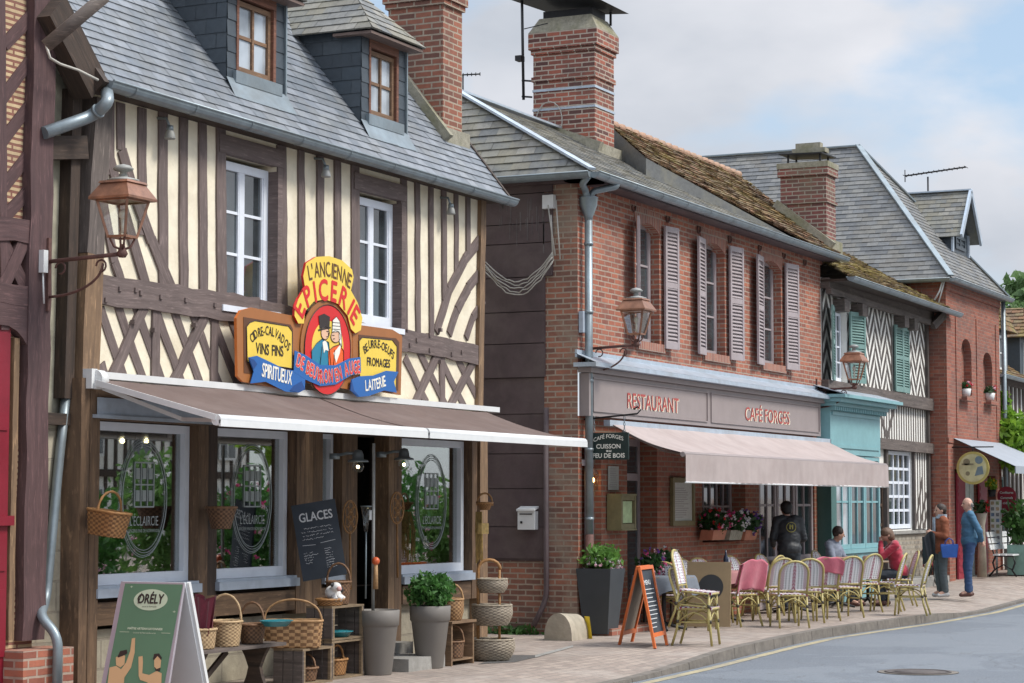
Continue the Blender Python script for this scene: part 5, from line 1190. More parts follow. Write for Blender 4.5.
# lettering following the curves of the board, letter by letter
def arctext(mb,txt,pts,h,dep,bold=0,wk=.86):
    """one letter at each step along a polyline given in crop coordinates (baseline)"""
    P=[Vector(SP(*p)) for p in pts]; L_=[0]
    for a,b in zip(P,P[1:]): L_.append(L_[-1]+(b-a).length)
    n=len(txt); tot=L_[-1]
    ws=[max(.38,(textpolys(ch)[2][1]-textpolys(ch)[2][0])/.6+.12) if ch!=' ' else .7 for ch in txt]; sw=sum(ws); pos=0
    for ch,w_ in zip(txt,ws):
        s=(pos+w_/2)/sw*tot; bb_=textpolys(ch)[2]; wd=min(w_/sw*tot*wk,(bb_[1]-bb_[0])*h*1.35); pos+=w_
        if ch==' ': continue
        for i in range(len(P)-1):
            if L_[i]<=s<=L_[i+1]+1e-9:
                d=(P[i+1]-P[i]).normalized(); q=P[i]+d*(s-L_[i]); break
        nrm=Vector((-d.y,d.x)); o=q-d*wd/2
        text(mb,ch,(o.x,YS1-dep,o.y),(d.x,0,d.y),(nrm.x,0,nrm.y),h,wd,bold=bold)
def seg(cx,cy,rx,ry,a0,a1,n=10): return [(cx+rx*math.cos(R(a0+(a1-a0)*i/n)),cy-ry*math.sin(R(a0+(a1-a0)*i/n))) for i in range(n+1)]
c=MB(); arctext(c,"EPICERIE",[(316,322),(332,272),(362,243),(400,229),(440,228),(482,243),(520,282),(556,352)],.205,.032,.008); c.build('lettering',m_sred,gs)
c=MB(); arctext(c,"L'ANCIENNE",[(348,140),(385,125),(440,122),(490,140),(535,178)],.15,.032,.002); c.build('lettering',m_sbr2,gs)
c=MB(); arctext(c,"CIDRE-CALVADOS",[(95,425),(120,398),(160,385),(200,395),(235,425),(262,462)],.085,.010,.002); arctext(c,"VINS FINS",[(112,468),(170,478),(240,484)],.10,.010,.003)
arctext(c,"BEURRE-OEUFS",[(610,475),(635,448),(670,445),(710,465),(740,500)],.085,.010,.002); arctext(c,"FROMAGES",[(620,525),(670,530),(726,536)],.085,.010,.003); c.build('lettering',m_sdark,gs)
c=MB(); arctext(c,"SPIRITUEUX",[(130,575),(190,592),(268,614)],.13,.035,.003); arctext(c,"LAITERIE",[(604,642),(650,635),(698,618)],.11,.035,.003); c.build('lettering',m_sw,gs)
for (mm_,dd_,bd_) in ((M("pale_outline",(.75,.55,.45),.5),.0352,.010),(M("bright_sign_red",(.72,.05,.05),.5),.038,.003)):
  c=MB(); arctext(c,"DE BEUVRON EN AUGE",[(285,525),(330,560),(400,606),(470,600),(530,566),(580,560)],.13,dd_,bd_,wk=.8); c.build('lettering',mm_,gs)
# ---- hanging board of the restaurant
hb=thing('hanging_sign','dark green board CAFE FORGES hung on chains from an iron arm','hanging sign',(26.45,YF,2.6))
XH=26.4; c=MB(); ya,yb_=10.97,11.52; c.box(XH-.015,XH+.015,ya,yb_,2.27,2.62); m_sgr=M('dark_green_board',(.015,.03,.028),.5,.1,5,.05); c.build('board',m_sgr,hb)
c=MB()
def arch(x,y): return (x,y+.05*math.sin(math.pi*x/.46))
text(c,'CAFÉ FORGES',(XH-.018,yb_-.06,2.50),(0,-1,0),(0,0,1),.05,.42,mapf=arch,bold=.001); text(c,'CUISSON',(XH-.018,yb_-.1,2.415),(0,-1,0),(0,0,1),.055,.34,bold=.002); text(c,'au',(XH-.018,yb_-.24,2.37),(0,-1,0),(0,0,1),.035,.07,bold=.002); text(c,'FEU DE BOIS',(XH-.018,yb_-.05,2.295),(0,-1,0),(0,0,1),.055,.45,bold=.002)
c.build('lettering',m_sw,hb)
c=MB(); c.tube([(XH,YF,2.80),(XH,10.85,2.86),(XH,10.8,2.91),(XH,10.84,2.95),(XH,10.9,2.92)],.012,6); c.build('iron_arm',m_iron,hb)
for yy in (ya+.06,yb_-.06):
    c=MB()
    for i in range(5): c.tube([(XH+(.012*math.cos(a) if i%2 else 0),yy+(0 if i%2 else .012*math.cos(a)),2.645+i*.042+.026*math.sin(a)) for a in [k*math.pi/4 for k in range(8)]],.0045,4,closed=True)
    c.build('chain',m_zinc,hb)
# ---- cases and menu boards on the piers
m_olive=M('olive_wood',(.20,.17,.08),.6,.15,9,.1)
mc=thing('menu_case','olive wooden menu case with green sheet on brick pier','menu case',(27.45,YF,1.35))
c=MB(); x0_,x1_=27.1,27.62; c.box(x0_,x1_,11.36,11.58,1.34,1.36); c.box(x0_,x1_,11.36,11.58,1.80,1.83); c.box(x0_,x0_+.05,11.37,11.58,1.36,1.80); c.box(x1_-.05,x1_,11.37,11.58,1.36,1.80); c.box(x0_+.05,x1_-.05,11.5,11.58,1.36,1.8)
c.box(x0_+.05,x1_-.05,11.375,11.39,1.36,1.43); c.box(x0_+.05,x1_-.05,11.375,11.39,1.74,1.80); c.build('case',m_olive,mc)
c=MB(); c.box(x0_+.1,x1_-.1,11.392,11.396,1.44,1.73); c.build('menu_sheet',M('menu_green',(.40,.52,.25),.4,.2,12,0),mc)
ms_=MB(); ms_.box(27.15,27.5,11.575,11.585,1.88,2.2); 
o=ms_.build('menu_sheet',M('menu_paper',(.40,.40,.36),.6,.1,30,0),None,origin=(27.3,11.58,1.88)); tag(o,'white menu sheet pinned on the brick pier above the olive case','menu sheet')
ms_=MB(); 
for i in range(9): ms_.box(27.19,27.19+random.uniform(.18,.27),11.572,11.574,1.92+i*.03,1.927+i*.03)
ms_.build('menu_lines',m_fascia,o)
mf=thing('framed_menu','olive framed menu with pale sheet on brick wall left of the window box','framed menu',(29.9,YF,1.4))
c=MB(); a,b=29.42,30.3; c.box(a,b,11.54,11.59,1.38,1.45); c.box(a,b,11.54,11.59,2.0,2.07); c.box(a,a+.07,11.541,11.59,1.45,2.0); c.box(b-.07,b,11.541,11.59,1.45,2.0); c.build('frame',m_olive,mf)
c=MB(); c.box(a+.07,b-.07,11.565,11.58,1.45,2.0); c.build('menu_sheet',M('pale_menu',(.52,.53,.48),.5,.12,25,0),mf)
c=MB(); 
for i in range(14): c.box(a+.14,a+.14+random.uniform(.3,.55),11.562,11.564,1.5+i*.032,1.508+i*.032)
c.build('menu_lines',m_fascia,mf)
# lit lantern inside the doorway, lit lamp far right
q=PY(592,480,YF+.06); t_=thing('door_lamp','lit yellow lantern in the restaurant doorway behind the hanging board','lantern',(q.x,q.y,q.z))
c=MB(); c.lathe([(.05,-.16),(.08,-.13),(.09,.08),(.03,.15),(.0,.18)],q,8,smooth=False); c.build('glass',m_glass2,t_); c=MB()
for k in range(4): c.tube([(q.x+.08*math.cos(k*1.57),q.y+.08*math.sin(k*1.57),q.z-.14),(q.x+.09*math.cos(k*1.57),q.y+.09*math.sin(k*1.57),q.z+.09)],.007,4)
c.lathe([(.1,.08),(.03,.16),(0,.2)],q,8); c.build('frame',m_copper,t_); c=MB(); c.ball(q,.035); c.build('bulb',emis('lit_warm',(1,.62,.22),9),t_)
q=PY(979,468,11.0); t_=thing('wall_lamp','small lit globe lamp beside the round yellow sign','wall lamp',(q.x,q.y,q.z)); c=MB(); c.ball(q,.08); c.build('globe',emis('lit_globe',(1,.6,.25),1.2),t_); c=MB(); c.tube([q,(q.x,11.25,q.z)],.012); c.build('arm',m_iron,t_)
# ---- lamps of the grocery
for (u,v,lb) in ((358,462,'left one of two caged bulb lamps, in front of the dark shop door'),(404,460,'right one of two caged bulb lamps, before the right shop window')):
    q=PY(u,v,11.25); t_=thing('bulb_lamp',lb,'lamp',tuple(q),group='bulb lamps under the brown awning')
    c=MB(); c.tube([(q.x-.05,11.52,q.z+.06),(q.x-.05,11.35,q.z+.09),(q.x,11.25,q.z+.09)],.015,6); c.lathe([(.055,-.03),(.055,.03),(0,.03)],(q.x-.05,11.5,q.z+.06),10); c.build('bracket',m_zinc,t_)
    c=MB(); c.lathe([(.11,.0),(.10,.02),(.06,.03),(.055,.08),(.04,.12),(.0,.13)],q,16); c.build('cap',m_zinc,t_)
    c=MB(); c.ball((q.x,q.y,q.z-.05),.062,12,8); c.build('glass',m_glass2,t_)
    c=MB(); c.ball((q.x,q.y,q.z-.05),.018,8,6); c.build('filament',m_spot,t_)
for k,(u,lb) in enumerate(((121,'left one'),(145,'middle one'),(169,'right one'))):
    q=PY(u,441,12.6); t_=thing('ceiling_spot',lb+' of three lit spots on the ceiling behind the left shop window','spotlight',tuple(q),group='lit spots behind the left window')
    c=MB(); c.tube([(q.x,q.y,2.6),(q.x,q.y,q.z+.05)],.012,6); c.lathe([(.03,.1),(.04,0),(0,.02)],q,10); c.build('spot_body',m_white,t_); c=MB(); c.ball(q+Vector((-.02,-.03,0)),.026); c.build('bulb',m_spot,t_)
# ---- far signs
q=PX(973,468,43.9); ds=thing('round_sign','round yellow painted sign hanging from iron arm under the grey awning','hanging sign',tuple(q))
def disc(mb,c_,r,x0,x1,n=28,mi=0): mb.prism([(x0,c_[0]+r*math.cos(2*math.pi*i/n),c_[1]+r*math.sin(2*math.pi*i/n)) for i in range(n)],(x1-x0,0,0),mi)
c=MB(); disc(c,(q.y,q.z),.33,43.88,43.92); c.build('disc',M('ochre_rim',(.42,.34,.10),.6,.1,6,0),ds); c=MB(); disc(c,(q.y,q.z),.28,43.87,43.879); c.build('painted_face',M('pale_yellow',(.50,.46,.26),.6,.2,6,0),ds)
c=MB(); c.box(43.862,43.869,q.y-.02,q.y+.22,q.z+.06,q.z+.09); disc(c,(q.y+.12,q.z+.12),.07,43.862,43.869,12); disc(c,(q.y+.1,q.z-.11),.045,43.862,43.869,10); c.build('painted_tree',M('olive_brown',(.2,.17,.1),.6),ds)
c=MB(); disc(c,(q.y-.13,q.z+.16),.08,43.862,43.869,12); c.prism([(43.86,q.y-.22,q.z-.12),(43.86,q.y-.04,q.z-.16),(43.86,q.y-.1,q.z+.02),(43.86,q.y-.2,q.z+.04)],(.008,0,0)); c.build('painted_shape',M('slate_blue',(.14,.19,.22),.6),ds)
c=MB(); c.tube([(43.9,11.3,q.z+.42),(43.9,10.35,q.z+.42)],.015,5); c.tube([(43.9,q.y,q.z+.42),(43.9,q.y,q.z+.3)],.012,5); c.build('iron_arm',m_iron,ds)
q=PX(1007,505,46.5); rs=thing('red_sign','dark red double disc sign with white lettering and white animal','shop sign',tuple(q)); m_dr=M('crimson',(.30,.015,.04),.5,.05,5,0)
c=MB(); disc(c,(q.y,q.z+.19),.20,46.48,46.51); disc(c,(q.y-.01,q.z-.18),.21,46.481,46.512); c.box(46.482,46.511,q.y-.18,q.y+.18,q.z-.05,q.z+.12); c.build('discs',m_dr,rs)
c=MB(); text(c,'Confitures',(46.474,q.y+.14,q.z+.24),(0,-1,0),(0,0,1),.045,.28,bold=.003); text(c,'Caramels',(46.474,q.y+.13,q.z+.13),(0,-1,0),(0,0,1),.045,.26,bold=.003); text(c,'cidre',(46.474,q.y+.08,q.z+.02),(0,-1,0),(0,0,1),.045,.16,bold=.003)
for (yy,zz,r_) in ((.06,-.1,.035),(.05,-.17,.05),(.0,-.2,.06),(-.04,-.24,.05)): disc(c,(q.y+yy,q.z+zz),r_,46.47,46.478,10)
for yy in (.06,.02,-.03,-.07): c.box(46.47,46.478,q.y+yy-.012,q.y+yy+.012,q.z-.33,q.z-.2)
c.build('lettering',m_white,rs); c=MB(); c.tube([(46.52,q.y,q.z+.3),(46.52,q.y,gz(46))],.02,6); c.build('post',m_zinc,rs)
# ================================================================= GOODS IN FRONT OF THE GROCERY
m_wick=[M('golden_wicker',(.34,.17,.06),.6,.25,30,.4),M('pale_wicker',(.48,.34,.19),.65,.2,30,.4),M('brown_wicker',(.19,.10,.05),.6,.3,30,.4),M('grey_rattan',(.34,.29,.22),.75,.2,30,.4),M('honey_wicker',(.38,.22,.10),.6,.25,30,.4)]
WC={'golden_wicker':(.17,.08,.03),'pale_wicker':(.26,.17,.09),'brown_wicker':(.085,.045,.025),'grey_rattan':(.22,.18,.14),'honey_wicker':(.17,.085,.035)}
def wick_body(mb,w,d,h,flare=.8,p=2.,n=64,rows=None,mi=0,z0=0,bulge=0):
    rows=(rows and rows*2) or max(10,int(h/.010)); DK=1
    def se(t): return (abs(math.cos(t))**p+abs(math.sin(t))**p)**(-1/p)
    prof=[(.0001,z0)]+[( (flare+(1-flare)*(i/rows)+bulge*math.sin(math.pi*i/rows)),z0+h*i/rows) for i in range(rows+1)]
    N_=len(prof)
    prof+= [(r*.93,z) for r,z in prof[:0:-1]]+[(.0001,z0+.01)]
    def mod(i,k,t):
        a=se(t)
        if 0<i<N_: a*=1+(.035 if i%2 else .0)*math.cos(k*math.pi/2+math.pi*(i//2%2))
        return a
    base=len(mb.v)
    for i,(r,z) in enumerate(prof):
        for k in range(n):
            t=2*math.pi*k/n; q=r*mod(i,k,t); mb.v.append((q*w/2*math.cos(t),q*d/2*math.sin(t),z))
    for i in range(len(prof)-1):
        for k in range(n):
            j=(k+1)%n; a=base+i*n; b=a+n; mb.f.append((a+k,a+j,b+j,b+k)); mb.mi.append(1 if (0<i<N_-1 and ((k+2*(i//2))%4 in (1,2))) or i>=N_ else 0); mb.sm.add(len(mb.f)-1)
_dk={}
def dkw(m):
    if m.name not in _dk: _dk[m.name]=M(m.name+'_shade_strand',WC[m.name],.7,.3,30,.4)  # darker copy: shade painted into the weave's recesses and the basket's inside
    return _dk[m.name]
def braid(mb,pts,r,closed=False):
    P=[Vector(p) for p in pts]
    mb.tube(P,[r*(1+.18*math.sin(i*2.3)) for i in range(len(P))],7,closed=closed)
def basket(label,loc,w,d,h,mat,flare=.8,p=2.,handle=.22,across='x',rotz=0,group='wicker baskets outside the grocery',rows=None,lid=False,bulge=0,rot=None,hoffs=0):
    t_=thing('wicker_basket',label,'basket',tuple(loc),rotz,group,rot=rot)
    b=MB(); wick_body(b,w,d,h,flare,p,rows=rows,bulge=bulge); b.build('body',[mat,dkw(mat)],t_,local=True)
    def se(t): return (abs(math.cos(t))**p+abs(math.sin(t))**p)**(-1/p)
    b=MB(); braid(b,[(se(t)*w/2*1.0*math.cos(t),se(t)*d/2*math.sin(t),h) for t in [2*math.pi*i/40 for i in range(40)]],.012,True); b.build('rim',mat,t_,local=True)
    if handle:
        b=MB(); n=18; pts=[]
        for i in range(n+1):
            a=math.pi*i/n; s=w/2 if across=='x' else d/2
            q=-math.cos(a)*s*.97; z=h-.03+ (handle+.03)*math.sin(a)**.75
            pts.append((q,hoffs,z) if across=='x' else (hoffs,q,z))
        braid(b,pts,.011); b.build('handle',mat,t_,local=True)
    if lid:
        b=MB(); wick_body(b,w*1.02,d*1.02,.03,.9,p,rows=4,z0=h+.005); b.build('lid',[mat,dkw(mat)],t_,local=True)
    return t_
basket('golden rectangular handled basket hung on the brown corner post at left',PY(106,536,11.26),.40,.26,.21,m_wick[0],.82,3.5,.17,'y',R(65),rot=(R(4),R(-6),R(75)))
basket('shallow brown basket hung on post between the left and middle shop windows',PY(221,529,11.3),.34,.26,.20,m_wick[2],.62,2.2,0,rotz=R(60))
# trestle table with baskets
TT=PY(235,648,10.95); tz=.42
tb_=thing('trestle_table','low weathered plank table holding baskets by the green folding sign','table',(16.95,10.95,0))
b=MB()
for i,yy in enumerate((10.76,10.88,11.0,11.12)): b.box(16.1,17.62,yy,yy+.115,tz-.03+.002*(i%2),tz+.002*(i%2))
b.build('table_top',m_timberg,tb_)
for x in (16.35,17.38):
    b=MB(); b.prism([(x-.02,10.95+yy,zz) for yy,zz in [(-.17,0),(-.13,.0),(-.08,.12),(-.06,.2),(-.1,.3),(-.15,tz-.035),(.15,tz-.035),(.1,.3),(.06,.2),(.08,.12),(.13,0),(.17,0)]],(.05,0,0)); b.build('leg',m_darkwood,tb_)
b=MB(); b.bar((16.4,10.95,.06),(16.9,10.95,tz-.05),.03,.05); b.build('brace',m_darkwood,tb_)
def on(u,v,Y,z): q=PY(u,v,Y); return (q.x,Y,z)
basket('large pale basket with tall arched handle, second from the left on the plank table',(GX(225,10.93,640),10.93,tz+.004),.36,.30,.22,m_wick[1],.82,2,.24,'y',R(20),rows=14)
basket('small brown basket at the right end of the plank table',(GX(252,10.93,640),10.93,tz+.004),.28,.24,.17,m_wick[2],.8,2,.20,'y',R(10))
basket('small pale basket on the plank table holding the dark red bag',(GX(203,10.9,650),10.9,tz+.004),.26,.22,.17,m_wick[1],.85,2,0)
bg_=MB(); qx=GX(203,10.9,640)
gridpoly(bg_,lambda s,t_:(qx-.02+.16*(s-.5)*(1+.5*t_)*math.cos(1),10.9-.0+.16*(s-.5)*(1.2+.9*t_)+.02*math.sin(s*14),tz+.1+.34*t_+.02*math.sin(s*9+2)),14,10)
gridpoly(bg_,lambda s,t_:(qx+.05+.16*(s-.5)*(1+.5*t_)*math.cos(1),10.9-.0+.16*(s-.5)*(1.2+.9*t_)+.02*math.cos(s*14),tz+.1+.36*t_+.02*math.sin(s*8+1)),14,10)
tag(bg_.build('fabric_bag',M('dark_red_cloth',(.20,.02,.045),.85,.2,20,.3,sheen=.3),None,origin=(qx,10.9,tz+.1)),'dark red cloth bag standing in the small pale basket beside green sign','bag')
# crates
def crate(label,x0,x1,y0,y1,z0,h):
    t_=thing('wooden_crate',label,'crate',((x0+x1)/2,(y0+y1)/2,z0),group='wooden crates stacked as display shelves')
    for (nm,bx_) in (('side_panel',(x0,x0+.02)),('side_panel',(x1-.02,x1))):
        b=MB(); n=3; 
        for k in range(n): 
            ya=y0+(y1-y0)*k/n; b.box(bx_[0],bx_[1],ya+.004,ya+(y1-y0)/n-.006,z0+.021,z0+h-.021)
        b.build(nm,m_timberg,t_)
    for (nm,z) in (('bottom_panel',z0),('top_panel',z0+h-.02)):
        b=MB()
        for k in range(3):
            ya=y0+(y1-y0)*k/3; b.box(x0,x1,ya+.003,ya+(y1-y0)/3-.004,z,z+.02)
        b.build(nm,m_tanwood2,t_)
    b=MB()
    for k in range(3): 
        za=z0+.022+(h-.044)*k/3; b.box(x0+.021,x1-.021,y1-.015,y1-.001,za+.003,za+(h-.044)/3-.005)
    b.build('back_panel',m_timberg,t_)
    b=MB()
    for xx in (x0+.022,x1-.047): b.box(xx,xx+.025,y0+.001,y0+.03,z0+.021,z0+h-.021)
    b.pieces('corner_batten',m_tanwood2,t_)
    return t_
m_tanwood2=wood('crate_wood',(.28,.20,.12),(.15,.11,.07),gl=18)
cA=(GX(303,10.72,665),GX(333,10.72,665)); cB=(GX(332,10.82,665),GX(364,10.82,665))
crate('low weathered crate with open front, left of the two-high crate stack',cA[0],cA[1],10.72,11.05,0,.34)
crate('bottom crate of the two-high stack beside the tall grey pot',cB[0],cB[1],10.82,11.12,0,.37)
crate('top crate of the two-high stack below the chalkboard',cB[0]+.0,cB[1],10.82,11.12,.375,.33)
basket('wide chequered rectangular basket with arched handle on the low crate',((cA[0]+cA[1])/2-.12,10.93,.344),.56,.30,.25,m_wick[4],.92,4,.20,'x',R(-62),rows=8)
basket('small brown basket inside the low open crate',((cA[0]+cA[1])/2+.02,10.86,.024),.26,.2,.12,m_wick[2],.8,2,.13,'y')
basket('small tan basket with tall handle in the bottom crate of the stack',((cB[0]+cB[1])/2,10.95,.024),.26,.16,.15,m_wick[0],.8,3,.14,'x')
basket('dark handled basket standing on the top crate beside the cow toy',((cB[0]+cB[1])/2+.08,10.98,.71),.34,.24,.22,m_wick[2],.8,2,.18,'y',R(20))
basket('flat oval tray basket under the cow toy on the top crate',((cB[0]+cB[1])/2-.17,10.93,.709),.34,.24,.06,m_wick[0],.85,2,0)
for (x,y_,z,lb) in ((GX(277,10.62,634)+.05,10.66,.585,'teal oval dish resting on the rim of the wide chequered basket'),((cB[0]+cB[1])/2-.02,10.93,.40,'teal oval dish inside the top crate of the stack')):
    b=MB(); b.lathe([(.0001,0),(.10,.0),(.135,.045),(.15,.05),(.135,.055),(.095,.015),(.0001,.015)],(x,y_,z),24,sq=(1.25,1)); 
    tag(b.build('oval_dish',M('teal_glaze',(.03,.20,.24),.25,.1,8,0) if 'teal_glaze' not in bpy.data.materials else bpy.data.materials['teal_glaze'],None,origin=(x,y_,z)),lb,'dish','teal dishes among the baskets')
# cow toy
cx_,cy_,cz_=(cB[0]+cB[1])/2-.16,10.9,.775
cw=thing('plush_cow','small black and white toy cow lying in the flat tray basket','soft toy',(cx_,cy_,cz_)); m_cw=M('plush_white',(.75,.74,.72),.9,.04,9,.1,sheen=.3)
b=MB(); b.ball((cx_,cy_,cz_+.06),.075,14,10,sc=(1.3,1,.95)); b.build('body',m_cw,cw)
b=MB(); b.ball((cx_-.07,cy_-.07,cz_+.115),.05,12,8,sc=(.9,1.1,.95)); b.build('head',m_cw,cw)
b=MB(); b.ball((cx_-.085,cy_-.115,cz_+.10),.03,10,7,sc=(1.1,.8,.8)); b.build('muzzle',M('pink_cloth',(.6,.35,.32),.9),cw)
for s_ in (-1,1): b=MB(); b.ball((cx_-.07+s_*.05,cy_-.06,cz_+.14),.026,8,6,sc=(1.5,.5,.8)); b.build('ear',m_black,cw)
for (dx,dy) in ((-.09,-.08),(.0,-.1),(.09,-.07),(.12,.02)): b=MB(); b.tube([(cx_+dx*.6,cy_+dy*.4,cz_+.03),(cx_+dx,cy_+dy,cz_-.005)],[.028,.024],8); b.build('leg',m_cw,cw)
b=MB(); b.ball((cx_+.04,cy_-.035,cz_+.085),.05,10,7,sc=(1.1,1,.8)); b.build('black_patch',m_black,cw)
b=MB(); b.ball((cx_-.05,cy_-.09,cz_+.135),.03,10,7,sc=(.9,.8,.8)); b.build('black_patch',m_black,cw)
# leaf helpers
def leafmat(name,c,tr=.4):
    m,t,b=_mat(name); f=_noise(t,_pos(t),14,3); cc_=_mixc(t,_ramp(t,f,.3,.7),mul(c,.65),mul(c,1.5)); t.links.new(cc_,b.inputs['Base Color']); b.inputs['Roughness'].default_value=.55
    ts=t.nodes.new('ShaderNodeBsdfTranslucent'); t.links.new(cc_,ts.inputs[0]); mx_=t.nodes.new('ShaderNodeMixShader'); mx_.inputs[0].default_value=tr
    o=t.nodes['Material Output']; t.links.new(b.outputs[0],mx_.inputs[1]); t.links.new(ts.outputs[0],mx_.inputs[2]); t.links.new(mx_.outputs[0],o.inputs[0]); return m
m_leaf=leafmat('green_leaves',(.055,.14,.03)); m_leafd=leafmat('dark_leaves',(.03,.08,.022)); m_leafl=leafmat('lime_leaves',(.20,.36,.04)); m_leafb=leafmat('box_leaves',(.06,.17,.035))
m_pink=leafmat('pink_petals',(.55,.05,.20)); m_purple=leafmat('purple_petals',(.16,.06,.30)); m_whitef=leafmat('white_petals',(.75,.72,.74)); m_palepink=leafmat('pale_pink_petals',(.65,.40,.48)); m_redf=leafmat('red_petals',(.55,.02,.03)); m_yellowf=leafmat('yellow_petals',(.7,.5,.03))
def leaf(mb,c_,s,mi=0,rnd=random,asp=1.7,nrm=None):
    a=Vector((rnd.gauss(0,1),rnd.gauss(0,1),rnd.gauss(0,.7))); a.normalize(); b=a.orthogonal().normalized(); b.rotate(Matrix.Rotation(rnd.uniform(0,6.28),3,a)); q=a.cross(b)
    c_=Vector(c_); mb.poly([c_-b*s*asp/2,c_+q*s*.35,c_+b*s*asp/2,c_-q*s*.35],mi)
def clump(mb,c_,r,n,s,mi=0,rnd=random,shell=.55,lump=0,flat=1):
    c_=Vector(c_); r=Vector(r) if not isinstance(r,(int,float)) else Vector((r,r,r))
    for i in range(n):
        d=Vector((rnd.gauss(0,1),rnd.gauss(0,1),rnd.gauss(0,1))).normalized(); k=shell+(1-shell)*rnd.random()
        k*=1+lump*noise.noise(d*2.3+c_)
        leaf(mb,c_+Vector((d.x*r.x,d.y*r.y,d.z*r.z))*k,s*rnd.choice((.5,.7,.9,1.1,1.3,1.7)),mi,rnd)
def blossoms(mb,c_,r,n,s,mis,rnd=random):
    c_=Vector(c_); r=Vector(r)
    for i in range(n):
        d=Vector((rnd.gauss(0,1),rnd.gauss(0,1)-.5,rnd.gauss(0,1))).normalized(); p=c_+Vector((d.x*r.x,d.y*r.y,d.z*r.z))*rnd.uniform(.85,1.1); mi=rnd.choice(mis)
        for k in range(5): leaf(mb,p+Vector((rnd.gauss(0,1),rnd.gauss(0,1),rnd.gauss(0,1)))*s*.3,s,mi,rnd,1.1)
# round pots
m_pot=M('taupe_plastic_pot',(.17,.155,.14),.6,.06,4,.05); m_pot2=M('anthracite_pot',(.045,.052,.06),.5,.1,4,.05); m_soil=M('soil',(.05,.035,.025),.95,.3,30,.5); m_terra=M('terracotta',(.42,.17,.10),.8,.12,8,.2)
def pot(label,x,y,r=.215,h=.64,g=None):
    t_=thing('plant_pot',label,'plant pot',(x,y,0),group=g)
    b=MB(); b.lathe([(.0001,0),(r*.62,0),(r*.64,.01),(r*.90,h*.74),(r*.93,h*.76),(r*.97,h*.77),(r,h),(r*.96,h+.004),(r*.92,h),(r*.9,h-.06),(.0001,h-.06)],(x,y,0),40); b.build('pot',m_pot,t_)
    b=MB(); b.lathe([(.0001,h-.05),(r*.88,h-.05),(.0001,h-.045)],(x,y,0),20); b.build('soil',m_soil,t_); return t_
p1=pot('tall grey round pot without a plant holding a pole, left of the doorway step',GX(377,10.75,660)+.02,10.75)
p2=pot('tall grey round pot with clipped green bush, right of the doorway step',GX(430,10.7,650),10.7)
b=MB(); cc_=(GX(431,10.7,650),10.7,.80)
for k in range(9): 
    a=random.uniform(0,6.28); b.tube([(cc_[0],cc_[1],.58),(cc_[0]+.08*math.cos(a),cc_[1]+.08*math.sin(a),.72)],.006,4,mi=1)
clump(b,cc_,(.25,.25,.17),2600,.035,0,shell=.45,lump=.55); b.build('foliage',[m_leafb,m_bark],p2)
# pole with ball in the first pot
q=(GX(373,10.78,600),10.78)
b=thing('garden_ornament','thin pale pole with an orange ball standing in the empty grey pot','garden ornament',(q[0],q[1],.58))
c=MB(); c.tube([(q[0],q[1],.55),(q[0],q[1],2.3)],.017,8); c.build('pole',m_lead,b); c=MB(); c.ball((q[0]-.01,q[1]-.035,PY(373,561,10.78).z),.042); c.build('ball',M('orange_ball',(.55,.10,.03),.4),b); c=MB(); c.tube([(q[0]-.01,q[1]-.035,1.12),(q[0]-.01,q[1]-.035,.85)],[.02,.028],8); c.build('feather_tassel',m_wick[4],b)
# step
b=MB(); b.box(19.75,20.55,10.62,11.1,-.02,.13); b.box(19.95,20.75,11.105,11.6,-.02,.24); tag(b.build('stone_step',m_grey_stone,None,origin=(20.2,11,0)),'worn grey stone steps at the grocery door between the two grey pots','step')
# little stool with two baskets
x0_,x1_=GX(450,10.6,660)+.03,GX(474,10.6,660)
b=thing('wooden_stool','narrow wooden stool between the bushy pot and the three-tier basket stand','stool',((x0_+x1_)/2,10.72,0))
c=MB(); c.box(x0_-.02,x1_+.02,10.58,10.9,.44,.465); c.build('seat',m_tanwood,b)
for (xx,ee) in ((x0_,0),(x1_-.03,0)): c=MB(); c.box(xx,xx+.03,10.6,10.88,0,.438); c.build('side_panel',m_tanwood,b)
c=MB(); c.box(x0_+.03,x1_-.03,10.6,10.88,.05,.07); c.build('shelf',m_tanwood,b)
basket('round honey basket with thin handle on top of the small wooden stool',((x0_+x1_)/2,10.74,.468),.30,.26,.22,m_wick[4],.85,2,.16,'y',R(30),bulge=.1)
basket('dark striped basket with red handle standing inside the small wooden stool',((x0_+x1_)/2,10.72,.073),.30,.24,.17,m_wick[2],.9,2,.17,'y',R(30),rows=8)
# three tier basket stand
x=GX(492,10.6,650); y_=10.6
b=thing('basket_stand','bamboo stand with three round greyish baskets one above another','basket stand',(x,y_,0))
hz=[.0,.37,.72]; rr=[.24,.215,.165]
for z,r_ in zip(hz,rr):
    c=MB(); wick_body(c,2*r_,2*r_,.22 if z<.7 else .15,.78,2,rows=14 if z<.7 else 10,bulge=.13)
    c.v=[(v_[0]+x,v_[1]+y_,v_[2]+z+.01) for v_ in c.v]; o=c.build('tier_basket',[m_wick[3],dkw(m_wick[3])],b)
    c=MB(); h_=(.22 if z<.7 else .15); braid(c,[(x+r_*math.cos(t)*1.0,y_+r_*math.sin(t),z+.01+h_) for t in [2*math.pi*i/32 for i in range(32)]],.011,True); c.build('rim',m_wick[3],o)
c=MB(); pts=[(x-.10,y_+.12,0),(x-.10,y_+.12,.95)]
for i in range(9):
    a=math.pi*i/8; pts.append((x-.03-.07*math.cos(a),y_+.12-.10+.10*math.cos(a),.98+.11*math.sin(a)))
c.tube(pts,.018,8); c.build('bamboo_pole',m_wick[0],b)
c=MB(); c.tube([(x+.02,y_-.08,0),(x+.02,y_-.08,.98)],.015,8); c.build('bamboo_pole',m_wick[0],b)
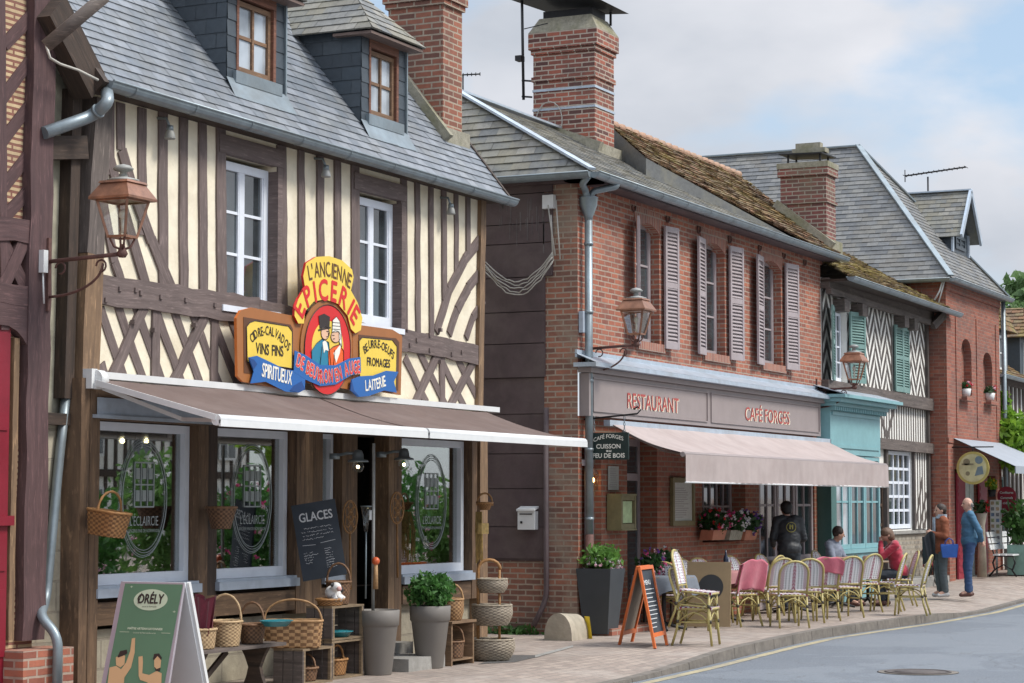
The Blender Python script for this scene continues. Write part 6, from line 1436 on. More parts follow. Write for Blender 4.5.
# hanging basket with raffia on right post
q=PY(484,510,11.15)
basket('tiny shallow basket with handle hung high on the right tan post',(q.x+.02,q.y,q.z),.20,.18,.08,m_wick[0],.6,2,.11,'y',R(30))
b=MB(); 
for i in range(34):
    u0=random.uniform(-.08,.08); b.tube([(q.x-.03+u0*.3,q.y+.05+u0*.6,q.z-.02),(q.x-.03+u0*.9,q.y+.05+u0,q.z-.22+random.uniform(-.04,.04)),(q.x-.02+u0*random.uniform(.3,1.3),q.y+.05+u0*.8,q.z-random.uniform(.35,.62))],.007,4)
b.box(q.x-.12,q.x+.06,q.y-.03,q.y+.02,q.z-.27,q.z-.15)
tag(b.build('raffia_bundle',M('dry_raffia',(.50,.34,.12),.8,.3,25,.3),None,origin=q),'bundle of dry yellow raffia hanging on the right tan post','raffia')
# carpet beaters
for (u,v,lb) in ((350,517,'rattan carpet beater on the post left of the dark doorway'),(397,508,'rattan carpet beater on the post left of the right shop window')):
    q=PY(u,v,11.42); t_=thing('carpet_beater',lb,'carpet beater',tuple(q),group='rattan carpet beaters')
    c=MB(); 
    c.tube([(q.x+.15*math.cos(a),q.y,q.z+.17*math.sin(a)) for a in [i*math.pi/12 for i in range(24)]],.009,5,closed=True)
    for (dx,dz) in ((-.06,.05),(.06,.05),(-.06,-.05),(.06,-.05),(0,.0),(0,.1),(0,-.1)): c.tube([(q.x+dx+.055*math.cos(a),q.y-.01,q.z+dz+.055*math.sin(a)) for a in [i*math.pi/6 for i in range(12)]],.006,4,closed=True)
    c.build('head',m_wick[0],t_); c=MB(); c.tube([(q.x,q.y,q.z-.15),(q.x+.02,q.y,q.z-.75)],.012,6); c.build('handle',m_wick[0],t_)
q=PY(366,520,11.1); t_=thing('rain_gauge','glass rain gauge with a paper tag hanging in the dark doorway','rain gauge',tuple(q))
c=MB(); c.lathe([(.02,-.12),(.03,0),(.055,.14),(.05,.14),(.02,0),(0,-.11)],q,14); c.build('glass_tube',m_glass2,t_); c=MB(); c.tube([(q.x,q.y,q.z-.12),(q.x,q.y,q.z-.8)],.009,5); c.tube([(q.x+.058*math.cos(a),q.y+.058*math.sin(a),q.z+.14) for a in [i*.6 for i in range(11)]],.006,4); c.build('stake',m_zinc,t_); c=MB(); c.box(q.x+.07,q.x+.12,q.y,q.y+.003,q.z,q.z+.1); c.build('tag',m_white,t_)
# ---- chalkboard GLACES
vd=ray(319,540).normalized(); base=PY(319,540,11.22)
xr=Vector((vd.y,-vd.x,0)).normalized(); ud=Vector((0,0,1))
ang=R(9.5); cxr=xr*math.cos(ang)+ud*math.sin(ang); cup=ud*math.cos(ang)-xr*math.sin(ang); nrm=cxr.cross(cup)
W_,H_=.44,.76
ckb=thing('chalkboard','slate chalkboard GLACES hanging tilted on the post beside the doorway','chalkboard',tuple(base))
m_chalkb=M('chalkboard_slate',(.035,.045,.06),.8,.15,5,.05,stain=(.07,.08,.09)); m_chalk=M('chalk',(.62,.64,.66),.95,.1,30,0)
c=MB(); P=[base+cxr*a*W_/2+cup*b_*H_/2 for a,b_ in ((-1,-1),(1,-1),(1,1),(-1,1))]; c.prism(P,-nrm*.02); c.build('board',m_chalkb,ckb)
c=MB(); o_=base+nrm*.002
def ct(s,x,y,h,w_,bold=.0008): text(c,s,o_+cxr*(x-W_/2)+cup*(y),cxr,cup,h,w_,bold=bold)
ct('GLACES',.06,.20,.085,.33,.002)
def scrib(x,y,w_,h=.016):
    pts=[]; n=int(w_/.008)
    for i in range(n): pts.append(o_+nrm*.001+cxr*(x-W_/2+w_*i/n)+cup*(y+random.uniform(-h/2,h/2)))
    for a,b_ in zip(pts,pts[1:]):
        if random.random()<.82: c.bar(a,b_,.0035,.001,up=nrm)
for (x,y,w_) in ((.09,.13,.28),(.06,.095,.32),(.06,.06,.32),(.06,.025,.22),(.05,-.11,.1),(.05,-.135,.15),(.05,-.16,.1),(.05,-.185,.09),(.05,-.21,.08)): scrib(x,y,w_)
for i in range(9): scrib(.26,-.09-i*.024,random.uniform(.06,.12))
c.bar(o_+cxr*(.05-W_/2)+cup*(-.03)+nrm*.001,o_+cxr*(.18-W_/2)+cup*(-.04)+nrm*.001,.004,.001,up=nrm); c.bar(o_+cxr*(.23-W_/2)+cup*(-.03)+nrm*.001,o_+cxr*(.38-W_/2)+cup*(-.02)+nrm*.001,.004,.001,up=nrm)
c.build('chalk_writing',m_chalk,ckb)
# ---- green folding sign
m_green=M('sage_green_print',(.10,.20,.12),.5,.03,4,0); m_edge=M('aluminium_frame',(.42,.38,.42),.4,.05,5,.02,.3); m_wp=M('white_board',(.66,.68,.70),.5,.03,4,.02)
fs=thing('folding_sign','green folding board lettered ORELY in front of the left shop window','folding sign',(15,10.45,0))
XT=15.0; topz=PX(150,582,XT).z; ya=PX(121,582,XT).y; yb_=PX(184,582,XT).y
tl_=Vector((XT,ya,topz)); tr_=Vector((XT,yb_,topz)); bl=Vector((XT-.30,ya+.02,0)); br=Vector((XT-.30,yb_-.02,0)); bl2=Vector((XT+.36,ya+.02,0)); br2=Vector((XT+.36,yb_-.02,0))
xd=(tr_-tl_).normalized(); yd=(tl_-bl).normalized(); nn=xd.cross(yd)
c=MB(); c.prism([bl+nn*-.0,br,tr_,tl_],-nn*.025); fp=c.build('front_panel',m_edge,fs)
def F(s,t_,e=0): return bl+(br-bl)*s+(tl_-bl)*t_+(nn*e)
c=MB(); c.poly([F(.07,.04,.003),F(.93,.04,.003),F(.93,.985,.003),F(.07,.985,.003)]); c.build('green_print',m_green,fp)
pw=(br-bl).length; ph=(tl_-bl).length
c=MB(); oc=F(.5,.865,.005); c.poly([oc+xd*.165*math.cos(a)+yd*.088*math.sin(a) for a in [i*math.pi/20 for i in range(40)]]); c.build('cream_oval',M('cream_print',(.50,.58,.42),.5,.02,4,0),fp)
c=MB(); text(c,'ORÉLY',oc-xd*.125-yd*.03+nn*.002,xd,yd,.075,.25,bold=.003); text(c,'savons de Normandie',oc-xd*.07-yd*.062+nn*.002,xd,yd,.012,.14); c.bar(oc-xd*.115-yd*.035+nn*.003,oc-xd*.095+yd*.055+nn*.003,.008,.001,up=nn); c.build('lettering',m_sdark,fp)
c=MB(); text(c,'MAÎTRE ARTISAN SAVONNIER',F(.5,.64,.005)-xd*.17,xd,yd,.017,.34,bold=.0008); text(c,'Le savon de Normandie au lait',F(.5,.612,.005)-xd*.11,xd,yd,.011,.22)
c.bar(F(.13,.62,.005),F(.27,.62,.005),.003,.001,up=nn); c.bar(F(.75,.62,.005),F(.88,.62,.005),.003,.001,up=nn)
for (s,t_) in ((.88,.78),(.18,.96)): c.bar(F(s,t_-.008,.005),F(s,t_+.008,.005),.003,.001,up=nn); c.bar(F(s-.02,t_,.005),F(s+.02,t_,.005),.003,.001,up=nn)
c.build('lettering',M('cream_letter',(.6,.66,.5),.5,.02,4,0),fp)
# printed bathers
def FQ(x,y): # from the enlarged crop (604x683 of 100..200 x 570..683)
    u=100+x/6.04; v=570+y/6.04; d=ray(u,v); t_=((bl-Vector((0,0,CAMH))).dot(nn))/d.dot(nn); return Vector((0,0,CAMH))+d*t_+nn*.006
c=MB()
for pts in ([(60,590),(100,580),(130,600),(160,560),(185,490),(195,415),(215,410),(212,500),(190,590),(150,650),(140,760),(40,760)],[(235,525),(260,520),(262,560),(258,625),(300,635),(345,610),(375,625),(370,760),(290,760),(290,680),(245,665),(236,640)],
            [(98,530),(130,505),(155,520),(150,570),(125,590),(100,575)],[(330,540),(350,515),(372,540),(368,590),(345,600),(330,585)]): c.poly([FQ(*p) for p in pts])
c.build('printed_figures',M('print_skin',(.60,.38,.20),.5,.02,4,0),fp)
c=MB()
for pts in ([(108,525),(125,490),(165,482),(168,505),(140,520),(112,530)],[(322,540),(330,508),(360,505),(376,530),(372,545),(350,520),(330,545)],[(330,585),(345,600),(368,590),(365,612),(340,612)]): c.poly([FQ(*p)+nn*.001 for p in pts])
c.build('printed_hair',m_sdark,fp)
c=MB(); yd2=(tl_-bl2).normalized(); n2=xd.cross(yd2); c.prism([bl2,br2,tr_+Vector((.03,0,0)),tl_+Vector((.03,0,0))],n2*.02); c.build('back_panel',m_wp,fs)
c=MB(); c.bar(tr_+Vector((.045,-.012,0)),br2+Vector((.012,-.012,0)),.03,.03); c.build('back_rail',m_white,fs)
# guard stone with yellow wedge
q=PZ(574,640); gsn=thing('guard_stone','pale half-round guard stone at the foot of the brick corner pier','guard stone',(q.x-.1,q.y+.1,0))
c=MB(); cx_,cy_=q.x-.22,q.y+.12
gridpoly(c,lambda s,t_:(cx_+.55*t_,cy_+.19*math.cos(math.pi*s)*(1-.1*t_),.34*math.sin(math.pi*s)**.8*(1-.1*t_)),16,4); c.poly([(cx_,cy_+.19*math.cos(math.pi*i/12),.34*math.sin(math.pi*i/12)**.8) for i in range(13)]); c.build('stone',m_limestone,gsn)
c=MB(); c.prism([(q.x+.30,q.y-.12,0),(q.x+.42,q.y-.02,0),(q.x+.30,q.y-.08,.28)],(.05,.09,0)); tag(c.build('yellow_wedge',M('yellow_paint',(.75,.55,.03),.5),None,origin=(q.x,q.y,0)),'bright yellow wedge leaning against the pale guard stone','wedge')
c=MB(); a=[PZ(478,664,.004),PZ(515,662,.004),PZ(545,655,.004),PZ(510,655,.004)]; c.poly(a); tag(c.build('floor_grate',M('dark_grate',(.10,.095,.09),.8,.3,40,.5),None,origin=a[0]),'dark square floor grate in the paving right of the basket stand','grate')
c=MB(); a=[PZ(535,655,.006),PZ(573,645,.006),PZ(573,647,.006),PZ(535,657.5,.006)]; c.poly(a); tag(c.build('drain_channel',m_grey_stone,None,origin=a[0]),'thin grey drain channel leading to the downpipe foot','drain channel')
mh_=thing('manhole_cover','round iron manhole cover in the grey road','manhole cover',tuple(PZ(918,672,RZ+.004)))
q=PZ(918,672,RZ+.004); c=MB(); c.lathe([(.0001,.004),(.36,.004),(.36,.009),(.33,.009),(.33,.005),(.25,.005),(.25,.008),(.1,.008),(.0001,.008)],q,32); c.build('lid',M('manhole_iron',(.10,.085,.08),.7,.2,20,.3,.3),mh_)
c=MB(); c.lathe([(.37,.0),(.42,.003),(.44,.001)],q,32); c.build('frame',m_kerb,mh_)
# ================================================================= TERRACE
m_bam=M('bamboo_cane',(.42,.35,.13),.45,.18,14,.1); m_band=M('cane_binding',(.06,.05,.04),.6); m_ww=M('woven_white',(.68,.68,.70),.6,.05,20,.2); m_wm=M('woven_maroon',(.24,.03,.08),.6,.1,20,.2); m_wd=M('woven_navy',(.04,.045,.07),.6,.1,20,.2)
def make_chair(label,loc,rotz,group='bistro chairs on the terrace'):
    t_=thing('bistro_chair',label,'chair',loc,rotz,group)
    def bk_y(z): return -.18-.30*(z-.45)
    c=MB(); pts=[(-.2,-.18,.42),(-.205,bk_y(.62),.62)]
    for i in range(13):
        a=math.pi*i/12; z=.74+.17*math.sin(a); pts.append((-.205*math.cos(a)*(1 if True else 1),bk_y(z)-.015*math.sin(a),z))
    pts+=[(.205,bk_y(.62),.62),(.2,-.18,.42)]; c.tube(pts,.0165,8); c.tube([(-.2,bk_y(.5),.50),(0,bk_y(.5)-.02,.5),(.2,bk_y(.5),.50)],.009,6); c.build('back_frame',m_bam,t_,local=True)
    for s in (-1,1):
        c=MB(); c.tube([(s*.2,-.18,.44),(s*.2,-.21,.2),(s*.21,-.27,0)],.0155,8); 
        c.tube([(s*.2,-.2,.27),(s*.2,-.2,.31)],.02,8,mi=1); c.build('leg',[m_bam,m_band],t_,local=True)
        c=MB(); c.tube([(s*.195,.19,.44),(s*.2,.2,.2),(s*.205,.22,0)],.0155,8); c.tube([(s*.2,.2,.27),(s*.2,.2,.31)],.02,8,mi=1); c.build('leg',[m_bam,m_band],t_,local=True)
    def br(p0,p1,bend_,r=.010): 
        c_=MB(); p0=Vector(p0);p1=Vector(p1); m_=(p0+p1)/2+Vector(bend_); c_.tube([p0,(p0+m_)/2+Vector(bend_)*.2,m_,(p1+m_)/2+Vector(bend_)*.2,p1],r,6); return c_
    for s in (-1,1): br((s*.2,-.2,.28),(s*.2,.2,.28),(0,0,.0)).build('stretcher',m_bam,t_,local=True)
    br((-.2,.2,.27),(.2,.2,.27),(0,0,.13)).build('brace',m_bam,t_,local=True); br((-.2,-.2,.27),(.2,-.2,.27),(0,0,.13)).build('brace',m_bam,t_,local=True)
    for s in (-1,1): br((s*.2,-.2,.27),(s*.2,.2,.27),(0,0,.13)).build('brace',m_bam,t_,local=True)
    c=MB(); c.tube([(x_,y_,.44) for x_,y_ in ((-.2,-.19),(-.21,0),(-.2,.19),(-.17,.215),(0,.225),(.17,.215),(.2,.19),(.21,0),(.2,-.19),(0,-.2))],.015,6,closed=True); c.build('seat_rim',m_bam,t_,local=True)
    NU,NV=22,20
    def smf(i,j):
        if (i+j)%4==0 or (i-j)%4==0: return 1
        return 0
    c=MB(); gridpoly(c,lambda s,q:(-.2+.4*s,-.19+.4*q,.457-.012*math.sin(math.pi*s)*math.sin(math.pi*q)),NU,NV,mfn=smf,smooth=False)
    gridpoly(c,lambda s,q:(-.2+.4*s,-.19+.4*q,.447-.012*math.sin(math.pi*s)*math.sin(math.pi*q)),4,4,mi=0)
    for (a,b) in (((-.2,-.19),(.2,-.19)),((.2,-.19),(.2,.21)),((.2,.21),(-.2,.21)),((-.2,.21),(-.2,-.19))):
        n=14
        for i in range(n):
            p=[a[0]+(b[0]-a[0])*i/n,a[1]+(b[1]-a[1])*i/n]; q=[a[0]+(b[0]-a[0])*(i+1)/n,a[1]+(b[1]-a[1])*(i+1)/n]
            c.poly([(p[0]*1.06,p[1]*1.06,.43),(q[0]*1.06,q[1]*1.06,.43),(q[0]*1.06,q[1]*1.06,.462),(p[0]*1.06,p[1]*1.06,.462)],i%2)
    c.build('seat',[m_ww,m_wm],t_,local=True)
    def bf(s,q):
        z=.52+(.91-.52)*q; hw=.185 if z<.74 else .185*math.sqrt(max(.0,1-((z-.74)/.175)**2)); x_=(-1+2*s)*hw
        return (x_,bk_y(z)+.005-.015*(1-(2*s-1)**2),z)
    NB=23
    def bmf(i,j):
        k=abs(i-11)
        if k<=1: return 1 if (j+k)%3!=0 else 0
        if k in (4,): return 2 if j%2 else 0
        if k in (7,): return 2 if j%2 else 0
        if k>=9: return 1 if (j+i)%2 else 0
        return 0
    c=MB(); gridpoly(c,bf,NB,24,mfn=bmf,smooth=False); gridpoly(c,lambda s,q:(bf(s,q)[0],bf(s,q)[1]-.006,bf(s,q)[2]),NB,24,mfn=bmf,smooth=False); c.build('backrest',[m_ww,m_wm,m_wd],t_,local=True)
    return t_
def rel(u,v,z=0): q=PZ(u,v,z); return (q.x,q.y,z+0)
# rotz: the sitter faces local +Y
ch0=None
CH=[(698,645,0,-173,'lower chair of the stacked pair at the near end, beside the orange-framed board'),
    (696,645,.20,-173,'upper chair of the stacked pair at the near end, beside the orange-framed board'),
    (738,626,0,-25,'chair with pink blanket nearest the round-marked brown panel'),
    (762,614,0,-10,'chair half hidden behind the first pink-blanket chair'),
    (789,627,0,-55,'chair with white back turned to us, between the two pink blankets'),
    (820,620,0,-50,'chair carrying the second pink blanket, in front of the grey-shirted man'),
    (843,617,0,-45,'chair just right of the second pink-blanket chair, back to us'),
    (861,612,0,-30,'back-turned chair behind the table of the seated pair'),
    (886,611,0,8,'slanting chair directly left of the woman in the red jacket'),
    (911,615,0,8,'empty slanting chair at the right end of the terrace, overlapping the person in red'),
    (712,604,0,150,'chair behind the grey cloth table by the flower pots'),
    (778,602,0,170,'chair at the wall side, facing the street behind the white-backed chair'),
    (668,622,0,-80,'chair tucked under the grey cloth table behind the stacked pair'),
    (800,606,0,200,'chair pushed to the wall near the standing man in black'),
    (699,618,0,160,'chair between the stacked pair and the brown panel'),
    (833,598,0,175,'chair of the seated man in the grey shirt'),
    (899,606,0,25,'chair under the person in the crimson jacket'),
    (773,621,0,-40,'chair between the first pink blanket and the white-backed chair'),
    (806,622,0,-60,'chair directly left of the second pink-blanket chair'),
    (748,606,0,165,'chair on the wall side of the first pink blanket'),
    (852,600,0,160,'chair on the wall side, between the grey-shirted man and the turquoise shopfront')]
chairs=[]
def ongr(u,v,ym):
    q=PZ(u,v,0)
    return q if q.y<=ym else Vector((GX(u,ym,v),ym,0))
for (u,v,dz,a,lb) in CH:
    q=ongr(u,v,11.1); loc=(q.x,q.y,dz)
    if dz: loc=(chairs[0].location.x-.03,chairs[0].location.y+.03,dz)
    if ch0 is None: ch0=make_chair(lb,loc,R(a)); o=ch0
    else:
        o=copy_tree(ch0); o.location=loc; o.rotation_euler=(R(-5) if dz else 0,0,R(a)); o['label']=lb
    chairs.append(o)
# blankets
m_blk=M('pink_blanket_cloth',(.52,.13,.18),.95,.12,9,.4,sheen=.4)
for (ci,lb) in ((2,'pink blanket draped over the chair back near the brown panel'),(5,'pink blanket folded over the chair back before the grey-shirted man')):
    o=chairs[ci]; t_=bpy.data.objects.new('pink_blanket',None); bpy.data.objects.remove(t_)
    c=MB(); ph=ci*1.3; L1=.42 if ci==2 else .24
    def bf_(s,q):
        x_=-.25+.5*s; y0_=-.18-.30*(.93-.45)
        tot=L1+.30; d_=q*tot
        if d_<L1: z=.935-(L1-d_); y_=y0_-.035-.02*math.sin(s*11+ph)*(L1-d_)/L1-.05*(L1-d_)*0+ (L1-d_)*.28
        else: z=.935-(d_-L1); y_=y0_+.03+(d_-L1)*.30+.015*math.sin(s*9+ph)
        z-=.06*abs(2*s-1)**3+.0; z+=.008*math.sin(s*15+q*5)
        return (x_*(1+.04*math.sin(q*7)),y_,z)
    gridpoly(c,bf_,26,26); m_=c.build('pink_blanket',m_blk,None); m_.location=o.location; m_.rotation_euler=o.rotation_euler
    so=m_.modifiers.new('thick','SOLIDIFY'); so.thickness=.012
    tag(m_,lb,'blanket','pink blankets on the chairs')
# tables
m_ttop=M('table_top_brown',(.24,.17,.11),.4,.15,6,.05)
def table(label,x,y,r=.33,cloth=None,z=.73,name='bistro_table'):
    t_=thing(name,label,'table',(x,y,0),group='bistro tables on the terrace')
    c=MB(); c.lathe([(.0001,z-.03),(r,z-.03),(r+.006,z-.015),(r,z),(.0001,z)],(x,y,0),32); c.build('table_top',m_ttop,t_)
    c=MB(); c.tube([(x,y,.06),(x,y,z-.03)],.028,10); c.build('column',m_iron,t_)
    for k in range(4):
        a=k*math.pi/2+.5; c=MB(); c.tube([(x,y,.10),(x+.15*math.cos(a),y+.15*math.sin(a),.06),(x+.31*math.cos(a),y+.31*math.sin(a),.02)],[.028,.022,.018],8); c.build('foot',m_iron,t_)
    if cloth:
        c=MB(); n=48; rings=[(0,z+.004),(r*.6,z+.005),(r,z+.006)]+[(r+.012+.03*k,z+.0-.32*k**1.0*.5) for k in (.1,.4,.8,1.0)]
        base=len(c.v)
        for i,(r_,zz) in enumerate(rings):
            for k in range(n):
                a=2*math.pi*k/n; w_=1+(.05*math.sin(9*a)+.03*math.sin(5*a+1))*(max(0,i-2)/4); sqr=1.0+.10*abs(math.cos(2*a))*(max(0,i-2)/4)
                c.v.append((x+max(r_,.0005)*w_*math.cos(a),y+max(r_,.0005)*w_*math.sin(a),zz-(.1*(math.cos(2*a)**2))*(max(0,i-2)/4)))
        for i in range(len(rings)-1):
            for k in range(n):
                j=(k+1)%n; a=base+i*n; b_=a+n; c.f.append((a+k,a+j,b_+j,b_+k)); c.mi.append(0); c.sm.add(len(c.f)-1)
        o=c.build('tablecloth',cloth[0],None,origin=(x,y,z)); tag(o,cloth[1],'tablecloth')
    return t_
m_gcl=M('grey_cloth',(.16,.18,.21),.9,.1,9,.2); m_pcl=M('salmon_cloth',(.42,.20,.20),.9,.1,9,.2)
def tp(u,v): q=ongr(u,v,11.0); return q.x,q.y
x,y_=tp(664,612); table('table with grey blue cloth between flower pots and stacked chairs',x,y_,.42,(m_gcl,'grey blue tablecloth hanging over the table behind the stacked chairs'))
x,y_=tp(722,606); table('table with salmon cloth behind the brown panel',x,y_,.4,(m_pcl,'salmon tablecloth on the table behind the brown panel'))
TBX,TBY=x,y_
x,y_=tp(793,613); table('table between the white-backed chair and the wall',x,y_,.32)
x,y_=tp(868,604); table('table in front of the seated woman in red',x,y_,.36)
TW=(x,y_)
x,y_=tp(836,608); table('table in front of the grey-shirted man',x,y_,.34)
# bottle on table
c=MB(); c.lathe([(.0001,0),(.035,0),(.037,.02),(.037,.17),(.03,.2),(.013,.24),(.012,.30),(.0001,.30)],(TBX-.1,TBY-.1,.737),14); tag(c.build('bottle',M('dark_blue_glass',(.02,.03,.06),.1,.05,4,0),None,origin=(TBX-.1,TBY-.1,.737)),'dark bottle standing on the salmon-cloth table','bottle')
for (dx,dy,lb) in ((-.12,-.12,'white cup nearest the street on the table before the woman in red'),(.1,.08,'white cup nearer the wall on the table before the woman in red')):
    c=MB(); c.lathe([(.0001,0),(.03,0),(.042,.06),(.039,.06),(.027,.008),(.0001,.008)],(TW[0]+dx,TW[1]+dy,.732),16); tag(c.build('cup',m_white,None,origin=(TW[0]+dx,TW[1]+dy,.732)),lb,'cup','cups on the terrace table')
# brown panel with black disc
a=PZ(684,632);b_=PZ(727,629); q0=PZ(686,628); xd_=Vector((.30,-.954,0)).normalized()
bp=thing('leaning_board','light brown board with black round emblem standing among the chairs','board',(q0.x,q0.y,0))
o_=Vector((q0.x,q0.y,0)); W2=.60; H2=.90; nn_=Vector((xd_.y,-xd_.x,0)); nn_=-nn_ if nn_.x>0 else nn_
c=MB(); pts=[o_+Vector((0,0,.02)),o_+xd_*W2+Vector((0,0,.02)),o_+xd_*W2+Vector((.06,0,H2)),o_+Vector((.06,0,H2))]; c.prism(pts,(.02,0,0)); c.build('board',M('kraft_board',(.28,.20,.11),.7,.08,6,.1),bp)
c=MB(); cc_=o_+xd_*.33+Vector((.04,0,.56)); c.poly([cc_+nn_*.012+xd_*.17*math.cos(t_)+Vector((.066*.17/.9*math.sin(t_)*1,0,.17*math.sin(t_))) for t_ in [i*math.pi/16 for i in range(32)]]); c.build('black_disc',m_black,bp)
c=MB(); c.bar(o_+Vector((.08,0,0))+xd_*.1,o_+Vector((.08,0,.85))+xd_*.1,.03,.03); c.build('strut',m_tanwood,bp)
# orange framed A board
f1,f2,b1,b2=PZ(655,648.6),PZ(670,644.7),PZ(619.5,644.7),PZ(636,641)
m_or=M('orange_paint',(.62,.14,.03),.45,.06,6,.03)
dirx=(f2-f1).normalized(); wd=max(.42,(f2-f1).length*.8); f2=f1+dirx*wd; 
b1=Vector((b1.x,b1.y,0)); b2=b1+dirx*wd
t1=(f1+b1)/2+Vector((0,0,.93)); t1=f1+(b1-f1)*.42+Vector((0,0,.93)); t2=t1+dirx*wd
ab=thing('folding_sign','orange framed folding chalkboard menu beside the tall dark planter','folding sign',tuple((f1+b1)/2))
for (p,q,r_,s) in ((f1,f2,t1,t2),(b1,b2,t1+Vector((0,.03,0)),t2+Vector((0,.03,0)))):
    yd_=(r_-p).normalized(); n_=dirx.cross(yd_); front=(p is f1)
    c=MB(); c.bar(p,r_,.045,.03,up=n_); c.bar(q,s,.045,.03,up=n_); c.bar(r_-dirx*.02,s+dirx*.02,.045,.031,up=n_); c.bar(p+yd_*.16,q+yd_*.16,.05,.029,up=n_); o=c.build('frame',m_or,ab)
    c=MB(); c.prism([p+yd_*.17+n_*-.004,q+yd_*.17+n_*-.004,s+n_*-.004,r_+n_*-.004],-n_*.008); bo=c.build('board',m_chalkb if front else M('bare_hardboard',(.24,.20,.16),.8,.1,5,.1),o)
    if front:
        c=MB(); ww=(q-p).length; text(c,'MENU',p+yd_*.78+n_*.004+dirx*.07,dirx,yd_,.055,ww*.5,bold=.002)
        for i in range(10):
            a_=p+yd_*(.72-i*.052)+n_*.004+dirx*.06; c.bar(a_,a_+dirx*(ww*random.uniform(.35,.72)),.009,.001,up=n_)
        c.build('chalk_writing',m_chalk,bo)
# tall square planter
q=PZ(610,636); x,y_=q.x+.12,q.y+.18
tp_=thing('square_planter','tall tapered anthracite planter with pink and white flowers at the restaurant door','planter',(x,y_,0))
c=MB(); 
def sqr(r,z,n=4,a0=math.pi/4): return [(x+r*math.cos(a0+k*math.pi/2),y_+r*math.sin(a0+k*math.pi/2),z) for k in range(4)]
P=[sqr(.235,.02),sqr(.345,.86),sqr(.325,.862),sqr(.31,.8)]
for A,B in zip(P,P[1:]):
    for k in range(4): c.poly([A[k],A[(k+1)%4],B[(k+1)%4],B[k]])
c.poly(P[0][::-1]); c.build('pot',m_pot2,tp_); c=MB(); c.poly(sqr(.315,.82)); c.build('soil',m_soil,tp_)
c=MB(); clump(c,(x,y_,.99),(.25,.25,.16),900,.05,0,shell=.3,lump=.5); 
for k in range(60):
    a=random.uniform(0,6.28); r_=random.uniform(0,.2); h_=random.uniform(.15,.33); p0=Vector((x+r_*math.cos(a),y_+r_*math.sin(a),.85)); p1=p0+Vector((random.uniform(-.1,.1),random.uniform(-.1,.1),h_)); c.tube([p0,p1],.004,3); 
    for j in range(5): leaf(c,p0+(p1-p0)*(j+1)/5,.06,0)
c.build('foliage',leafmat('fresh_leaves',(.12,.26,.05)),tp_)
c=MB(); blossoms(c,(x-.0,y_,.92),(.27,.27,.12),60,.026,[0,1]); c.build('flowers',[m_palepink,m_whitef],tp_)
# flower pots by the grey cloth table, window boxes
def flowerpot(label,x,y_,z,r,cols,mat=None,name='flower_pot',n=34):
    t_=thing(name,label,'flower pot',(x,y_,z),group='pots of flowers against the restaurant wall')
    c=MB(); c.lathe([(.0001,0),(r*.7,0),(r*.95,.16),(r,.165),(r,.19),(r*.9,.19),(r*.85,.15),(.0001,.15)],(x,y_,z),20); c.build('pot',mat or m_terra,t_)
    c=MB(); clump(c,(x,y_,z+.27),(r*1.7,r*1.5,.15),360,.05,0,shell=.3,lump=.4); c.build('foliage',m_leafd,t_)
    c=MB(); blossoms(c,(x,y_,z+.29),(r*1.8,r*1.6,.17),n,.035,list(range(len(cols)))); c.build('flowers',cols,t_)
q=PY(652,555,11.2); flowerpot('purple and pink flowers in a pot left of the terracotta one, by the glass door',PY(651,560,11.2).x,11.2,.62,.13,[m_purple,m_pink,m_purple,m_palepink],m_fascia)
flowerpot('white and pink flowers in terracotta pot right of the purple ones',PY(664,560,11.25).x+.05,11.25,.66,.13,[m_whitef,m_palepink,m_redf],n=16)
st_=thing('plant_stand','dark wooden stand carrying the two flower pots by the glass door','plant stand',(28.3,11.25,0))
c=MB(); c.box(27.9,29.0,11.08,11.42,.58,.61); c.build('shelf',m_darkwood,st_)
for xx in (27.93,28.93):
    for yy in (11.1,11.38): c=MB(); c.box(xx,xx+.04,yy,yy+.03,0,.578); c.build('leg',m_darkwood,st_)
for k,(u,cols,mt_,lb) in enumerate(((713,[m_pink,m_redf,m_palepink],m_terra,'left terracotta window box with pink flowers under the restaurant window'),(730,[m_pink,m_whitef,m_whitef],m_mortar,'middle grey window box with white and magenta flowers under the restaurant window'),(745,[m_whitef,m_purple,m_purple],m_terra,'right terracotta window box with purple flowers under the restaurant window'))):
    x=GX(u,11.42,536); z=PY(u,540,11.42).z
    t_=thing('window_box',lb,'window box',(x,11.42,z),group='window boxes of the restaurant window')
    c=MB(); c.prism([(x-.26,11.34,z),(x+.26,11.34,z),(x+.28,11.3,z+.15),(x-.28,11.3,z+.15)],(0,.2,0)); c.build('box',mt_,t_)
    c=MB(); clump(c,(x,11.40,z+.26),(.33,.2,.17),620,.05,0,shell=.3,lump=.4); c.build('foliage',m_leafd,t_)
    c=MB(); blossoms(c,(x,11.38,z+.28),(.36,.22,.19),46,.04,list(range(len(cols)))); c.build('flowers',cols,t_)
# small plant behind table
q=PZ(846,600); flowerpot('leafy light green plant before the turquoise shopfront',36.9,11.2,.35,.14,[m_leafl,m_leafl],n=40)
st_=thing('plant_stand','small stand under the light green plant by the turquoise shopfront','plant stand',(36.9,11.2,0)); c=MB(); c.lathe([(.2,.31),(.2,.345),(.0001,.345)],(36.9,11.2,0),16); c.build('shelf',m_darkwood,st_)
for k in range(3): c=MB(); c.tube([(36.9+.1*math.cos(k*2.1),11.2+.1*math.sin(k*2.1),.31),(36.9+.17*math.cos(k*2.1),11.2+.17*math.sin(k*2.1),0)],.015,6); c.build('leg',m_darkwood,st_)
